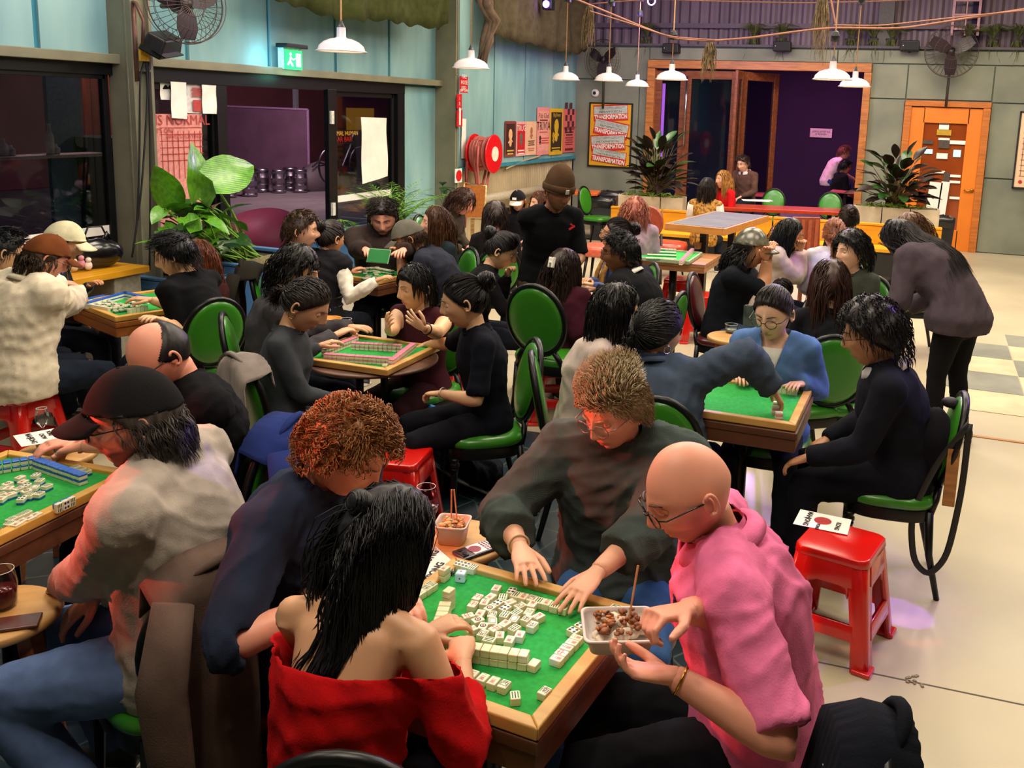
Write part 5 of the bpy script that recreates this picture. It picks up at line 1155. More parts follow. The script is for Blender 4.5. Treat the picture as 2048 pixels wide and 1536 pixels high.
            aa=np.linspace(0,2*math.pi,26,endpoint=False); P=[Hc+HR@(V(.093*math.cos(t),-.006+.110*math.sin(t),.036+.014*math.sin(t))*hk) for t in aa]; g=G().tube(P,.0085,8,closed=True,flat=3.0); build('folded_band',g,cm,co,smooth=True)
            build('patch',G().box(Hc+HR@V(.022,.125,.05),(.028,.006,.032),HR),M('#b9b3ab',.7),co,bevel=.002)
    if glasses:
        g=G(); gm=M(glasses,.25,.2 if glasses!='#15120f' else 0,coat=.4)
        for s in(1,-1):
            c=V(s*.033,.104,.006)*hk; aa=np.linspace(0,2*math.pi,21)[:-1]; g.tube([c+V(.024*math.cos(t),-.006*abs(math.cos(t))*(1 if s*math.cos(t)>0 else 0),.020*math.sin(t)-.001)*hk for t in aa],.0019,6,closed=True)
            g.tube([V(s*.057,.098,.012)*hk,V(s*.074,.085,.013)*hk,V(s*.080,.02,.010)*hk,V(s*.081,-.015,.006)*hk],.0022,6)
        g.tube([V(-.010,.106,.008)*hk,V(0,.110,.011)*hk,V(.010,.106,.008)*hk],.0022,6); g.v=[q@HR.T+Hc for q in g.v]; go=build('glasses',g,gm,R,smooth=True)
        for s in(1,-1):
            gg=G(); c=V(s*.033,.103,.005)*hk; gg.rings([[c+V(.023*math.cos(t)*q,0,.0195*math.sin(t)*q)*hk for t in np.linspace(0,6.283,17)[:-1]] for q in(1.,.05)],cap=False); gg.v=[q@HR.T+Hc for q in gg.v]; build('lens',gg,glassmat('#fafafa',.2),go)
    # seat
    if chair_ is not None:
        sp=p0-fw*.0+fw*chairoff[0]+lf*chairoff[1]
        cl=chairlabel or ('chair under the '+label.split(' ',1)[0])
        if chair_ is ST: place(ST,(sp[0],sp[1],0),psi+.3+seatrot,cl)
        else: place(chair_,(sp[0]+fw[0]*.03,sp[1]+fw[1]*.03,0),psi+seatrot,cl)
    info=dict(R=R,Hc=Hc,HR=HR,p0=p0,fw=fw,lf=lf,nb=nb,ch=ch,wa=wa,tb=tb,ARM=ARM,SH=SH,ws=ws,psi=psi,lat=lat)
    PEOPLE.append(info); return info
# ---------------------------------------------------------------- who sits where
D='denim'
B1=person('person in red off-shoulder top with long black half-up hair, back to the camera',(772,1085),62,look=(-38,24),lean=16,sc=.95,fem=True,skin='olive',hs='long',hc='#0b0a0c',hc2='#1c1a20',hlen=.46,vol=.018,
  top='#b80d12',neckline='off',sleeve='fore',hands=(('p',850,1268,.80),('p',925,1322,.785)),curl=(.5,.55),hi=True,seed=1,wr=.009,bot='#20222c',eyes=True,loose=.012,hl=.6)
B2=person('person with curly ginger hair in navy sweatshirt bending over the board',(695,905),-28,look=(-6,34),lean=17,sc=1.03,skin='pink',hs='curly',hc='#a5703f',hc2='#7a4522',hlen=.30,vol=.020,top='#232a3e',sleeve='elbow',
  hands=(('p',800,1190,.80),('p',660,1200,.86,(-.6,-.9,-.35))),hi=True,seed=2,loose=.018,bot='#1a1c22',chair_=CM,chairlabel='dark red padded chair under the ginger-haired person',wr=.010,twist=-6,w=1.06)
B3=person('person with blond quiff and clear glasses in loose green-grey jumper, hands spread on tiles',(1226,822),262,look=(-30,22),lean=12,sc=1.0,skin='fair',hs='quiff',hc='#b59f78',hc2='#7a6848',hlen=.27,vol=.022,hl=.60,top='#3f4a47',topk='knit',sleeve='fore',collar='high',
  hands=(('p',1178,1166,.80,(-.5,.8,-.4)),('p',1040,1095,.82,(-.5,-.8,-.4))),curl=(.12,.15),spread=(.9,.9),hi=True,seed=3,loose=.035,w=1.05,glasses='#8d7f78',bot='#3a5f92',chair_=CH,chairlabel='green chair hidden under the person in the green-grey jumper',wr=.012,fullface=True)
B4=person('bald person in pink polo shirt and dark glasses holding a food tray',(1378,985),182,look=(22,26),lean=15,sc=1.05,skin='pink',hs='none',hc='none',top='#dd6f9c',sleeve='short',collar='#dd6f9c',
  hands=(('p',1345,1352,.90,(-.9,.35,-.5)),('p',1372,1222,1.02,(-.5,-.8,-.6))),palm=(((1,.1,.15),(.1,-.2,1),1),((.75,.55,.15),(.3,.4,-.5),1)),curl=(.28,.75),grip=(.2,.25),hi=True,seed=4,loose=.016,w=1.08,glasses='#15120f',bot='#14161c',beard=.25,wr=.009)
B5=person('bearded person in black cap and beige-grey sweatshirt turned away at the left',(268,838),152,look=(30,12),lean=7,sc=1.06,skin='pink',hs='wavyshort',hc='#2c2624',hc2='#57504c',hlen=.30,vol=.012,top='#a59a90',sleeve='long',beard=.9,cap=('cap','#151416'),glasses='#15120f',
  hands=(('p',120,1180,.62,(-.7,.8,-.6)),None),hi=True,seed=5,seatrot=-.75,loose=.022,w=1.1,bot='#5a6f9c',chair_=CH,chairlabel='green chair under the person in the black cap, jacket over its back',wr=.008,feet=((-.30,-.02),(-.12,0)),knee=((.43,.20,-.05),(.42,-.14,-.06)))
B6=person('balding person with glasses in plain black t-shirt behind the black cap',(318,712),196,look=(8,34),lean=10,sc=1.03,skin='pink',hs='buzz',hc='#120e10',hlen=.26,bald=True,vol=.010,top='#0b0c10',sleeve='short',glasses='#3a2c20',hands=(('p',120,905,.78),('p',150,880,.8)),hi=True,seed=6,loose=.014,w=1.1,bot='#1a1d26',seatrot=-.8,chair_=CH,chairlabel='green chair under the balding person in black',beard=.25)
B7=person('person in brown cap and white long-sleeved shirt on a red stool',(92,518),30,look=(-18,26),lean=14,sc=1.03,skin='pink',hs='wavyshort',hc='#3a2a1c',vol=.010,top='#dccfb8',sleeve='long',collar='#dccfb8',cap=('cap','#6b3a1c'),glasses='#6b4a30',hands=(('p',205,560,.82),('p',185,592,.80)),curl=(.5,.5),seat=.435,loose=.035,seed=7,w=1.06,bot='#18202e',chair_=ST,chairlabel='red plastic stool under the white-shirted person at the left',shoes='#2c4436',fullface=True,wr=.013,feet=(.10,.02))
B8=person('dark-haired person with glasses in striped light shirt at the left edge',(10,505),8,look=(0,14),skin='asian',hs='short',hc='#0f0d0e',top='#b7bda6',sleeve='short',glasses='#5a4632',seed=8,seat=.45,chair_=CH,chairlabel='green chair at the left edge behind the brown cap')
B9=person('person in cream cap and black leather jacket behind the brown cap',(128,487),-15,look=(0,22),lean=12,skin='tan',fem=True,hs='bob',hc='#2a1c16',cap=('cap','#cfc7a2'),top='#0e0d10',topk='leather',seed=9,hands=(('p',180,570,.8),None),chair_=CH,chairlabel='chair hidden behind the cream cap person')
B10=person('black-haired person in black t-shirt, back to the camera, by the plants',(350,512),142,look=(18,18),lean=10,sc=1.02,skin='asian',hs='short',hc='#0c0b0d',hlen=.36,vol=.014,top='#0c0d11',sleeve='short',seed=10,hands=(('p',320,640,.80),('p',300,600,.80)),chair_=CH,seatrot=-.5,chairlabel='green balloon-backed chair under the black-haired person by the plants',w=1.06,fullface=True)
B11=person('person with long auburn hair half hidden behind the black-haired person',(398,516),185,sc=.86,headk=1.28,seat=.40,look=(0,10),fem=True,skin='fair',hs='long',hc='#6e3a1e',hlen=.30,top='#3a1a1a',seed=11)
B12=person('person with short brown hair in black coat facing right by the doorway',(603,462),-6,look=(0,4),lean=6,sc=1.03,skin='fair',hs='short',hc='#4d341e',hc2='#2c1b10',hlen=.22,vol=.012,top='#131215',seed=12,collar='#131215',chair_=CH,chairlabel='green-topped chair behind the black coat, by the doorway',loose=.02)
B13=person('person with braided dark hair in black quilted vest and white sleeves',(662,478),52,look=(-14,14),lean=12,fem=True,sc=.97,skin='tan',hs='bun',hc='#1d1310',top='#17161a',seed=13,sleeve='none',hands=(('p',700,545,.80),('p',752,562,.80)),loose=.03,seat=.43,chair_=ST,chairlabel='red stool under the person in the quilted vest',wr=.014)
B14=person('bearded person in dark brown jacket reading a green card',(766,435),266,look=(0,26),lean=4,sc=1.1,skin='pink',hs='short',hc='#21140e',hlen=.40,vol=.014,beard=1.,top='#332824',seed=14,collar='#332824',loose=.025,w=1.12,hands=(('p',800,508,.97),('p',735,503,.97)),chair_=CH,chairlabel='chair under the bearded person with the green card',fullface=True)
B15=person('person in grey cap and navy t-shirt leaning forward with hand to mouth',(818,478),168,look=(10,30),lean=34,sc=1.04,skin='tan',hs='short',hc='#3a2515',cap=('cap','#5b574e'),beard=.7,top='#22242f',sleeve='short',seed=15,w=1.1,hands=(('h',.0,.14,-.10),('h',-.03,.12,-.09)),chair_=CH,chairlabel='green chair with shiny black rim behind the navy t-shirt',wr=.008)
B16=person('person with wavy brown hair and earrings in dark teal top facing left',(872,447),205,look=(-20,0),lean=4,fem=True,skin='fair',hs='long',hc='#4a2c18',hlen=.26,top='#172125',seed=16,sleeve='short',hands=(None,('p',800,500,.85)),chair_=CH,chairlabel='green chair seen edge-on behind the wavy-haired person')
B17=person('person with curly brown hair in olive-grey jacket bending down to the right',(925,405),-22,look=(0,24),lean=22,fem=True,skin='pink',hs='wavyshort',hc='#3c2118',hlen=.6,vol=.02,top='#3d352b',seed=17,loose=.02,chair_=CH,chairlabel='chair hidden under the olive-jacketed person')
B18=person('person with very long straight dark brown hair, back to the camera',(990,435),96,look=(0,8),fem=True,skin='fair',hs='long',hc='#2b1a12',hlen=.52,vol=.018,top='#1a1618',seed=18,chair_=CH,chairlabel='chair hidden under the very long hair')
B19=person('small person in black cap with white brim and dark jumper',(1036,402),262,look=(-10,22),sc=.86,skin='fair',hs='long',hc='#8a5f38',hlen=.2,cap=('cap','#141416','#d6d0c2','front',1),top='#1b1a1e',seed=19,chair_=CH,chairlabel='chair under the small person in the white-brimmed cap')
B19b=person('person with reddish brown hair mostly hidden behind the standing person',(1078,408),215,fem=True,skin='fair',hs='long',hc='#5e3320',hlen=.22,top='#2a1c1c',seed=20,sc=.92,chair_=CH,chairlabel='chair hidden behind the standing person')
B20=person('standing person in brown knitted beanie and black t-shirt looking down at a table',(1117,385),-62,look=(8,16),lean=16,stand=True,sc=1.02,skin='brown',hs='buzz',hc='#1c120c',beard=.4,cap=('beanie','#4a3524'),top='#0a0b0e',sleeve='short',seed=21,w=1.02,hands=(('b',.34,.06,.12),('p',1102,508,1.0,(-.6,-.9,-.3))),curl=(.6,.6),bot='#3d2c1e',botk='cloth',z=1.52,fullface=True)
B21=person('person with dark bun resting chin on hand in black cardigan',(1003,503),2,look=(-8,26),lean=16,fem=True,skin='asian',hs='bun',hc='#141012',top='#121114',seed=22,hands=(('h',.02,.12,-.13),('p',1055,590,.76)),curl=(.8,.4),seat=.43,chair_=ST,chairlabel='red stool under the person with chin in hand')
B22=person('person with long brown hair held by a white claw clip in maroon jacket',(1128,540),78,sc=.95,headk=1.25,look=(-25,14),lean=-2,fem=True,skin='olive',hs='long',hc='#2e1a14',hc2='#1a0e0b',hlen=.36,vol=.018,top='#3a1220',seed=23,hands=(('p',1160,600,.78),('p',1195,625,.76)),bot='#c9bba6',botk='cloth',shoes='#d4cbbd',chair_=ST,seat=.38,loose=.02,chairlabel='red stool under the claw-clip person')
B23=person('smiling person with glasses and mustard scarf over a blue shirt',(1232,472),196,look=(-18,-8),lean=6,fem=True,skin='tan',hs='bun',hc='#1c1012',glasses='#6a4c34',top='#4b5688',seed=24,hands=(('p',1185,570,.80),('p',1180,560,.80)),chair_=CH,chairlabel='chair under the scarf-wearing person',fullface=True,open_eyes=True)
B24=person('person with slicked black hair and glasses in black blazer, back to the camera',(1240,507),158,look=(26,4),lean=18,sc=1.05,skin='brown',hs='short',hc='#0e0c0e',hlen=.28,top='#0e0f14',seed=25,collar='#d9d4cc',glasses='#3a2a20',hands=(('p',1200,600,.78),('p',1190,580,.8)),w=1.1,loose=.02,chair_=CH,chairlabel='chair under the person in the black blazer')
B25=person('person with tousled strawberry hair in pale mauve jumper, back to the camera',(1270,425),88,look=(-6,10),lean=10,fem=True,skin='fair',hs='wavyshort',hc='#b06a4c',hc2='#7c4430',hlen=.75,vol=.018,top='#8b7684',seed=26,loose=.03,chair_=None,seat=.45)
B26=person('dark-haired person in charcoal overshirt at the round table',(592,545),-2,look=(-14,16),lean=9,sc=1.04,skin='olive',hs='wavyshort',hc='#0f0c0d',hlen=.36,vol=.016,top='#454247',seed=27,loose=.022,hands=(('p',700,655,.80),('p',668,672,.79)),curl=(.2,.3),collar='#38363a',chair_=CH,chairlabel='green chair with black rim seen edge-on at the left of the round table',fullface=True)
B27=person('person with low dark ponytail and hoop earring in dark grey top reaching down',(612,612),-14,look=(-6,32),lean=5,fem=True,skin='olive',hs='pony',hc='#1c120f',hlen=.10,top='#3d4147',topk='knit',seatrot=.85,seed=28,hands=(('p',640,692,.80),('p',672,800,.60,(-.4,-.9,-.4))),curl=(.4,.5),chair_=CH,chairlabel='green chair with the grey toggle coat hung on its back',fullface=True,wr=.005)
B28=person('person with black bob in sleeveless maroon dress gesturing with both hands',(830,577),228,look=(-14,6),lean=2,seat=.40,w=1.12,headk=1.24,fem=True,skin='asian',hs='bob',hlen=.03,vol=.014,hc='#0d0c10',hl=.62,top='#3a131d',sleeve='none',sc=.95,seed=29,hands=(('p',842,660,.95,(-.3,.3,-.9)),('p',772,668,.88,(-.3,-.3,-.9))),palm=(((.4,-.75,.55),(-.8,-.3,.3)),((.5,.4,.7),(-.7,.4,.2))),curl=(.15,.3),spread=(1.6,.8),bot='#2d0f16',botk='cloth',chair_=CH,chairlabel='green chair under the gesturing person in maroon',fullface=True,open_eyes=True,wr=.004)
B29=person('person with messy dark bun in navy t-shirt seen from the side at the round table',(928,605),190,look=(-12,14),lean=8,fem=True,skin='asian',hs='bun',hc='#120d10',top='#0e101a',sleeve='short',seed=30,hands=(('p',880,787,.66,(-.6,.9,-.5)),('p',850,690,.74)),curl=(.5,.4),chair_=CH,chairlabel='green chair seen from behind at the right of the round table',fullface=True,bot='#111219',botk='cloth')
B30=person('person with dark chin-length bob in cream button jumper facing right',(1232,628),6,look=(0,12),lean=12,fem=True,skin='olive',hs='bob',hc='#100d0f',hlen=.11,vol=.02,top='#b9a9a0',seed=31,hands=(('p',1275,715,.72),('p',1262,720,.7)),chair_=CH,chairlabel='green chair seen edge-on behind the cream jumper',fullface=True,loose=.012)
B31=person('person with low dark ponytail in blue-grey denim jacket reaching over the board',(1318,668),78,look=(-42,8),lean=14,slean=14,fem=False,sc=.98,skin='tan',hs='pony',hc='#121012',hlen=.14,vol=.024,top='#3e4a5c',topk='denim',seed=32,sleeve='long',hands=(None,('p',1545,778,.86,(.2,-.9,.5))),loose=.03,bot='#33507e',chair_=CH,chairlabel='green balloon-backed chair behind the denim jacket',wr=.012,fullface=True,collar='#3e4a5c')
B32=person('person with dark-rimmed glasses in light blue cardigan over a white top',(1546,628),262,look=(-14,18),lean=1,fem=True,skin='pale',hs='bun',hc='#1d1412',hl=.82,glasses='#2c2220',top='#5273a6',topk='knit',neckline='v',collar=None,seed=33,hands=(('p',1603,768,.78,(-.5,.25,-.8)),('p',1478,748,.78,(-.5,-.25,-.8))),curl=(.4,.3),chair_=CH,chairlabel='chair under the person in the blue cardigan',fullface=True,loose=.012)
B33=person('person with wavy dark hair and glasses in navy jumper over a white collar',(1742,672),182,look=(0,14),lean=12,sc=1.04,skin='tan',hs='wavyshort',hc='#161014',hlen=.26,vol=.032,glasses='#2c2220',top='#12141d',seed=34,collar='#cfcacb',hands=(('p',1615,915,.60,(-.7,.4,-.6)),('b',.32,-.05,.10)),chair_=CH,chairlabel='green chair with the bag strap behind the navy-jumpered person',fullface=True,w=1.06,bot='#10121a',botk='cloth',loose=.01)
B34=person('person in mauve-grey sweatshirt and black leggings bending over a table, long dark hair',(1800,478),150,look=(6,50),lean=50,stand=True,sc=1.0,fem=True,w=1.12,skin='tan',hs='long',hc='#0d0b10',hc2='#231a20',hlen=.50,vol=.02,top='#4b4149',seed=35,hands=(('b',.45,.15,-.05),('b',.45,-.15,-.05)),loose=.03,bot='#121114',botk='cloth',z=1.30,hunch=1.05)
B35=person('person in camouflage cap and black t-shirt with hand raised to the face',(1502,498),-12,look=(0,12),lean=14,skin='tan',sc=1.04,hs='wavyshort',hc='#0e0c0e',hlen=.7,cap=('camo','#6d6a55'),top='#0f131b',sleeve='short',seed=36,hands=(('h',.05,.13,-.03),('h',-.02,.14,-.02)),curl=(.5,.5),w=1.1,bot='#3c4a60',chair_=CM,chairlabel='black-rimmed dark chair behind the camouflage cap')
B36=person('person with long straight black hair in cream fleece, hand at the mouth',(1578,470),-8,look=(0,14),lean=8,fem=True,skin='tan',hs='long',hc='#0a090c',hlen=.36,top='#b8a59c',seed=37,loose=.03,hands=(('h',.02,.13,-.09),('h',-.03,.13,-.1)),curl=(.6,.6),chair_=CH,chairlabel='chair hidden under the cream fleece')
B37=person('person with tied-back copper blond hair in white top with disco dots',(1668,470),95,look=(0,6),fem=True,skin='pink',hs='pony',hc='#8c5236',hlen=.2,top='#c2bcc6',seed=38,loose=.02,chair_=CH,chairlabel='chair hidden under the white top with disco dots')
B38=person('person with dark curls in dark green-grey shirt looking left',(1700,505),238,look=(-16,0),fem=True,skin='pale',hs='wavyshort',hc='#120e10',hlen=.35,vol=.03,top='#3b4038',seed=39,chair_=CH,chairlabel='chair hidden under the dark green-grey shirt',open_eyes=True,fullface=True)
B39=person('person with long chestnut hair in black top, back to the camera',(1660,572),98,look=(0,8),fem=True,skin='fair',hs='long',hc='#3e2218',hc2='#25130d',hlen=.34,vol=.022,top='#15151b',seed=40,chair_=CH,chairlabel='chair hidden under the chestnut-haired person')
B40=person('dark-haired person in black jacket farther back beside the yellow bench',(1697,440),100,look=(0,6),fem=True,skin='tan',hs='bun',hc='#22140f',top='#131318',seed=41,chair_=CH,chairlabel='chair hidden under the black jacket near the bench')
B41=person('person with curly brown hair and black top hidden behind the bending person',(1822,462),200,look=(0,12),fem=True,skin='tan',hs='wavyshort',hc='#5a3a22',hlen=.8,vol=.025,top='#0f0f14',seed=42,chair_=CH,chairlabel='chair hidden behind the bending person')
B42=person('person in black and gold patterned vest with white sleeves at the long red table',(1415,378),80,look=(-15,0),lean=4,fem=True,skin='fair',hs='bob',hc='#1f1412',hlen=.12,top='#b9821c',seed=43,sleeve='none',chair_=None,seat=.45,mat_top=M('#c8891c',.7,0,'plain',34,.4,c2='#191210'))
B43=person('blond person in red cardigan facing the patterned vest',(1446,360),214,look=(0,0),fem=True,skin='fair',hs='long',hc='#a9783c',hlen=.26,top='#c0141c',seed=44,chair_=None,seat=.45,open_eyes=True)
B44=person('person in brown jacket and checked shirt on the terrace behind the glass leaf',(1486,328),235,look=(0,15),skin='fair',hs='short',hc='#3a2a20',top='#5a4038',seed=45,collar='#d8c8cc',seat=.62)
B45=person('person in pale top and jeans leaning on the terrace table under pink light',(1688,306),12,look=(0,10),lean=30,skin='fair',hs='short',hc='#6a3a2c',top='#d8c0c8',sleeve='short',seed=46,seat=.8,bot='#2a3f70',hands=(('b',.45,.1,.1),('b',.5,-.1,.05)))
B46=person('person in black t-shirt sitting in front of the pale top on the terrace',(1690,334),25,look=(0,8),lean=10,skin='tan',hs='short',hc='#0c0a0c',top='#0c0c12',sleeve='short',seed=47,seat=.5)
# ---------------------------------------------------------------- wall fittings on the left wall past the column
def quadx(name,q4,mat,x=X0+.03,th=.012,parent=None,**k):
    q=[atx(p[0],p[1],x) for p in q4]; y0=(q[0][1]+q[3][1])/2; y1=(q[1][1]+q[2][1])/2; z1=(q[0][2]+q[1][2])/2; z0=(q[2][2]+q[3][2])/2
    return build(name,G().box((x,(y0+y1)/2,(z0+z1)/2),(th,y1-y0,z1-z0)),mat,parent,**k),(y0,y1,z0,z1)
def ptxt(txt,yc,zc,size,mat,parent,x,sx=1.,nm='lettering'):
    g=textg(txt,size,(x,yc,zc),(0,1,0),(0,0,1),.001,sx=sx); return build(nm,g,mat,parent)
def poster(q4,base,inner,label,lines,x=X0+.035,frame=None):
    q=[atx(p[0],p[1],x) for p in q4]; y0,y1=(q[0][1]+q[3][1])/2,(q[1][1]+q[2][1])/2; z1,z0=(q[0][2]+q[1][2])/2,(q[2][2]+q[3][2])/2
    r=root('wall_poster',(x,(y0+y1)/2,z0),0,label,'poster','posters along the teal wall')
    build('sheet',G().box((x,(y0+y1)/2,(z0+z1)/2),(.006,y1-y0-.01,z1-z0)),M(base,.6,sc=5,amt=.05),r)
    W_,H_=y1-y0,z1-z0
    if inner: build('printed_panel',G().box((x+.004,(y0+y1)/2,(z0+z1)/2),(.003,W_*.78,H_*.84)),M(inner,.6),r)
    for kind,a,b,sz,cc in lines:
        yc=y0+W_*a; zc=z0+H_*b; m=M(cc,.6)
        if kind[0]=='#':
            g=G(); n=int(kind[1:] or 3)
            for i in range(n): g.box((x+.007,yc,zc-i*sz*1.6),(.002,W_*(.62-.1*(i%2)),sz*.7))
            build('printed_line',g,m,r)
        elif kind[0]=='o':
            g=G().ell((x+.006,yc,zc),(.003,sz,sz*1.25),n=16); g.ell((x+.006,yc,zc-sz*1.6),(.003,sz*.7,sz*1.1),n=14); g.box((x+.006,yc-sz*.8,zc-sz*1.6),(.003,sz*.9,sz*.3),rotax((1,0,0),.5)); g.box((x+.006,yc+sz*.8,zc-sz*1.4),(.003,sz*.9,sz*.3),rotax((1,0,0),-.6)); build('printed_figure',g,m,r)
        elif kind[0]=='%':
            g=G()
            for i in range(5):
                for j in range(4):
                    if (i+j)%2==0: g.box((x+.006,yc+(j-1.5)*sz,zc+(i-2)*sz),(.002,sz*.95,sz*.95))
            build('printed_check',g,m,r)
        else: ptxt(kind,yc,zc,sz,m,r,x+.007)
poster([(1010,242),(1031,242),(1031,312),(1009,315)],'#7c3a34','#3a1618','narrow maroon poster with a cream figure, leftmost of six on the teal wall',[('o',.5,.62,.07,'#dfae7a'),('#2',.5,.17,.03,'#d9b24a')])
poster([(1032,243),(1052,243),(1051,311),(1032,313)],'#d7a7a2','#c0161c','red poster with white lettering, second of six on the teal wall',[('TRUG',.5,.80,.13,'#f1e6e0'),('o',.5,.55,.05,'#4f6a5c'),('#2',.5,.16,.03,'#f1e6e0')])
poster([(1052,243),(1073,243),(1072,309),(1051,311)],'#e4b793',None,'peach poster with fine drawings, third of six on the teal wall',[('o',.5,.72,.05,'#a86a4a'),('#3',.5,.42,.02,'#5a3a2a'),('#2',.5,.2,.02,'#c86a5a')])
poster([(1074,214),(1099,215),(1099,308),(1073,311)],'#e08c8c','#e7a08f','tall pink TRIVIA poster, fourth of six on the teal wall',[('Pub Club',.5,.82,.12,'#5a2a2a'),('#1',.5,.73,.03,'#6a1a20'),('TRIVIA',.5,.60,.20,'#2a1416'),('#1',.5,.48,.02,'#b8383c'),('o',.25,.35,.04,'#2a1416'),('#3',.62,.35,.025,'#c8383c')])
poster([(1099,216),(1126,218),(1125,308),(1098,311)],'#d9ae1c','#2a1c16','yellow poster with dark picture panel, fifth of six on the teal wall',[('Big Event',.5,.86,.09,'#d9ae1c'),('o',.5,.62,.10,'#d9ae1c'),('o',.3,.42,.05,'#c59a1a'),('#2',.5,.15,.03,'#d9ae1c')])
poster([(1126,218),(1151,219),(1150,302),(1125,307)],'#d86a66',None,'coral poster with checkerboard top, rightmost of six on the teal wall',[('%',.5,.80,.11,'#5a1a2c'),('WEDNESDAY',.5,.55,.09,'#3a1418'),('#2',.5,.47,.03,'#3a1418'),('#4',.5,.34,.025,'#8a2a30'),('#1',.5,.07,.06,'#6a1a22')])
# fire signs
def fsign(q4,label,lines,xx,white=False):
    o,(y0,y1,z0,z1)=quadx('fire_sign',q4,M('#c21420',.4) if not white else WHITE,x=xx,label=label,cat='sign'); 
    for t,b,sz in lines: ptxt(t,(y0+y1)/2,z0+(z1-z0)*b,sz,WHITE if not white else M('#c21420',.4),o,xx+.008)
    return o,(y0,y1,z0,z1)
xs_=X0+.36
fsign([(920,153),(935,153),(935,186),(919,185)],'red fire hose sign with white lettering at the top of the column edge',[('FIRE\nHOSE\nREEL',.62,.075),('KEEP CLEAR',.14,.045)],xs_)
fsign([(914,188),(923,188),(923,217),(913,217)],'narrow red fire sign in the middle of the column edge',[('F\nI\nR\nE',.5,.07)],xs_)
o,b=fsign([(914,220),(924,220),(924,253),(913,253)],'narrow red extinguisher sign, lowest of three on the column edge',[],xs_); build('pictogram',G().box((xs_+.008,(b[0]+b[1])/2,(b[2]+b[3])/2+.02),(.004,.045,.22)),WHITE,o,bevel=.01)
o,b=fsign([(910,337),(923,338),(923,366),(910,364)],'white sticker with a red disc low on the column edge',[],xs_,True); build('disc',G().lathe([(.075,0),(.075,.006),(0.001,.006)],(xs_+.008,(b[0]+b[1])/2,(b[2]+b[3])/2),20,R=rotax((0,1,0),math.pi/2)),M('#c21420',.4),o)
sheet('paper_sheet',[(923,237),(932,238),(931,317),(922,317)],PAPER,'narrow cream paper taped beside the hose reel','paper',x=X0+.03,wob=.004)
# hose reel
HRx=X0; hc2=atx(988,308,X0+.42); rr=root('hose_reel',(X0,hc2[1],hc2[2]-.3),0,'red fire hose reel with coiled pinkish hose on the teal wall','hose reel'); Ry=rotax((0,1,0),math.pi/2)
cx=V(X0+.1,hc2[1],hc2[2])
build('disc',G().lathe([(.27,.30),(.275,.31),(.275,.325),(.26,.33),(.10,.335),(0.001,.335)],cx,32,R=Ry),M('#d4121a',.3,coat=.4),rr,smooth='auto')
build('back_disc',G().lathe([(.27,.0),(.275,.01),(.27,.02),(0.001,.02)],cx,32,R=Ry),M('#d4121a',.3,coat=.4),rr,smooth='auto')
build('hub_label',G().lathe([(.105,.336),(.105,.342),(0.001,.342)],cx,24,R=Ry),M('#e9d6c6',.5),rr)
g=G(); HOSE=M('#b0564c',.5,sc=6)
P=[]
for t in np.linspace(0,2*math.pi*11,240): P.append(cx+V(.04+.23*((t/(2*math.pi*11)*3)%1),math.cos(t)*(.22+.012*math.sin(t*.3)),math.sin(t)*(.22+.012*math.sin(t*.3))))
g.tube(P,.018,7); 
for dy,L_,xx in((-.1,.42,.12),(-.16,.5,.2)): g.tube([cx+V(xx,dy-.1,.12),cx+V(xx,dy-.12,-.15),cx+V(xx,dy-.05,-L_),cx+V(xx+.02,dy+.12,-L_-.02),cx+V(xx+.02,dy+.22,-.22)],.018,7)
build('hose',g,HOSE,rr,smooth=True); g=G().tube([cx+V(.02,-.25,-.1),cx+V(.02,-.26,-.5),cx+V(0,-.26,-1.05)],.022,8); build('supply_pipe',g,M('#8a2a22',.4),rr,smooth=True)
cable([atx(*p,X0+.04) for p in[(1012,338),(1045,322),(1080,312)]],.016,BEIGE,'pale conduit curving away beside the hose reel',name='conduit',cat='pipe')
pp=atx(960,400,X0+.15); tag(build('duct_pipe',G().tube([pp+V(.0,-.3,0),pp+V(0,3.2,0)],.07,12),M('#a99c86',.5),smooth=True),'thick beige pipe running low along the wall behind the diners','pipe')
# security camera and framed posters on the back wall
p=aty(1190,186,Y0-.05); r=root('dome_camera',tuple(p),0,'small white dome camera above the yellow framed poster','camera'); build('base',G().lathe([(.07,0),(.075,.03),(.05,.05),(0.001,.05)],p+V(0,.03,0),20,R=rotax((1,0,0),math.pi/2)),WHITE,r,smooth='auto'); build('lens_dome',G().ell(p+V(0,-.03,0),(.03,.03,.03)),BLACKP,r,smooth=True)
def framed(q4,label,base,nm='framed_poster'):
    q=[aty(a,b,Y0-.05) for a,b in q4]; x0,x1=(q[0][0]+q[3][0])/2,(q[1][0]+q[2][0])/2; z1,z0=(q[0][2]+q[1][2])/2,(q[2][2]+q[3][2])/2
    r=root(nm,((x0+x1)/2,Y0-.05,z0),0,label,'poster'); g=G()
    for c_,s_ in((((x0+x1)/2,Y0-.05,z1-.012),(x1-x0,.04,.025)),(((x0+x1)/2,Y0-.05,z0+.012),(x1-x0,.04,.025)),((x0+.012,Y0-.05,(z0+z1)/2),(.025,.04,z1-z0)),((x1-.012,Y0-.05,(z0+z1)/2),(.025,.04,z1-z0))): g.box(c_,s_)
    build('frame',g,BLACKP,r,bevel=.003); build('print',G().box(((x0+x1)/2,Y0-.045,(z0+z1)/2),(x1-x0-.02,.02,z1-z0-.02)),M(base,.5,sc=4,amt=.04),r); return r,x0,x1,z0,z1
r,x0,x1,z0,z1=framed([(1180,204),(1267,207),(1260,336),(1175,333)],'black-framed yellow poster with tilted TRANSFORMATION banners','#e0a41c')
cxm=(x0+x1)/2; W_=x1-x0
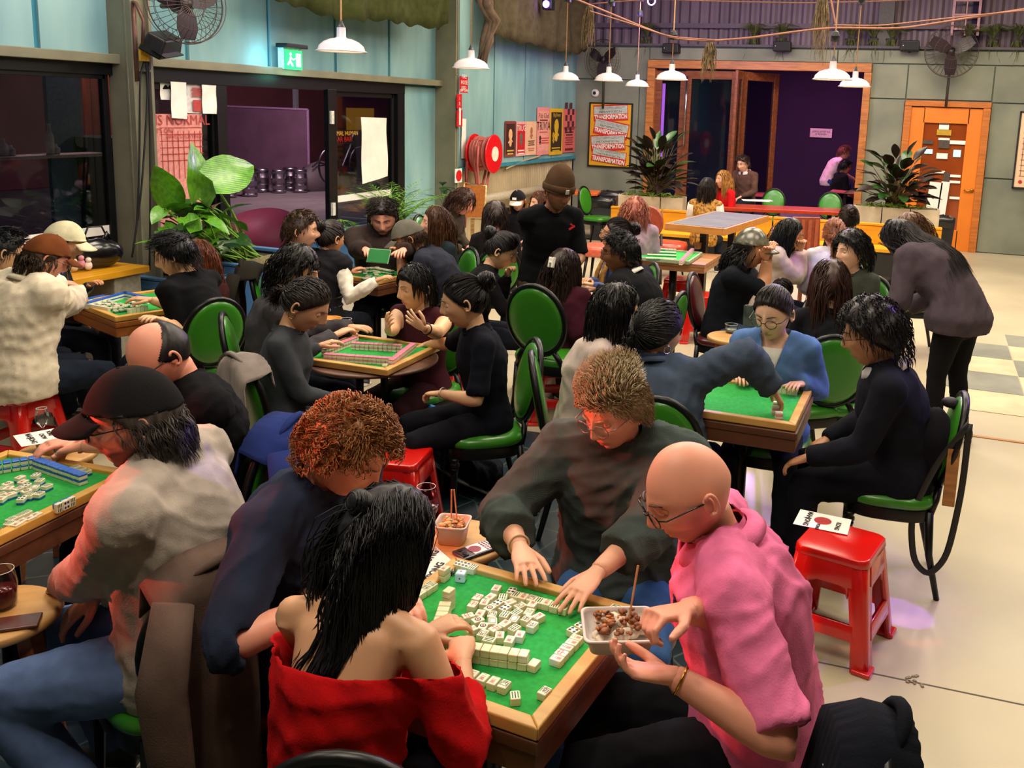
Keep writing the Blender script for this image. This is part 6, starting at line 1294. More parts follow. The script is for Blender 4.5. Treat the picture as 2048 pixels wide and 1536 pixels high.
for i,(zz,an,dx) in enumerate([(.845,.07,0),(.60,-.17,.02),(.385,.08,-.03),(.17,-.12,0)]):
    zc=z0+(z1-z0)*zz; R_=rotax((0,1,0),-an); rt=R_@V(1,0,0); upv=R_@V(0,0,1); yy=Y0-.06-.004*i; hb=.29 if i<3 else .24
    build('banner',G().box((cxm+dx,yy,zc),(W_*.80,.003,hb),R_),M('#c8281e',.5),r)
    build('banner_panel',G().box(V(cxm+dx,yy-.002,zc)+upv*.052,(W_*.77,.003,hb*.48),R_),M('#b9c0b6',.5),r)
    c=V(cxm+dx,yy-.005,zc)
    g=textg('TRANSFORMATION',.115,c-upv*.075,rt,upv,0,bold=.004,sx=.62); build('lettering',g,WHITE,r)
    g=textg('METAPHYSICAL',.052,c+upv*.018,rt,upv,0,sx=1.25); build('lettering',g,BKI,r)
    g=textg('THIS IS NOT A NORMAL HUMAN EVENT\nIT WILL TAKE YOU THROUGH',.024,c+upv*.082,rt,upv,0,sx=1.3); build('lettering',g,BKI,r)
r,x0,x1,z0,z1=framed([(2042,222),(2150,226),(2130,382),(2022,377)],'framed cream print with a red dot at the right picture edge','#e6c3a0')
g=G()
for k in range(9): g.box((x0+.10+.08*k,Y0-.06,(z0+z1)/2+.05),(.008,.003,z1-z0-.3))
for k in range(12): g.box(((x0+x1)/2,Y0-.06,z0+.2+.085*k),(x1-x0-.16,.003,.008))
build('printed_grid',g,M('#8a4a3a',.6),r); build('red_dot',G().lathe([(.028,0),(.028,.004)],(x0+.11,Y0-.062,z0+.11),16,R=rotax((1,0,0),math.pi/2)),M('#b81c22',.5),r)
# loudspeakers, fans, ladder, stage lamps on the upper back wall
for (px,py),lb in zip([(1343,97),(1565,93),(1820,92)],['black loudspeaker above the left timber door','black loudspeaker above the open doorway','black loudspeaker left of the big wall fan']):
    p=aty(px,py,Y0-.12); r=root('loudspeaker',tuple(p),0,lb,'speaker','loudspeakers on the back wall'); build('cabinet',G().box(p,(.30,.2,.17),taper=.94),BLACKP,r,bevel=.02); build('grille',G().box(p+V(0,-.105,0),(.25,.01,.13)),M('#1d1d20',.8,'noise' and 0,sc=200),r); build('bracket',G().box(p+V(0,.11,0),(.05,.05,.2)),BLACKM,r)
    build('badge',G().box(p+V(-.10,-.113,0),(.01,.004,.014)),WHITE,r)
def fan(c,fwd,rad,label,blades=3):
    fwd=unit(fwd); s,u,d=frame(fwd); r=root('wall_fan',tuple(c),0,label,'fan'); R_=np.array([s,u,d]).T; cm_=M('#5b4b48',.4,.6)
    g=G()
    for q,zz in((1.,0),(.97,.07),(.97,-.07),(.66,.1),(.33,.115),(.66,-.1)): g.tube([c+R_@V(rad*q*math.cos(t),rad*q*math.sin(t),zz) for t in np.linspace(0,2*math.pi,37)[:-1]],.006 if q==1 else .003,4,closed=True)
    for t in np.linspace(0,2*math.pi,37)[:-1]: g.tube([c+R_@V(.05*math.cos(t),.05*math.sin(t),.12),c+R_@V(rad*.66*math.cos(t),rad*.66*math.sin(t),.1),c+R_@V(rad*math.cos(t),rad*math.sin(t),0),c+R_@V(rad*.66*math.cos(t),rad*.66*math.sin(t),-.1)],.0022,3)
    build('cage',g,cm_,r,smooth=True)
    for k in range(blades):
        t0=k*2*math.pi/blades+.5; P=[]
        for q,w_ in((.08,.05),(.3,.09),(.6,.10),(.9,.07)):
            P.append([c+R_@V(rad*q*math.cos(t0)-w_*o*math.sin(t0),rad*q*math.sin(t0)+w_*o*math.cos(t0),.03*o+zt3) for o,zt3 in((-1,.003),(1,.003),(1,-.003),(-1,-.003))])
        build('blade',G().rings(P),M('#2a1c24',.4),r,smooth='auto')
    build('motor',G().lathe([(.07,-.14),(.07,.0),(.03,.03),(.001,.03)],c,16,R=R_),M('#3a3436',.4,.5),r,smooth='auto')
    build('stem',G().tube([c+R_@V(0,0,-.12),c+V(0,.1,-.35) if abs(d[1])>.5 else c+R_@V(0,0,-.3),c+(V(0,.12,-.85) if abs(d[1])>.5 else R_@V(0,.0,-.38))],.022,8),M('#4a4644',.4,.5),r,smooth=True); return r
fan(aty(1903,103,Y0-.35),V(.1,-1,0),.40,'large three-bladed cage fan above the orange door')
fan(aty(1205,120,Y0-.35),V(-.3,-1,0),.36,'dark cage fan behind the pendant lamps at the left of the back wall')
fan(atx(372,8,X0+.75),V(1,-.35,0),.30,'cage fan at the top of the steel column, cut by the picture top')
p=atx(325,88,X0+.42); r=root('flood_lamp',tuple(p),0,'dark flood lamp bracketed to the steel column under the fan','lamp'); build('housing',G().box(p,(.2,.34,.16),rotax((0,1,0),.5)@rotz(.3),taper=.8),M('#2e2a2a',.4,.4),r,bevel=.02); build('bracket',G().tube([p+V(0,-.2,-.02),p+V(.02,-.2,.16),p+V(-.1,-.15,.3),p+V(-.2,-.1,.32)],.014,6).tube([p+V(-.16,-.12,.3),p+V(-.16,-.12,-.3)],.02,8),M('#6a4a40',.5,.5),r,smooth=True); build('lens',G().box(p+V(.07,-.02,-.07),(.12,.28,.01),rotax((0,1,0),.5)@rotz(.3)),M('#15161a',.1,coat=.5),r)
g=G(); x0,x1=aty(1910,0,Y0+.1)[0],aty(1962,0,Y0+.1)[0]
r=root('wall_ladder',((x0+x1)/2,Y0+.12,3.45),0,'pinkish metal ladder fixed high on the back wall, cut by the picture top','ladder')
for k,xx in enumerate((x0,x1,(x0+x1)/2)): build('rail' if k<2 else 'middle_rail',G().box((xx,Y0+.12,4.2),(.04 if k<2 else .02,.04,1.5)),M('#b0828c',.5),r)
for k in range(6): build('rung',G().box(((x0+x1)/2,Y0+.1,3.55+.22*k),(x1-x0,.03,.03)),M('#b0828c',.5),r)
p=aty(1092,8,13.5); r=root('violet_spot_lamp',tuple(p),0,'small glowing violet spot lamp at the picture top','lamp'); build('housing',G().box(p+V(0,.1,0),(.16,.16,.16)),BLACKP,r,bevel=.02); build('glow_lens',G().ell(p,(.055,.03,.055)),emis('#8a50ff',22),r,smooth=True); build('hanger',G().tube([p+V(0,.1,.06),p+V(0,.1,1.6)],.012,6),BLACKP,r)
p=aty(1303,2,12); r=root('ring_light',tuple(p),0,'small pale violet ring light at the picture top','lamp'); build('ring',G().tube([p+V(.05*math.cos(t),0,.05*math.sin(t)) for t in np.linspace(0,6.283,21)[:-1]],.008,6,closed=True),emis('#b49aff',4),r); build('hanger',G().tube([p+V(0,0,.05),p+V(0,0,1.6)],.005,5),BLACKP,r)
# olive drapes hung below the roof
def drape_curtain(pts,x,label,c,zt=5.1,n=60,amp=.07):
    P=[atx(px,py,x) for px,py in pts]; ys=[p[1] for p in P]; zs=[p[2] for p in P]; g=G(); vv=[]; m=14; Y=np.linspace(ys[0],ys[-1],n)
    for j in range(m):
        v=j/(m-1)
        for i,y in enumerate(Y):
            zb=np.interp(y,ys,zs)+.02*math.sin(i*1.1); z=zt*(1-v)+zb*v; vv.append((x+amp*math.sin(y*9+1.2*math.sin(y*3))*(1-.4*v)+.02*math.sin(v*9+y*5),y,z))
    g.add(vv,[(j*n+i,j*n+i+1,(j+1)*n+i+1,(j+1)*n+i) for j in range(m-1) for i in range(n-1)])
    o=build('roof_drape',g,cloth(c),None,label,'curtain',smooth=True); md=o.modifiers.new('s','SOLIDIFY'); md.thickness=.008; return o
drape_curtain([(505,-20),(560,6),(600,12),(640,28),(690,42),(760,40),(830,52),(880,58),(898,50)],X0+.5,'dark olive fabric draped along the top of the left wall','#3f4522')
drape_curtain([(985,70),(1010,78),(1060,88),(1110,100),(1150,108),(1178,100)],X0+.35,'brown-olive fabric hanging above the wall posters','#4c4430')
b=[atx(968,0,X0+.9),atx(985,40,X0+.85),atx(975,80,X0+.8),atx(962,128,X0+.75)]
g=G()
for k in range(10): g.tube([q+V(random.uniform(-.06,.06),random.uniform(-.1,.1)*(1-.4*i/3),0) for i,q in enumerate(b)],[.05,.045,.035,.015],6)
build('twisted_fabric',g,cloth('#6b5a4c'),None,'twisted bundle of brown fabric hanging in front of the column','curtain',smooth=True)
p=atx(1025,0,X0+.3); tag(build('orange_pennant',G().add([p+V(0,-.18,.6),p+V(0,.18,.6),p+V(.01,.02,-.36),p+V(-.006,-.18,.6),p+V(-.006,.18,.6),p+V(.004,.02,-.36)],[(0,1,2),(5,4,3),(0,3,4,1),(1,4,5,2),(2,5,3,0)]),M('#c48618',.7)),'orange triangular pennant hanging at the picture top','flag')
# trailing and ledge plants
def strands(c,n,L,spread,r_=.004,rg2=None,up_=False,g=None):
    g=g or G(); q=random.Random(int(abs(c[0])*100)+n)
    for k in range(n):
        a=q.uniform(0,6.28); d=spread*q.uniform(.2,1); l=L*q.uniform(.5,1)
        if up_: P=[c,c+V(math.cos(a)*d*.4,math.sin(a)*d*.4,l*.6),c+V(math.cos(a)*d*1.1,math.sin(a)*d*1.1,l*.55-.1*l)]; g.tube(P,[r_,r_*1.2,r_*.3],3)
        else: P=[c+V(math.cos(a)*d*.3,math.sin(a)*d*.3,0)]+[c+V(math.cos(a)*d*(.3+.5*t)+q.uniform(-.03,.03),math.sin(a)*d*(.3+.5*t)+q.uniform(-.03,.03),-l*t) for t in(.3,.6,1.)]; g.tube(P,[r_*1.4,r_*1.4,r_,r_*.4],3)
    return g
MOSS=M('#6d5a3c',.9,sc=20,amt=.4); GRASSD=M('#4b5224',.8,sc=20,amt=.4)
for (px,py,Yd,L_,sp),lb in zip([(1180,12,12,.62,.14),(1336+85,85,9.7,.42,.12),(1418+68,150,9.7,.0,.0),(1645,-10,10.5,.75,.16)],['dry moss plant trailing from the rope near the violet lamp','dry moss plant trailing from the rope before the timber door','','large dry moss plant trailing at the picture top']):
    if L_: build('hanging_moss',strands(aty(px,py,Yd),60,L_,sp),MOSS,None,lb,'hanging plant','hanging moss plants')
for (px,py),lb in zip([(1290,92),(1505,88),(1560,88),(1700,92),(1745,100),(1780,95),(1935,88),(1985,88),(2035,88)],['grass tuft on the ledge left of the left loudspeaker','grass tuft on the ledge between two loudspeakers','small grass tuft on the ledge beside the middle loudspeaker','grass tuft on the ledge above the purple opening','drooping tuft above the right end of the opening','tuft on the ledge left of the right loudspeaker','thick tuft on the ledge right of the big fan','tuft on the ledge second from the right edge','tuft on the ledge at the right picture edge']):
    p=aty(px,py,Y0+.05)*V(1,1,0)+V(0,.10,3.265); r=root('ledge_plant',tuple(p),0,lb,'plant','plants on the high ledge'); build('pot',G().lathe([(.07,0),(.1,.12),(.09,.13),(.001,.12)],p,12),M('#3a3434',.7),r); build('foliage',strands(p+V(0,-.05,.12),46,.42,.34,.006,up_=True,g=strands(p+V(0,-.1,.1),26,.42,.22,.005)),GRASSD,r)
# ---------------------------------------------------------------- back of the hall
YEL=wood('#e0a012','#c58508',sc=10); 
a=atz(1204,458,.42); b=atz(1548,483,.42); dx=unit(b-a); ny=V(-dx[1],dx[0],0); ry=math.atan2(dx[1],dx[0])
def bench(org,L_,label):
    r=root('yellow_bench',tuple(org*V(1,1,0)),ry,label,'bench')
    for k in range(3): build('seat_plank',G().box((L_/2,.07+.145*k,.40),(L_,.135,.045)),YEL,r,bevel=.004,world=False)
    build('back_board',G().box((L_/2,.46,.54),(L_,.035,.26)),YEL,r,bevel=.004,world=False); build('front_board',G().box((L_/2,.05,.22),(L_-.1,.03,.32)),M('#1c1a18',.8),r,world=False)
    build('top_rail',G().box((L_/2,.47,.69),(L_,.09,.03)),YEL,r,bevel=.004,world=False)
    for k in range(int(L_//.9)+1): build('leg',G().box((.06+min(L_-.12,k*.9),.3,.19),(.07,.35,.38)),BW,r,world=False)
    return r
L0=.75; bench(a,L0,'short left section of the yellow bench, in front of the left planter'); bench(a+dx*(L0+.02),1.55,'middle section of the yellow bench behind the tall grey table'); bench(a+dx*(L0+1.59),2.2,'right section of the yellow bench running behind the diners')
def planter(p0,L_,label,h0=.55,h1=.86,dd=.34,c='#c9b79a',n=3):
    r=root('planter_box',tuple(p0*V(1,1,0)),ry,label,'planter')
    for k in range(n): build('front_panel',G().box((L_/n*(k+.5),0,(h0+h1)/2),(L_/n-.012,.03,h1-h0)),M(c,.7,sc=5),r,bevel=.004,world=False)
    build('side_panel',G().box((0.01,dd/2,(h0+h1)/2),(.03,dd,h1-h0)),M(c,.7,sc=5),r,world=False); build('side_panel',G().box((L_-.01,dd/2,(h0+h1)/2),(.03,dd,h1-h0)),M(c,.7,sc=5),r,world=False)
    build('back_panel',G().box((L_/2,dd,(h0+h1)/2),(L_,.03,h1-h0)),M(c,.7,sc=5),r,world=False); build('stand',G().box((L_/2,dd/2,h0/2),(L_-.06,dd-.05,h0)),M('#2a2624',.8),r,world=False); build('soil',G().box((L_/2,dd/2,h1-.05),(L_-.04,dd-.03,.02)),M('#2a1c12',.9),r,world=False); return r
pa=aty(1236,420,a[1]+.65); pa=V(pa[0],pa[1],0); planter(pa,.95,'pale planter box with dark-leaved plants, left on the yellow bench')
pb=aty(1705,452,b[1]+.95+.3); pb=V(pb[0],pb[1],0); planter(pb,1.15,'pale planter box with broad dark leaves in front of the orange door')
def leafmesh(L_,W_,shape='oval',bend=.3,n=7,fold=.15):
    g=G(); vv=[]
    for i in range(n+1):
        t=i/n; w={'oval':math.sin(math.pi*min(1,t*.96+.02))**.75,'lance':math.sin(math.pi*t**.7)**.9,'heart':(math.sin(math.pi*min(1,(t*.93+.07)**.62)))**.8}[shape]*W_/2
        x=L_*t; z=-bend*L_*t*t
        for s,zz in((-1,fold*w),(-.5,fold*w*.35),(0,0),(.5,fold*w*.35),(1,fold*w)): vv.append((x-(abs(s)*.12*L_ if shape=='heart' and t<.35 else 0)*(1-t*2.8),s*w+1e-4*s,z+zz+.012*W_*math.sin(i*2.2)*abs(s)))
    g.add(vv,[(i*5+j,(i+1)*5+j,(i+1)*5+j+1,i*5+j+1) for i in range(n) for j in range(4)]); return g
def veinmat(c,c2,k):
    key=('vein',c,c2,k)
    if key in MATS: return MATS[key]
    m=M(c,.32,0,'plain',9,.2,c2=c2,coat=.3,name='leaf'); m2=m.copy(); nt=m2.node_tree; N=nt.nodes.new; b=nt.nodes['Principled BSDF']
    tc=N('ShaderNodeTexCoord'); wv=N('ShaderNodeTexWave'); wv.inputs['Scale'].default_value=k; wv.bands_direction='DIAGONAL'; bp=N('ShaderNodeBump'); bp.inputs['Strength'].default_value=.25; bp.inputs['Distance'].default_value=.004
    nt.links.new(tc.outputs['Object'],wv.inputs[0]); nt.links.new(wv.outputs['Fac'],bp.inputs['Height']); nt.links.new(bp.outputs[0],b.inputs['Normal']); b.inputs['Transmission Weight'].default_value=.0; MATS[key]=m2; return m2
LEAFG=veinmat('#5f9c1c','#3a7512',9); LEAFD=veinmat('#2c1c18','#1a1410',9); LEAFM=veinmat('#2f5a22','#1c3a16',12)
LM={}
def leafobj(parent,p,az,el,L_,W_,shape,mat,bend=.3,roll=0):
    k=(shape,mat.name,round(bend,1))
    if k not in LM: LM[k]=mesh_of(leafmesh(1,1,shape,bend),mat,'leaf',True)
    o=bpy.data.objects.new('leaf',LM[k]); COL.objects.link(o); o.parent=parent; Mi=ROOTM[parent].inverted()
    R=Matrix.Rotation(az,4,'Z')@Matrix.Rotation(-el,4,'Y')@Matrix.Rotation(roll,4,'X'); o.matrix_local=Mi@Matrix.Translation(Vector(p))@R@Matrix.Diagonal((L_,W_,(L_+W_)/2,1)); return o
def darkplant(base,n,H_,label,seed,Lr=(.20,.32),mat=None,spread=.5):
    q=random.Random(seed); r=root('rubber_plant',tuple(base*V(1,1,0)),0,label,'plant'); st=G()
    for k in range(n):
        az=q.uniform(0,6.28); el=q.uniform(.25,1.35); h=H_*q.uniform(.35,1); d=V(math.cos(az)*math.cos(el),math.sin(az)*math.cos(el),math.sin(el)); e=base+V(0,0,0)+V(d[0]*spread*1.1,d[1]*spread*.55,d[2])*h
        st.tube([base+V(q.uniform(-.15,.15),q.uniform(-.05,.05),0),base*.6+e*.4+V(0,0,.06),e],[.012,.009,.004],5)
        leafobj(r,e,az,el-.5*q.random(),q.uniform(*Lr),q.uniform(.11,.16),'oval',(mat or [LEAFD,LEAFD,LEAFM])[k%3] if not mat else mat[k%len(mat)],.3,q.uniform(-.5,.5))
    build('stems',st,M('#5a4a2a',.7),r,smooth=True); fl_=G()
    for k in range(5): fl_=strands(base+V(-.35+.17*k,-.12,-.02),16,.2,.2,.006,up_=True,g=fl_)
    tag(build('grassy_filler',fl_,M('#7f9a3a',.7,sc=20,amt=.3),r),kind='stuff'); return r
darkplant(pa+V(.5*dx[0],.5*dx[1]+.17,.83),110,.92,'dark red-leaved bushy plants in the left planter',5)
darkplant(pb+V(.55*dx[0],.55*dx[1]+.17,.83),100,.88,'broad dark-leaved plants before the orange door',9,(.20,.32))
# long red table, its items, chairs and the low stool in front of the bench
ta=atz(1385,412,.74); tb_=atz(1690,425,.74); tl_=np.linalg.norm(tb_-ta); tc_=(ta+tb_)/2+V(0,.32,0); tr_=math.atan2(tb_[1]-ta[1],tb_[0]-ta[0])
table(tc_,tr_,tl_,.62,.74,'long narrow red-topped table before the open doorway',M('#b03a1c',.3,coat=.3),apron=0,legs='two',th=.05)
p=atz(1511,401,.745); tag(build('open_menu',G().box(p,(.42,.24,.006),rotz(.3)).box(p+V(.1,.05,.006),(.3,.2,.004),rotz(.4)),PAPER),'open white menu lying on the long red table','menu')
for (px,py,z_,a_),lb in zip([(1550,378,.9,262),(1663,385,.9,262)],['green chair behind the long red table, left of two','green chair behind the long red table, right of two']):
    q=atz(px,py,z_); psi=iyaw(px,a_); place(CH,(q[0]+math.cos(psi)*.3,q[1]+math.sin(psi)*.3,0),psi,lb)
q=atz(1176,377,.88); psi=iyaw(1176,330); place(CH,(q[0]+math.cos(psi)*.2,q[1]+math.sin(psi)*.2,0),psi,'lone green chair in the far left corner beside the bins')
tq=atz(1172,383,.76); table(tq+V(-.1,0,0),.25,.62,.62,.76,'small orange-red table in the far corner by the grey bins',M('#d2601c',.3),apron=0,th=.04)
def lbin(px,py,label,c):
    p=atz(px,py,0); p[2]=0; r=root('rubbish_bin',tuple(p),.2,label,'bin'); build('body',G().box((0,0,.33),(.34,.42,.66),taper=1.15),M(c,.5),r,bevel=.02,world=False)
    g=G().rings([[(.205*k*(abs(math.cos(t))**.4)*np.sign(math.cos(t)),.25*k*(abs(math.sin(t))**.4)*np.sign(math.sin(t)),z+.01*math.sin(t*11)) for t in np.linspace(0,6.283,41)[:-1]] for k,z in((1.0,.54),(1.05,.62),(1.04,.68),(.95,.69),(.85,.66))],cap=False); build('bin_liner',g,M('#17161a',.3,coat=.3),r,smooth=True,world=False)
    build('badge',G().box((0,-.225,.5),(.06,.01,.02)),M('#a83a2c',.5),r,world=False)
lbin(1205,478,'dark grey rubbish bin in front, left of the yellow bench','#2c2c30'); lbin(1222,462,'second rubbish bin just behind the first one','#26242a'); lbin(1868,523,'rubbish bin at the right end of the right planter','#1d1c20')
def ottoman(px,py,z_,w_,d_,label,m,rz=0.):
    p=atz(px,py,z_); r=root('padded_stool',(p[0],p[1],0),rz,label,'stool'); g=G(); N_=32; ts=np.linspace(0,2*math.pi,N_,endpoint=False)
    g.rings([[(w_/2*k*abs(math.cos(t))**.5*np.sign(math.cos(t)),d_/2*k*abs(math.sin(t))**.5*np.sign(math.sin(t)),z) for t in ts] for k,z in((.9,z_-.13),(.98,z_-.11),(1.,z_-.05),(.96,z_-.01),(.8,z_),(.01,z_+.005))]); build('seat',g,m,r,smooth=True,world=False)
    for sx in(-1,1):
        for sy in(-1,1): build('leg',G().tube([(sx*w_*.34,sy*d_*.34,z_-.13),(sx*w_*.40,sy*d_*.40,0)],[.022,.014],8),BLACKM,r,smooth=True,world=False)
RV=M('#b5402c',.3,coat=.4)
ottoman(1215,490,.46,.62,.5,'salmon red padded bench stool left of the pale mauve jumper',M('#d4604a',.3,coat=.4),.1); ottoman(1318,482,.45,.72,.52,'wide dark orange padded stool under the pale mauve jumper',RV,.05)
q=atz(1300,445,.75); r=root('chair_back_brown',(q[0],q[1],0),0,'brown wooden chair back beside the strawberry hair','chair') 
g=G().rings([[q+V(.17*math.cos(t)*k,.02*s_,.2*math.sin(t)*k) for t in np.linspace(0,6.283,25)[:-1]] for k,s_ in((.9,-1),(1,-.6),(1,.6),(.9,1))]); build('backrest',g,M('#8a3a24',.4,coat=.3),r,smooth='auto'); build('seat',G().box((q[0],q[1]-.22,.45),(.4,.4,.05)),M('#8a3a24',.4),r,bevel=.01)
for sx in(-1,1):
    for sy,hh in((-.4,.43),(0,.62)): build('leg',G().tube([(q[0]+sx*.17,q[1]+sy,0),(q[0]+sx*.15,q[1]+sy,hh)],.016,8),BLACKM,r,smooth=True)
q=atz(1610,470,.80); r=root('slatted_chair',(q[0],q[1],0),.5,'carved reddish wooden chair back beside the cream fleece','chair')
build('backrest',G().box((0,0,.80),(.36,.03,.40),taper=.9),M('#8a4028',.5),r,bevel=.01,world=False)
for k in range(4): build('slat',G().box((-.12+.08*k,-.02,.8),(.04,.02,.34)),M('#a04e30',.5),r,world=False)
build('seat',G().box((0,-.2,.45),(.4,.4,.04)),M('#8a4028',.5),r,bevel=.01,world=False)
for sx in(-1,1):
    for sy,hh in((-.38,.44),(0,.62)): build('leg',G().box((sx*.16,sy,hh/2),(.035,.035,hh)),M('#6a3020',.5),r,world=False)
# terrace furniture
def parasol_palm(p,label,n=16,L_=.6,m=None):
    r=root('potted_palm',tuple(p*V(1,1,0)),0,label,'plant'); build('barrel_pot',G().lathe([(.2,0),(.23,.25),(.22,.55),(.2,.56),(.19,.5),(.001,.5)],p*V(1,1,0),20),M('#b98a8a',.6),r,smooth='auto'); g=G(); q=random.Random(n+int(p[0]*10))
    for k in range(n):
        a_=q.uniform(0,6.28); P=[V(p[0],p[1],.5),V(p[0]+math.cos(a_)*L_*.25,p[1]+math.sin(a_)*L_*.25,.5+L_*q.uniform(.6,1.1)),V(p[0]+math.cos(a_)*L_*.8,p[1]+math.sin(a_)*L_*.8,.5+L_*q.uniform(.2,.8))]; g.tube(P,[.008,.014,.003],4,flat=.3)
    build('fronds',g,m or M('#6a7a4a',.6),r,smooth=True)
parasol_palm(atz(1545,420,0)+V(0,.4,0),'spiky palm in a pale barrel pot just outside the door leaf'); parasol_palm(atz(1640,385,0)+V(0,-.8,0),'spiky palm before the dark purple wall',22,.65)
q=atz(1690,382,.74); table(q+V(.3,.1,0),0,1.1,.6,.74,'pinkish terrace table where two people sit',M('#b8505c',.4),apron=0,legs='two')
q=atz(1490,385,.72); table(q,0,.8,.6,.72,'reddish terrace table seen through the glass leaf',M('#a8384a',.4),apron=0,legs='two')
q=atz(1616,392,.35); r=root('terrace_sign_board',(q[0],q[1],0),0,'small red and white sign board standing on the terrace','sign'); build('board',G().box((0,0,.4),(.42,.03,.62)),M('#c8203a',.4),r,world=False); build('sign_border',G().box((0,.002,.4),(.48,.02,.68)),WHITE,r,world=False); build('lettering',textg('BAR\nTHIS WAY',.09,V(0,-.017,.45),(1,0,0),(0,0,1)),WHITE,r,world=False); build('leg',G().box((0,.05,.05),(.3,.04,.1)),BLACKP,r,world=False)
# ---------------------------------------------------------------- left side: yellow table, blue planters, big plants
r=root('yellow_table',(-5.98,4.95,0),math.radians(90),'yellow table with concrete block legs against the left window','table')
for k in range(3): build('top_plank',G().box((0,-.142+.142*k,.715),(1.36,.138,.05)),YEL,r,bevel=.004,world=False)
for s in(-1,1): build('block_leg',G().box((s*.50,0,.345),(.26,.34,.69)),M('#8f8a76',.9,sc=30),r,bevel=.01,world=False)
q=V(-6.02,5.36,.742); r=root('handbag',(q[0],q[1],.742),1.2,'glossy black handbag with small dangling charms on the yellow table','bag'); g=G().ell((0,0,.11),(.2,.09,.12),n=20,k=12); g.v[0]=wrinkle(g.v[0],unit(V(0,0,1))*0+g.v[0]*3,4,.012); build('body',g,M('#0c0c0f',.25,coat=.6),r,smooth=True,world=False)
for s in(-1,1): build('ear_flap',G().tube([(s*.06,0,.2),(s*.09,0,.27),(s*.12,.0,.22)],[.02,.015,.004],6),M('#0c0c0f',.25,coat=.6),r,smooth=True,world=False)
build('handle',G().tube([(-.1,0,.2),(-.05,0,.32),(.05,0,.32),(.1,0,.2)],.008,6),M('#15100e',.4),r,smooth=True,world=False); 
for k,cc in enumerate(('#e0c8a0','#d890a0','#e6d8c8')): build('charm',G().ell((-.2+.05*k,-.1,.04+.02*(k%2)),(.03,.025,.035),n=12).ell((-.2+.05*k,-.11,.085+.02*(k%2)),(.022,.02,.02),n=10),M(cc,.8),r,smooth=True,world=False)
BLU=M('#4f7fae',.6,sc=2); 
def bbox_(x0,x1,y0,y1,h,label):
    r=root('blue_planter',((x0+x1)/2,(y0+y1)/2,0),0,label,'planter'); w_,d_=x1-x0,y1-y0
    build('front_panel',G().box((0,-d_/2,h/2),(w_,.03,h)),BLU,r,bevel=.004,world=False); build('side_panel',G().box((w_/2,0,h/2),(.03,d_,h)),BLU,r,bevel=.004,world=False); build('back_panel',G().box((0,d_/2,h/2),(w_,.03,h)),BLU,r,world=False); build('side_panel',G().box((-w_/2,0,h/2),(.03,d_,h)),BLU,r,world=False); build('soil',G().box((0,0,h-.05),(w_-.03,d_-.03,.03)),M('#2c1d12',.9),r,world=False); build('rim',G().box((0,-d_/2+.02,h),(w_+.04,.07,.03)).box((0,d_/2-.02,h),(w_+.04,.07,.03)).box((w_/2-.02,0,h),(.07,d_,.03)).box((-w_/2+.02,0,h),(.07,d_,.03)),BLU,r,bevel=.004,world=False)
bbox_(-6.2,-5.10,6.22,7.1,.68,'blue wooden planter with the big leafy plant beside the steel column'); bbox_(-6.2,-5.42,5.74,6.12,.60,'smaller blue box bench between the yellow table and the leafy planter')
bbox_(-6.2,-5.45,8.25,9.75,.64,'blue planter with feathery palm behind the bearded reader')
q=G()
for k in range(26): q.tube([V(-5.40+.014*k,6.26,.71),V(-5.40+.014*k,6.6,.72+.004*math.sin(k)),V(-5.40+.014*k,7.0,.712)],.009,5)
build('woven_mat',q,M('#6b6444',.9,sc=60,amt=.3),None,'dark woven palm mat lying on the blue planter','mat',smooth=True) 
# elephant ear plant
eb=V(-5.72,6.66,.64); r=root('elephant_ear_plant',tuple(eb*V(1,1,0)),0,'lush plant with huge arrow-shaped leaves beside the steel column','plant'); stg=G()
def bigleaf(px,py,X,az,el,L_,W_,roll=0,mat=LEAFG):
    t=atx(px,py,X); stg.tube([eb+V(random.uniform(-.1,.1),random.uniform(-.1,.1),0),eb*.5+t*.5+V(.03,0,.1),t],[.016,.012,.008],6); leafobj(r,t,az,el,L_,W_,'heart',mat,.25,roll)
bigleaf(398,398,X0+.75,1.9,1.4,.46,.34,1.3); bigleaf(425,362,X0+.9,1.5,.28,.55,.34,1.0); bigleaf(345,408,X0+.6,-1.8,1.2,.36,.24,.9); bigleaf(365,410,X0+.6,.5,-.3,.32,.22,.3)
qq=random.Random(2)
for k in range(46):
    px=qq.uniform(325,475); py=qq.uniform(415,500); t=atx(px,py,X0+qq.uniform(.5,.95)); stg.tube([eb+V(qq.uniform(-.2,.2),qq.uniform(-.2,.2),-.02),t],[.01,.006],5); leafobj(r,t,qq.uniform(-2.2,1.6),qq.uniform(-.5,.7),qq.uniform(.16,.26),qq.uniform(.11,.17),'heart',[LEAFG,LEAFM,LEAFG][k%3],.3,qq.uniform(-.6,.6))
build('stalks',stg,M('#7aa83a',.5),r,smooth=True)
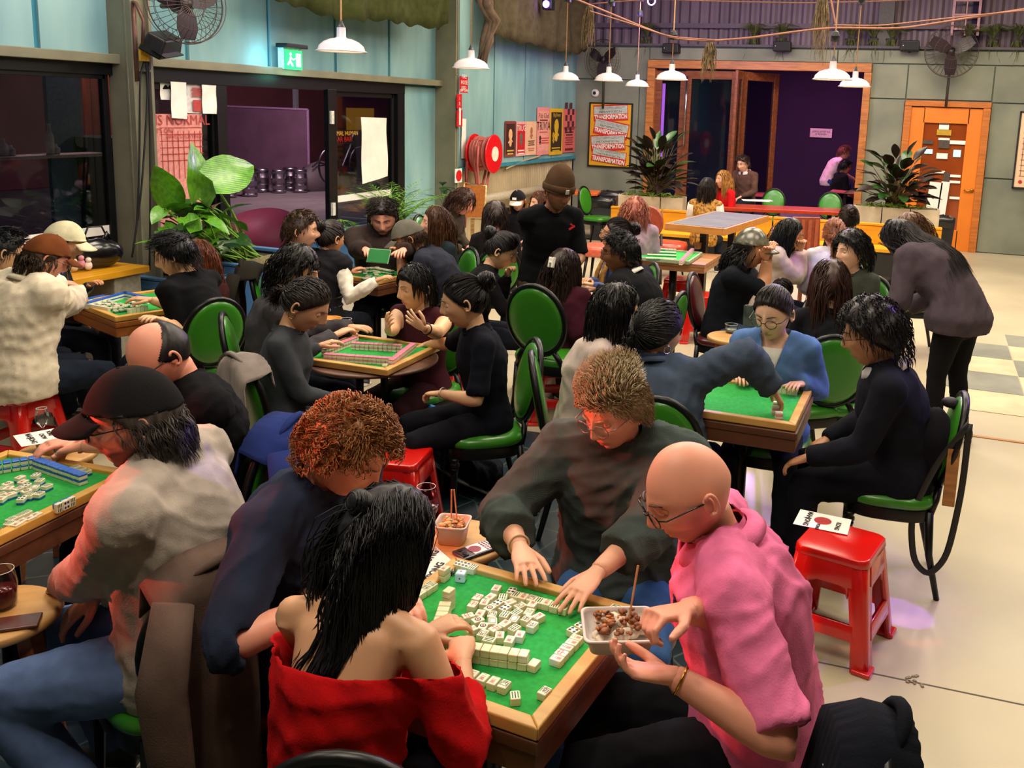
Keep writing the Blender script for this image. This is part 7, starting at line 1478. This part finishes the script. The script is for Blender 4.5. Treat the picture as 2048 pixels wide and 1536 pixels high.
# feathery palm and small shrubs
def frondg(g,b,az,L_,el=1.1,n=16):
    P=[];q=b.copy(); e=el
    for i in range(9): P.append(q.copy()); q=q+V(math.cos(az)*math.cos(e),math.sin(az)*math.cos(e),math.sin(e))*L_/8; e-=.16
    P=np.array(P); g.tube(P,np.linspace(.006,.002,9),4); sd=V(-math.sin(az),math.cos(az),0)
    for i in range(n):
        t=1.5+6.3*i/n; k=int(t); c=P[k]*(1-(t-k))+P[min(8,k+1)]*(t-k); l=.16*math.sin(math.pi*min(1,.25+.8*i/n))
        for s in(-1,1): e_=c+sd*s*l+(P[min(8,k+1)]-P[k])*.8+V(0,0,-.02); g.add([c,c*.5+e_*.5+V(.006,.006,.004),e_,c*.5+e_*.5-V(.006,.006,-.004)],[(0,1,2,3)])
PALM=M('#6aa02c',.5,sc=14,amt=.3)
for (px,py,n_,L_,lb) in [(800,470,26,.95,'feathery green palm in the blue planter behind the bearded reader'),(735,480,10,.55,'low ferny plant in front of the glass door')]:
    b_=atz(px,py,.5); b_=V(-5.82,9.35 if px>760 else 8.6,.60); r=root('feather_palm',tuple(b_*V(1,1,0)),0,lb,'plant'); q=random.Random(px)
    for k in range(n_): 
        g=G(); frondg(g,b_+V(q.uniform(-.08,.08),q.uniform(-.25,.25),0),q.uniform(-3,3),L_*q.uniform(.6,1.05),q.uniform(.8,1.45)); build('frond',g,PALM,r)
b_=atx(905,400,X0+.5)*V(1,1,0)+V(0,0,.5); r=root('rubber_plant',tuple(b_*V(1,1,0)),0,'small broad-leaved plant at the foot of the second column','plant'); stg=G(); qq=random.Random(8)
build('pot',G().lathe([(.14,0),(.18,.42),(.17,.45),(.15,.4),(.001,.4)],b_*V(1,1,0),20),M('#4a4038',.7),r,smooth='auto')
for k in range(20):
    t=atx(qq.uniform(876,915),qq.uniform(370,425),X0+qq.uniform(.4,.8)); stg.tube([b_+V(0,0,-.1),t],[.008,.004],4); leafobj(r,t,qq.uniform(-2.5,1),qq.uniform(-.6,.6),.22,.10,'oval',LEAFM,.3)
build('stems',stg,M('#4a5a2a',.6),r)
# ---------------------------------------------------------------- loose chairs and stools
q=atz(1077,636,.77); psi=iyaw(1077,62); ec_=place(CH,(q[0]+math.cos(psi)*.24,q[1]+math.sin(psi)*.24,0),psi,'empty green balloon-backed chair standing in the middle, back to the camera'); ec_.scale=(1.1,1.1,1.1)
q=atz(1672,715,.70); psi=iyaw(1672,215); place(CH,(q[0]+math.cos(psi)*.20,q[1]+math.sin(psi)*.20,0),psi,'empty green chair between the blue cardigan and the navy jumper')
q=atz(680,1512,.90); psi=iyaw(680,75); place(CH,(q[0]+math.cos(psi)*.28,q[1]+math.sin(psi)*.28,0),psi,'green chair under the person in red, only the top of its back in view')
def pstool(px,py,rz,label):
    q=atz(px,py,.435); place(ST,(q[0],q[1],0),rz,label); return q
rs=pstool(1683,1078,math.radians(-12),'glossy red plastic stool with a leaflet on it, on the pale floor at the right')
pstool(1360,556,.1,'red plastic stool standing upright behind, left of two at the brown table'); pstool(1404,588,.35,'red plastic stool in front, right of two at the brown table'); pstool(792,905,.2,'red plastic stool between the ginger hair and the black bag')
pstool(545,690,.3,'red stool mostly hidden between the diners') if 0 else None
at_stool(918,1078,.62,'round wooden stool holding wine, noodles and a phone beside the front board',rz=.5)
at_stool(-8,1225,.62,'round wooden stool at the bottom left with a glass and brown phone',rz=.75)
at_stool(112,903,.56,'round wooden stool behind the left-edge board carrying two tumblers',rz=.2)
at_stool(668,655,.60,'round wooden stool with a yellow bowl by the round table',rz=.4)
at_stool(1462,672,.58,'round wooden stool with tumbler and menu card beside the camouflage cap',rz=.1)
# ---------------------------------------------------------------- things on the tables
GLS=glassmat('#ffffff',.7); WINE=M('#4a0714',.08,coat=.6)
def wineglass(px,py,z_,label,s=1.,wine=True,bigbowl=False):
    p=atz(px,py,z_); r=root('wine_glass',tuple(p),0,label,'glass'); 
    pr=[(.034,0),(.033,.002),(.006,.006),(.0035,.012),(.0035,.085),(.006,.092),(.026,.112),(.036,.135),(.037,.155),(.032,.185),(.027,.205)]
    build('bowl',G().lathe([(a*s,b*s) for a,b in pr],n=28,cap=False),GLS,r,smooth=True,world=False)
    build('rim',G().tube([(.027*s*math.cos(t),.027*s*math.sin(t),.205*s) for t in np.linspace(0,6.283,25)[:-1]],.0008,5,closed=True),M('#e8e8ea',.2),r,smooth=True,world=False)
    if wine: build('wine',G().lathe([(.004*s,.093*s),(.024*s,.113*s),(.034*s,.136*s),(.035*s,.146*s),(.001,.146*s)],n=24),WINE,r,smooth='auto',world=False)
    return r
def tumbler(px,py,z_,label,rr=.035,h=.09,fill=None,fc='#c9b060',taper=1.1,top=None):
    p=atz(px,py,z_); r=root('glass_tumbler',tuple(p),0,label,'glass')
    build('glass_wall',G().lathe([(rr*.9,0),(rr,.006),(rr*taper,h*.6),(rr*(top or taper),h)],n=24,cap=False).lathe([(rr*.9,0),(.001,.001)],n=24,cap=False),GLS,r,smooth=True,world=False)
    build('rim',G().tube([(rr*(top or taper)*math.cos(t),rr*(top or taper)*math.sin(t),h) for t in np.linspace(0,6.283,25)[:-1]],.0009,5,closed=True),M('#e8e8ea',.2),r,smooth=True,world=False)
    if fill: build('drink',G().lathe([(rr*.86,.006),(rr*.95,.012),(rr*1.02,h*fill),(.001,h*fill)],n=22),M(fc,.1,coat=.5),r,smooth='auto',world=False)
    return r
wineglass(852,1102,.6215,'tall stemmed glass of red wine on the round stool by the front board',1.12)
tumbler(5,1213,.6215,'stemless glass with a dark red drink at the left edge',.038,.115,.5,'#5a1018',1.15,.95)
tumbler(92,898,.5615,'low glass tumbler with pale drink, left of two behind the blue-walled board',.036,.06,.5,'#c9b06a'); tumbler(126,905,.5615,'low glass tumbler of water, right of two behind the blue-walled board',.036,.06,.5,'#8fa29a')
tumbler(1396,498,.7135,'pale beer glass on the brown table beside the tall table',.036,.135,.5,'#c98a3a',1.1,.95)
tumbler(1462,665,.5815,'low tumbler of water on the small round stool',.04,.06,.5,'#7a8a80'); wineglass(1494,655,.5815,'empty stemless glass leaning by the menu card',.8,False)
tumbler(693,658,.6015,'small glass of dark drink beside the yellow bowl',.032,.07,.6,'#6a2a20'); tumbler(696,668,.6015,'small glass of pale drink nearest beside the bowl',.032,.06,.5,'#cfc29a')
tumbler(757,842,.0,'short empty glass standing on the floor under the round table',.035,.10,.2,'#c87a6a'); tumbler(742,830,.0,'clear glass bottle on the floor under the round table',.03,.16,None,taper=.9)
# white cup glass in front of the red stool on the left
wineglass(88,886,.5615,'empty tulip glass in front of the left red stool',.78,False)
def traybox(c,R_,L_,W_,h,label,m,food,sticks=None,base=(.72,.72)):
    r=root('food_tray',tuple(c),0,label,'food tray'); 
    def rs_(a,b,z,k=6):
        P=[]
        for cx_,cy_,a0 in((a-.018,b-.018,0),(-a+.018,b-.018,90),(-a+.018,-b+.018,180),(a-.018,-b+.018,270)):
            for i in range(k): t=math.radians(a0+90*i/(k-1)); P.append((cx_+.018*math.cos(t),cy_+.018*math.sin(t),z))
        return np.array(P)
    a,b=L_/2,W_/2; ring=[rs_(a*base[0],b*base[1],0),rs_(a*.92,b*.92,h-.004),rs_(a,b,h-.004),rs_(a,b,h+.002),rs_(a*.93,b*.92,h+.002),rs_(a*.90,b*.90,h-.006),rs_(a*base[0]*.96,b*base[1]*.96,.004)]
    g=G().rings(ring); g.v=[v@np.asarray(R_).T+c for v in g.v]; build('tray',g,m,r,smooth='auto')
    q=random.Random(4)
    for col,n_,s0,zz in food:
        g=G()
        for k in range(n_):
            x_,y_=q.uniform(-.62,.62)*a,q.uniform(-.6,.6)*b; sz=s0*q.uniform(.6,1.3); e=G().ell((x_,y_,h*zz+q.uniform(0,.012)),(sz,sz*q.uniform(.5,.9),sz*q.uniform(.3,.6)),rotz(q.uniform(0,3)),n=8,k=6); g.join(e)
        g.v=[v@np.asarray(R_).T+c for v in g.v]; tag(build('food',g,M(col,.5,sc=60,amt=.3),r,smooth=True),kind='stuff')
    if sticks:
        for s in sticks: build('chopstick',G().tube([c+np.asarray(R_)@V(*s[0]),c+np.asarray(R_)@V(*s[1])],[.0022,.003],6),M('#c98a5a',.6),r)
    return r
CREAM=M('#d9c4ad',.6,sc=5,amt=.04)
nb_=atz(905,1080,.6215); 
traybox(nb_,rotz(.25),.115,.115,.068,'deep square tray of fried noodles with two chopsticks on the round stool',CREAM,[('#8a5420',40,.010,.72),('#b98038',40,.008,.8),('#c9a468',14,.010,.82)],[((-.01,.02,.05),(-.012,.03,.17)),((.012,.02,.05),(-.004,.032,.17))],(.75,.75))
# tray held by the bald person
tc0=atz(1236,1280,.895); Rt=rotz(math.radians(25))@rotax((1,0,0),.10); traybox(tc0,Rt,.170,.128,.042,'shallow white tray of dumplings held by the bald person',M('#d8ccc6',.5,sc=5,amt=.03),[('#e6d3bc',16,.024,.55),('#8a4a1a',34,.009,.95),('#7a4018',26,.007,1.05),('#b9651f',18,.006,1.0)],[((.02,.0,.03),(.045,.055,.16))],(.8,.78))
# leaflets
def leaflet(pts,z_,label,txts,disc=None,parent_h=.0008,dirs=None):
    q=[atz(p[0],p[1],z_) for p in pts]; r=root('leaflet',tuple(sum(q)/4),0,label,'leaflet'); n=len(q)
    g=G().add([p for p in q]+[p+V(0,0,.0015) for p in q],[(3,2,1,0),(4,5,6,7)]+[(i,(i+1)%4,4+(i+1)%4,4+i) for i in range(4)]); build('card',g,PAPER,r)
    o=q[0];ex=q[1]-q[0];ey=q[3]-q[0]
    for t,u,v,s in txts:
        dr_=unit(dirs[0][0]*ex+dirs[0][1]*ey); uu=unit(dirs[1][0]*ex+dirs[1][1]*ey); uu=unit(uu-dr_*(uu@dr_)); g=textg(t,s,o+ex*u+ey*v+V(0,0,.0022),dr_,uu,0,bold=.0015)
        build('lettering',g,BKI,r)
    if disc: c=o+ex*disc[0]+ey*disc[1]; build('red_disc',G().lathe([(disc[2],.0018),(disc[2],.0024),(.001,.0024)],c,24),M('#a8101c',.5),r)
    return r
leaflet([(1601,1019),(1703,1040),(1695,1070),(1586,1048)],.4365,'white leaflet with a dark red disc lying on the right red stool',[('MAHJONG',.22,.5,.030),('KONG',.80,.6,.026),('PONG',.45,.85,.018)],(.50,.45,.036),dirs=((0,1),(1,0)))
leaflet([(822,1118),(872,1094),(915,1132),(865,1170)],.6215,'white leaflet reading KONG PONG beside the front board',[('KONG',.55,.25,.036),('PONG',.42,.66,.036)],dirs=((1,-.35),(-.35,-1)))
leaflet([(26,872),(132,853),(152,877),(43,894)],.635,'white leaflet balanced on the tumblers behind the left-edge board',[('MAHJONG',.25,.5,.030),('CHOW',.47,.5,.024),('PONG',.62,.35,.024),('KONG',.85,.5,.024)],dirs=((0,1),(1,0)))
# phones
def phone(px,py,z_,rz,label,c,sticker=False,L_=.15,W_=.074):
    p=atz(px,py,z_); r=root('phone',tuple(p),rz,label,'phone'); build('case',G().box((0,0,.0045),(L_,W_,.009)),M(c,.3,coat=.4),r,bevel=.004,world=False)
    if sticker:
        build('card_pocket',G().box((.02,0,.0096),(.09,.062,.001)),M('#d8d0d8',.4),r,world=False); build('red_disc',G().lathe([(.022,.0102),(.022,.0108),(.001,.0108)],(-.008,0,0),20),M('#7a1038',.4),r,world=False)
        g=G()
        for i in range(4):
            for j in range(5): g.box((.028+.011*i,-.024+.012*j,.0104),(.007,.008,.0006))
        build('printed_grid',g,M('#5a1a3a',.5),r,world=False); build('camera_bump',G().box((-.058,0,.011),(.024,.05,.005)),BLACKP,r,bevel=.003,world=False)
        for s in(-1,1): build('camera_lens',G().lathe([(.009,.013),(.009,.016),(.001,.016)],(-.058,s*.014,0),14),M('#0a1a20',.1,coat=1),r,world=False)
phone(953,1102,.6215,math.radians(62),'dark phone with a printed card and camera lenses on the round stool','#2a2430',True)
phone(20,1250,.6215,math.radians(40),'dark brown phone case lying on the bottom left stool','#5a2a20')
q=atz(1500,645,.62); tag(build('menu_card',G().box(q+V(0,0,.05),(.10,.006,.15),rotz(.2)@rotax((1,0,0),-.2)),M('#3a4a44',.4)),'dark menu card standing on the small stool by the camouflage cap','menu')
q=atz(664,650,.602); r=root('bowl',tuple(q),0,'yellow takeaway bowl with a spoon by the round table','bowl'); build('bowl_body',G().lathe([(.045,0),(.062,.045),(.066,.05),(.060,.047),(.043,.006),(.001,.005)],n=28),M('#c98a2c',.5),r,smooth='auto',world=False); build('spoon',G().tube([(0,0,.03),(-.05,-.05,.07)],.003,6),M('#d8b070',.5),r,world=False); build('red_rim',G().box((-.11,.05,.02),(.08,.08,.04)),M('#c01a14',.4),r,world=False)
# green card held by the bearded person
I=B14; a_=atz(757,512,.97); g=G().box(a_,(.165,.006,.10),rotz(math.radians(5))@rotax((1,0,0),-.5)); o=build('green_card',g,M('#1d7a34',.5,sc=6),None,'green and white rules card held by the bearded person','card'); build('card_border',G().box(a_+V(0,.004,0),(.175,.004,.11),rotz(math.radians(5))@rotax((1,0,0),-.5)),M('#8ab890',.6),o)
# jewellery and hair things
def tor(c,R_,rad,r_,m,parent,nm,n=20): return build(nm,G().tube([c+np.asarray(R_)@V(rad*math.cos(t),rad*math.sin(t),0) for t in np.linspace(0,6.283,n+1)[:-1]],r_,6,closed=True),m,parent,smooth=True)
GOLD=M('#c89a48',.25,1)
tor(B27['Hc']+B27['HR']@V(.078,-.02,-.05),B27['HR']@rotax((0,1,0),math.pi/2),.016,.0022,GOLD,B27['R'],'hoop_earring'); 
for I_,i,m in((B29,0,M('#d8d0c0',.3,.8)),(B28,0,BLACKM),(B4,0,GOLD),(B3,1,M('#cbb08a',.4))):
    S_,E_,T_=I_['ARM'][i]; d=unit(T_-E_); s,u,dd=frame(d); tor(T_*.93+E_*.07,np.array([s,u,dd]).T,.031,.0035,m,I_['R'],'bracelet')
c=B22['Hc']+B22['HR']@V(0,-.125,.03)*1.1; g=G()
for s in(-1,1): g.box(c+B22['HR']@V(s*.014,-.012,0),(.010,.03,.07),B22['HR'])
g.box(c+B22['HR']@V(0,-.02,0),(.03,.014,.014),B22['HR']); build('hair_claw',g,WHITE,B22['R'],bevel=.003)
c=B31['Hc']+B31['HR']@V(.085,-.01,-.05)*1.1; tor(c,B31['HR']@rotax((0,1,0),math.pi/2),.018,.004,CHROME,B31['R'],'earring')
# half-up knot and chain strap of the person in red
c=B1['Hc']+B1['HR']@V(0,-.10,.075); g=G(); L_=LocksB(); th=RNG.uniform(0,6.28,(110,1)); tt=np.linspace(0,3.4,10)[None,:]; ph=RNG.uniform(-.9,.9,(110,1)); P=np.stack([np.cos(th+tt)*np.cos(ph),np.sin(ph)*.8+0*tt,np.sin(th+tt)*np.cos(ph)*.8],-1)*.036; L_.add(P@B1['HR'].T+c,np.full(110,.0035)); L_.g.ell(c,(.030,.028,.030)); build('hair_knot',L_.g,hairmat('#0b0a0c','#1c1a20'),B1['R'],smooth=True)
nb_=B1['nb']; P=[]; 
for k in range(60):
    t=k/59; a0=nb_-B1['fw']*.055+B1['lf']*.045+B1['tb']*.03; a1=nb_-B1['fw']*.125+B1['lf']*.06-V(0,0,.17); c=a0*(1-t)+a1*t; w_=t*26; P.append(c+B1['lf']*.004*math.cos(w_)+B1['fw']*.004*math.sin(w_))
P2=[2*(nb_*0+P[0]*(1-k/59)+P[-1]*(k/59))-p for k,p in enumerate(P)]
build('chain_strap',G().tube(P,.0032,5).tube(P2,.0032,5),M('#2a2226',.3,.8),B1['R'],smooth=True)
# mustard scarf
I=B23; g=G(); nb_=I['nb']; t2=unit(I['tb']); ax=I['lat']; fy=I['fw']
for k in range(3): g.tube([nb_+t2*(-.02+.02*k)+ax*math.cos(t)*(.088+.006*k)+fy*math.sin(t)*(.085+.006*k)-t2*.03*max(0,math.sin(t)) for t in np.linspace(0,6.283,25)[:-1]],.026,8,closed=True,flat=1.2)
for s in(-1,1): g.tube([nb_+ax*s*.07+fy*.09,nb_+ax*s*.075+fy*.15-V(0,0,.15),nb_+ax*s*.08+fy*.17-V(0,0,.34)],[.03,.045,.05],8,flat=.4)
gv=np.concatenate(g.v); G_=G().add(gv,g.f); o=build('scarf',G_,M('#9a6a12',.8,0,'plain',30,.5,c2='#4a2c10'),I['R'],smooth=True)
# white top under the blue cardigan
I=B32; g=G(); nb_=I['nb']; 
rows=[]
for v in np.linspace(0,1,7):
    h=-.03-.15*v; wv=(.062*(1-v)+.012); rows.append([nb_+I['tb']*h+I['lat']*u*wv+I['fw']*(.078+.052*v**.6+.012*(1-u*u)) for u in np.linspace(-1,1,9)])
g.add(np.array(rows).reshape(-1,3),[(i*9+j,i*9+j+1,(i+1)*9+j+1,(i+1)*9+j) for i in range(6) for j in range(8)]); build('white_top',g,cloth('#d9d4cc'),I['R'],smooth=True)
# quilted vest bands and white sleeves
I=B13; wsl=cloth('#d9d0c0')
for i in(0,1):
    S_,E_,T_=I['ARM'][i]; g=G().tube([S_,S_*.5+E_*.5,E_,E_*.4+T_*.6,T_],[.06,.058,.058,.055,.038],12); v,f=remesh(g,.014,wsl,2); v=wrinkle(v,vnormals(v,f),5,.010); build('fleece_sleeve',G().add(v,f),wsl,I['R'],smooth=True)
for k in range(6):
    c=I['p0']*(1-(k+.6)/6.5)+I['nb']*((k+.6)/6.5); build('quilting_seam',G().tube([c+I['lat']*.178*math.cos(t)+I['fw']*.150*math.sin(t) for t in np.linspace(0,6.283,25)[:-1]],.006,6,closed=True),M('#0c0b0e',.4),I['R'],smooth=True)
I=B42; wsl=cloth('#cfc6ba')
for i in(0,1):
    S_,E_,T_=I['ARM'][i]; build('white_sleeve',G().tube([S_,S_*.5+E_*.5,E_,E_*.4+T_*.6,T_],[.066,.068,.066,.06,.04],12),wsl,I['R'],smooth=True)
# polo details
I=B4; c=I['ch']+I['fw']*.155+I['lat']*.085+I['tb']*.04; g=G().box(c,(.004,.02,.028),rotz(I['psi'])).box(c+V(0,0,.02),(.004,.012,.014),rotz(I['psi']+.3)).tube([c+V(0,0,-.01),c+I['lat']*.012-V(0,0,.028)],.003,5); build('embroidered_rider',g,M('#1c2a5a',.7),I['R'])
c=B20['ch']+B20['fw']*.168+B20['lat']*.09+B20['tb']*.06; build('red_chest_print',G().box(c,(.006,.05,.012),rotz(B20['psi'])@rotax((1,0,0),.5)).box(c+V(0,0,.02),(.006,.03,.01),rotz(B20['psi'])@rotax((1,0,0),-.6)),M('#c01c2a',.5),B20['R'])
# ---------------------------------------------------------------- garments and bags on chairs
def garment(name,top,e,n,w0,w1,L_,front,label,mat,seed=1,cat='jacket',sleeves=True,amp=.03,toggles=None,lining=None,zfloor=.03):
    """top: centre of the top edge it hangs over; e along the edge; n outward"""
    top=V(*top); e=unit(e); n=unit(n); top=top+n*.03; r=root(name,(top[0],top[1],max(0,top[2]-L_)),0,label,cat); q=np.random.default_rng(seed); nu,nv=34,30; ph=q.uniform(0,6,4); rows=[]
    for j in range(nv+1):
        v=j/nv; s=-front+(L_+front)*v; row=[]
        for i in range(nu+1):
            u=-1+2*i/nu; sh=.05*u*u+(.05*abs(u)**3)
            if s<0: d=-n*(.095-.2*s)+V(0,0,s); hh=0
            else: 
                k=min(1,s/.05); d=n*(.045*math.sin((k-.5)*math.pi) if k<1 else .045)+V(0,0,-max(0,s-.03)); hh=min(1,s/.35)
            wv=w0+(w1-w0)*max(0,s)/L_; f=amp*hh*(math.sin(u*7+ph[0]+.6*math.sin(s*5))+.6*math.sin(u*13+ph[1]+s*3))+.002*math.sin(u*31+s*9)
            p=top+e*u*wv+d+n*(f+.02*hh)-V(0,0,sh*(1 if s>=0 else .6)); 
            if j==nv: p=p+V(0,0,.02*math.sin(u*5+ph[2]))
            row.append(p)
        rows.append(row)
    g=G().add(np.array(rows).reshape(-1,3),[(j*(nu+1)+i,j*(nu+1)+i+1,(j+1)*(nu+1)+i+1,(j+1)*(nu+1)+i) for j in range(nv) for i in range(nu)])
    g.v[0][:,2]=np.maximum(g.v[0][:,2],zfloor); o=build('body_panel',g,mat,r,smooth=True); md=o.modifiers.new('s','SOLIDIFY'); md.thickness=.008; md.offset=0
    build('collar',G().tube([top+e*u*w0*.55+n*(.030-.02*u*u)+V(0,0,.010-.04*u*u) for u in np.linspace(-1,1,11)],[.004,.010,.014,.015,.015,.015,.015,.015,.014,.010,.004],8,flat=.8),mat,r,smooth=True)
    if sleeves:
        for s in(-1,1): 
            P=[top+e*s*w0*.85+n*.05-V(0,0,.06),top+e*s*(w0+.03)+n*.10-V(0,0,.25),top+e*s*(w0+.02)+n*.12-V(0,0,.45),top+e*s*(w0-.01)+n*.11-V(0,0,min(.62,L_*.85))]; g=G().tube(P,[.055,.062,.056,.05],14,flat=.55); g.v=[wrinkle(g.v[0],vnormals(g.v[0],g.f),seed,.008)]; build('sleeve',g,mat,r,smooth=True)
    if toggles: 
        for k in range(4): build('toggle',G().tube([top+e*.06+n*.10-V(0,0,.12+.16*k),top+e*.12+n*.10-V(0,0,.125+.16*k)],.009,8),BLACKP,r,smooth=True)
    return r
def backof(I,dz=0): # top of the chair back behind a sitter
    return I['p0']*V(1,1,0)-I['fw']*.27+V(0,0,.93+dz),I['lf'],-I['fw']
a5=B5['psi']-.75; d5=V(math.cos(a5),math.sin(a5),0); t,e,n=B5['p0']*V(1,1,0)-d5*.26+V(0,0,.93),V(-d5[1],d5[0],0),-d5; garment('brown_jacket',t,e,n,.19,.23,.86,.10,'taupe brown jacket draped over the chair behind the black cap',cloth('#5e4c44'),3,amp=.035)
a5=B27['psi']+.85; d5=V(math.cos(a5),math.sin(a5),0); t,e,n=B27['p0']*V(1,1,0)-d5*.26+V(0,0,.92)-V(d5[1],-d5[0],0)*-.09,V(-d5[1],d5[0],0),-d5; garment('toggle_coat',t,e,n,.12,.14,.72,.10,'pale grey coat with black toggles hung on the chair at the round table',cloth('#8f8580'),5,amp=.022,toggles=True,sleeves=False)
a5=B6['psi']-.8; d5=V(math.cos(a5),math.sin(a5),0); t,e,n=B6['p0']*V(1,1,0)-d5*.27+V(0,0,.92),V(-d5[1],d5[0],0),-d5; garment('navy_jacket',t,e,n,.20,.26,.62,.10,'royal blue jacket hung on the chair behind the balding person',cloth('#1d2c66'),7)
t,e,n=backof(B12,-.02); garment('dark_coat',t,e,n,.20,.28,.75,.08,'long dark olive coat hung behind the person in the black coat',cloth('#1d1a14'),8)
q=atz(1742,1452,.90); psi=iyaw(1745,195); place(CM,(q[0]+math.cos(psi)*.27,q[1]+math.sin(psi)*.27,-.0),psi,'dark chair carrying the navy jacket at the bottom right')
garment('dark_navy_jacket',q+V(0,0,.035),V(-math.sin(psi),math.cos(psi),0),-V(math.cos(psi),math.sin(psi),0),.12,.22,.7,.45,'dark navy jacket with a small white logo over a chair, bottom right',cloth('#10131d'),11,amp=.010,sleeves=False)
o=q+V(0,0,-.16); build('white_logo',G().box(o,(.035,.012,.03),rotz(psi+1.57)@rotax((0,1,0),.5)),WHITE,None,'small white logo patch stitched on the dark navy jacket','patch') if 0 else None
gj=[o_ for o_ in COL.objects if o_.name.startswith('dark_navy_jacket')][0]; fj=V(math.cos(psi),math.sin(psi),0); build('white_logo',G().box(q+V(0,0,-.10)+fj*.09,(.004,.05,.02),rotz(psi)@rotax((1,0,0),.5)).box(q+V(0,0,-.13)+fj*.097,(.004,.02,.035),rotz(psi)@rotax((1,0,0),.2)),WHITE,gj)
# backpack on the floor
q=atz(880,965,.0); r=root('black_bag',(q[0],q[1],0),.3,'slumped black cloth bag on the dark floor beside the red stool','bag'); g=G().ell((0,0,.16),(.27,.2,.17),n=28,k=18).ell((.2,-.02,.09),(.16,.15,.10),n=20,k=12).ell((-.1,.06,.25),(.12,.1,.1),n=16,k=10); m_=cloth('#14161f'); v,f=remesh(g,.012,m_,4); v=wrinkle(v,vnormals(v,f),12,.022,.8); v[:,2]=np.maximum(v[:,2],.002); build('bag_body',G().add(v,f),m_,r,smooth=True,world=False); build('shoulder_strap',G().tube([(-.15,-.1,.28),(.0,-.2,.2),(.15,-.2,.1),(.3,-.16,.02),(.36,0,.02)],[.02]*5,8,flat=.25),BLACKP,r,smooth=True,world=False)
g=G().box((-.06,.1,.30),(.16,.03,.22),rotax((0,1,0),.5)@rotz(.4)); build('blue_flap',g,M('#2f7fd0',.6),r,bevel=.01,world=False); build('pink_flap',G().box((-.12,.06,.29),(.05,.03,.24),rotax((0,1,0),.4)),M('#d8a0d8',.6),r,bevel=.01,world=False)
# bag with long strap on the right chair
I=B33; bt=I['p0']*V(1,1,0)-I['fw']*.20+V(0,0,.78); r=root('shoulder_bag',tuple(bt),0,'black shoulder bag hung behind the navy jumper with its strap dangling to the floor','bag'); g=G().ell(bt-I['lf']*-.02+I['fw']*.06-V(0,0,.12),(.10,.13,.17),rotz(I['psi']),n=22,k=14); m_=cloth('#17151c'); g.v[0]=wrinkle(g.v[0],vnormals(g.v[0],g.f),3,.012); build('bag_body',g,m_,r,smooth=True)
sd=I['lf']*.19; ct=bt+sd-I['fw']*.06+V(0,0,.05); P=[ct,ct-V(0,0,.2)+I['fw']*.12,ct-V(0,0,.45)+I['fw']*.2,ct-V(0,0,.66)+I['fw']*.17,ct-V(0,0,.72)+I['fw']*.10,ct-V(0,0,.62)+I['fw']*.03,ct-V(0,0,.3)-I['fw']*.0,ct]; t=np.linspace(0,7,40); P=np.stack([np.interp(t,range(8),[p[k] for p in P]) for k in range(3)],1)
for _ in range(4): P[1:-1]=(P[:-2]+2*P[1:-1]+P[2:])/4
build('dangling_strap',G().tube(P,.014,8,flat=.2,up=tuple(I['lf'])),BLACKP,r,smooth=True); build('wooden_tag',G().box(ct-V(0,0,.25)+I['fw']*.05,(.05,.012,.26),rotz(I['psi'])),wood('#a8703a'),r); build('bag_bow',G().ell(bt+V(0,0,.08),(.04,.03,.025)).ell(bt+V(.03,.02,.06),(.03,.025,.02)),M('#1c1626',.6),r,smooth=True)
# rolled paper by the round table
q=atz(585,828+0,.45); 
S_,E_,T_=B27['ARM'][1]; build('rolled_paper',G().lathe([(.03,-.07),(.03,.07),(.026,.07),(.026,-.07)],T_+V(.0,-.02,-.03),20,R=rotax((0,1,0),math.pi/2)@rotz(.4)),PAPER,None,'rolled white paper cup in the reaching hand by the round table','paper',smooth='auto')
# bicycle of ribbons: small wooden lectern by the olive jacket
q=atx(945,420,X0+1.2); r=root('menu_easel',(q[0],q[1],0),.3,'small framed orange menu easel beside the olive-grey jacket','easel'); build('frame',G().tube([V(-.14,0,.75),V(.14,0,.75),V(.16,0,1.15),V(-.10,0,1.18)],.014,6,closed=True),wood('#d8b070'),r,smooth=True,world=False); build('panel',G().box((.01,0,.96),(.27,.012,.38)),M('#b86a28',.5),r,world=False); build('post',G().box((0,.02,.38),(.04,.04,.76)),wood('#a8804a'),r,world=False); build('base',G().box((0,.02,.012),(.3,.2,.024)),wood('#a8804a'),r,world=False)

# long hair falling over the bent back
I=B34; q=np.random.default_rng(5); bk=[I['Hc']+I['HR']@V(0,-.03,.14),I['Hc']+I['HR']@V(0,-.13,.02),I['nb']+unit(np.cross(I['lat'],I['tb']))*0+V(0,0,.12)-I['fw']*.02,I['ch']+V(0,0,.19)-I['fw']*.03,(I['ch']+I['wa'])/2+V(0,0,.19)-I['fw']*.08,I['wa']+V(0,0,.15)-I['fw']*.10+I['lf']*.02]
N_=900; t=np.linspace(0,1,16); P=[]
B_=np.array(bk); Bi=np.stack([np.interp(t*(len(bk)-1),range(len(bk)),B_[:,k]) for k in range(3)],1)
u=q.normal(size=(N_,1))*.55; l_=q.uniform(.6,1.,(N_,1)); ti=t[None,:]*l_; C_=np.stack([np.interp(ti.ravel(),t,Bi[:,k]).reshape(ti.shape) for k in range(3)],-1)
wd=(.07+.09*ti)[...,None]; side=I['lf']*.9+V(0,0,0); C_=C_+side*(u[...,None]*wd)-V(0,0,1)*((u**2)[...,None]*wd*.7)+V(0,0,1)*(q.uniform(-.01,.012,(N_,1))[...,None])+.012*np.sin(t*7+q.uniform(0,6,(N_,1)))[...,None]*side
L_=LocksB(); L_.add(C_,q.uniform(.004,.008,N_)); build('back_hair',L_.g,hairmat('#0d0b10','#2a1d1c'),I['R'],smooth=True)
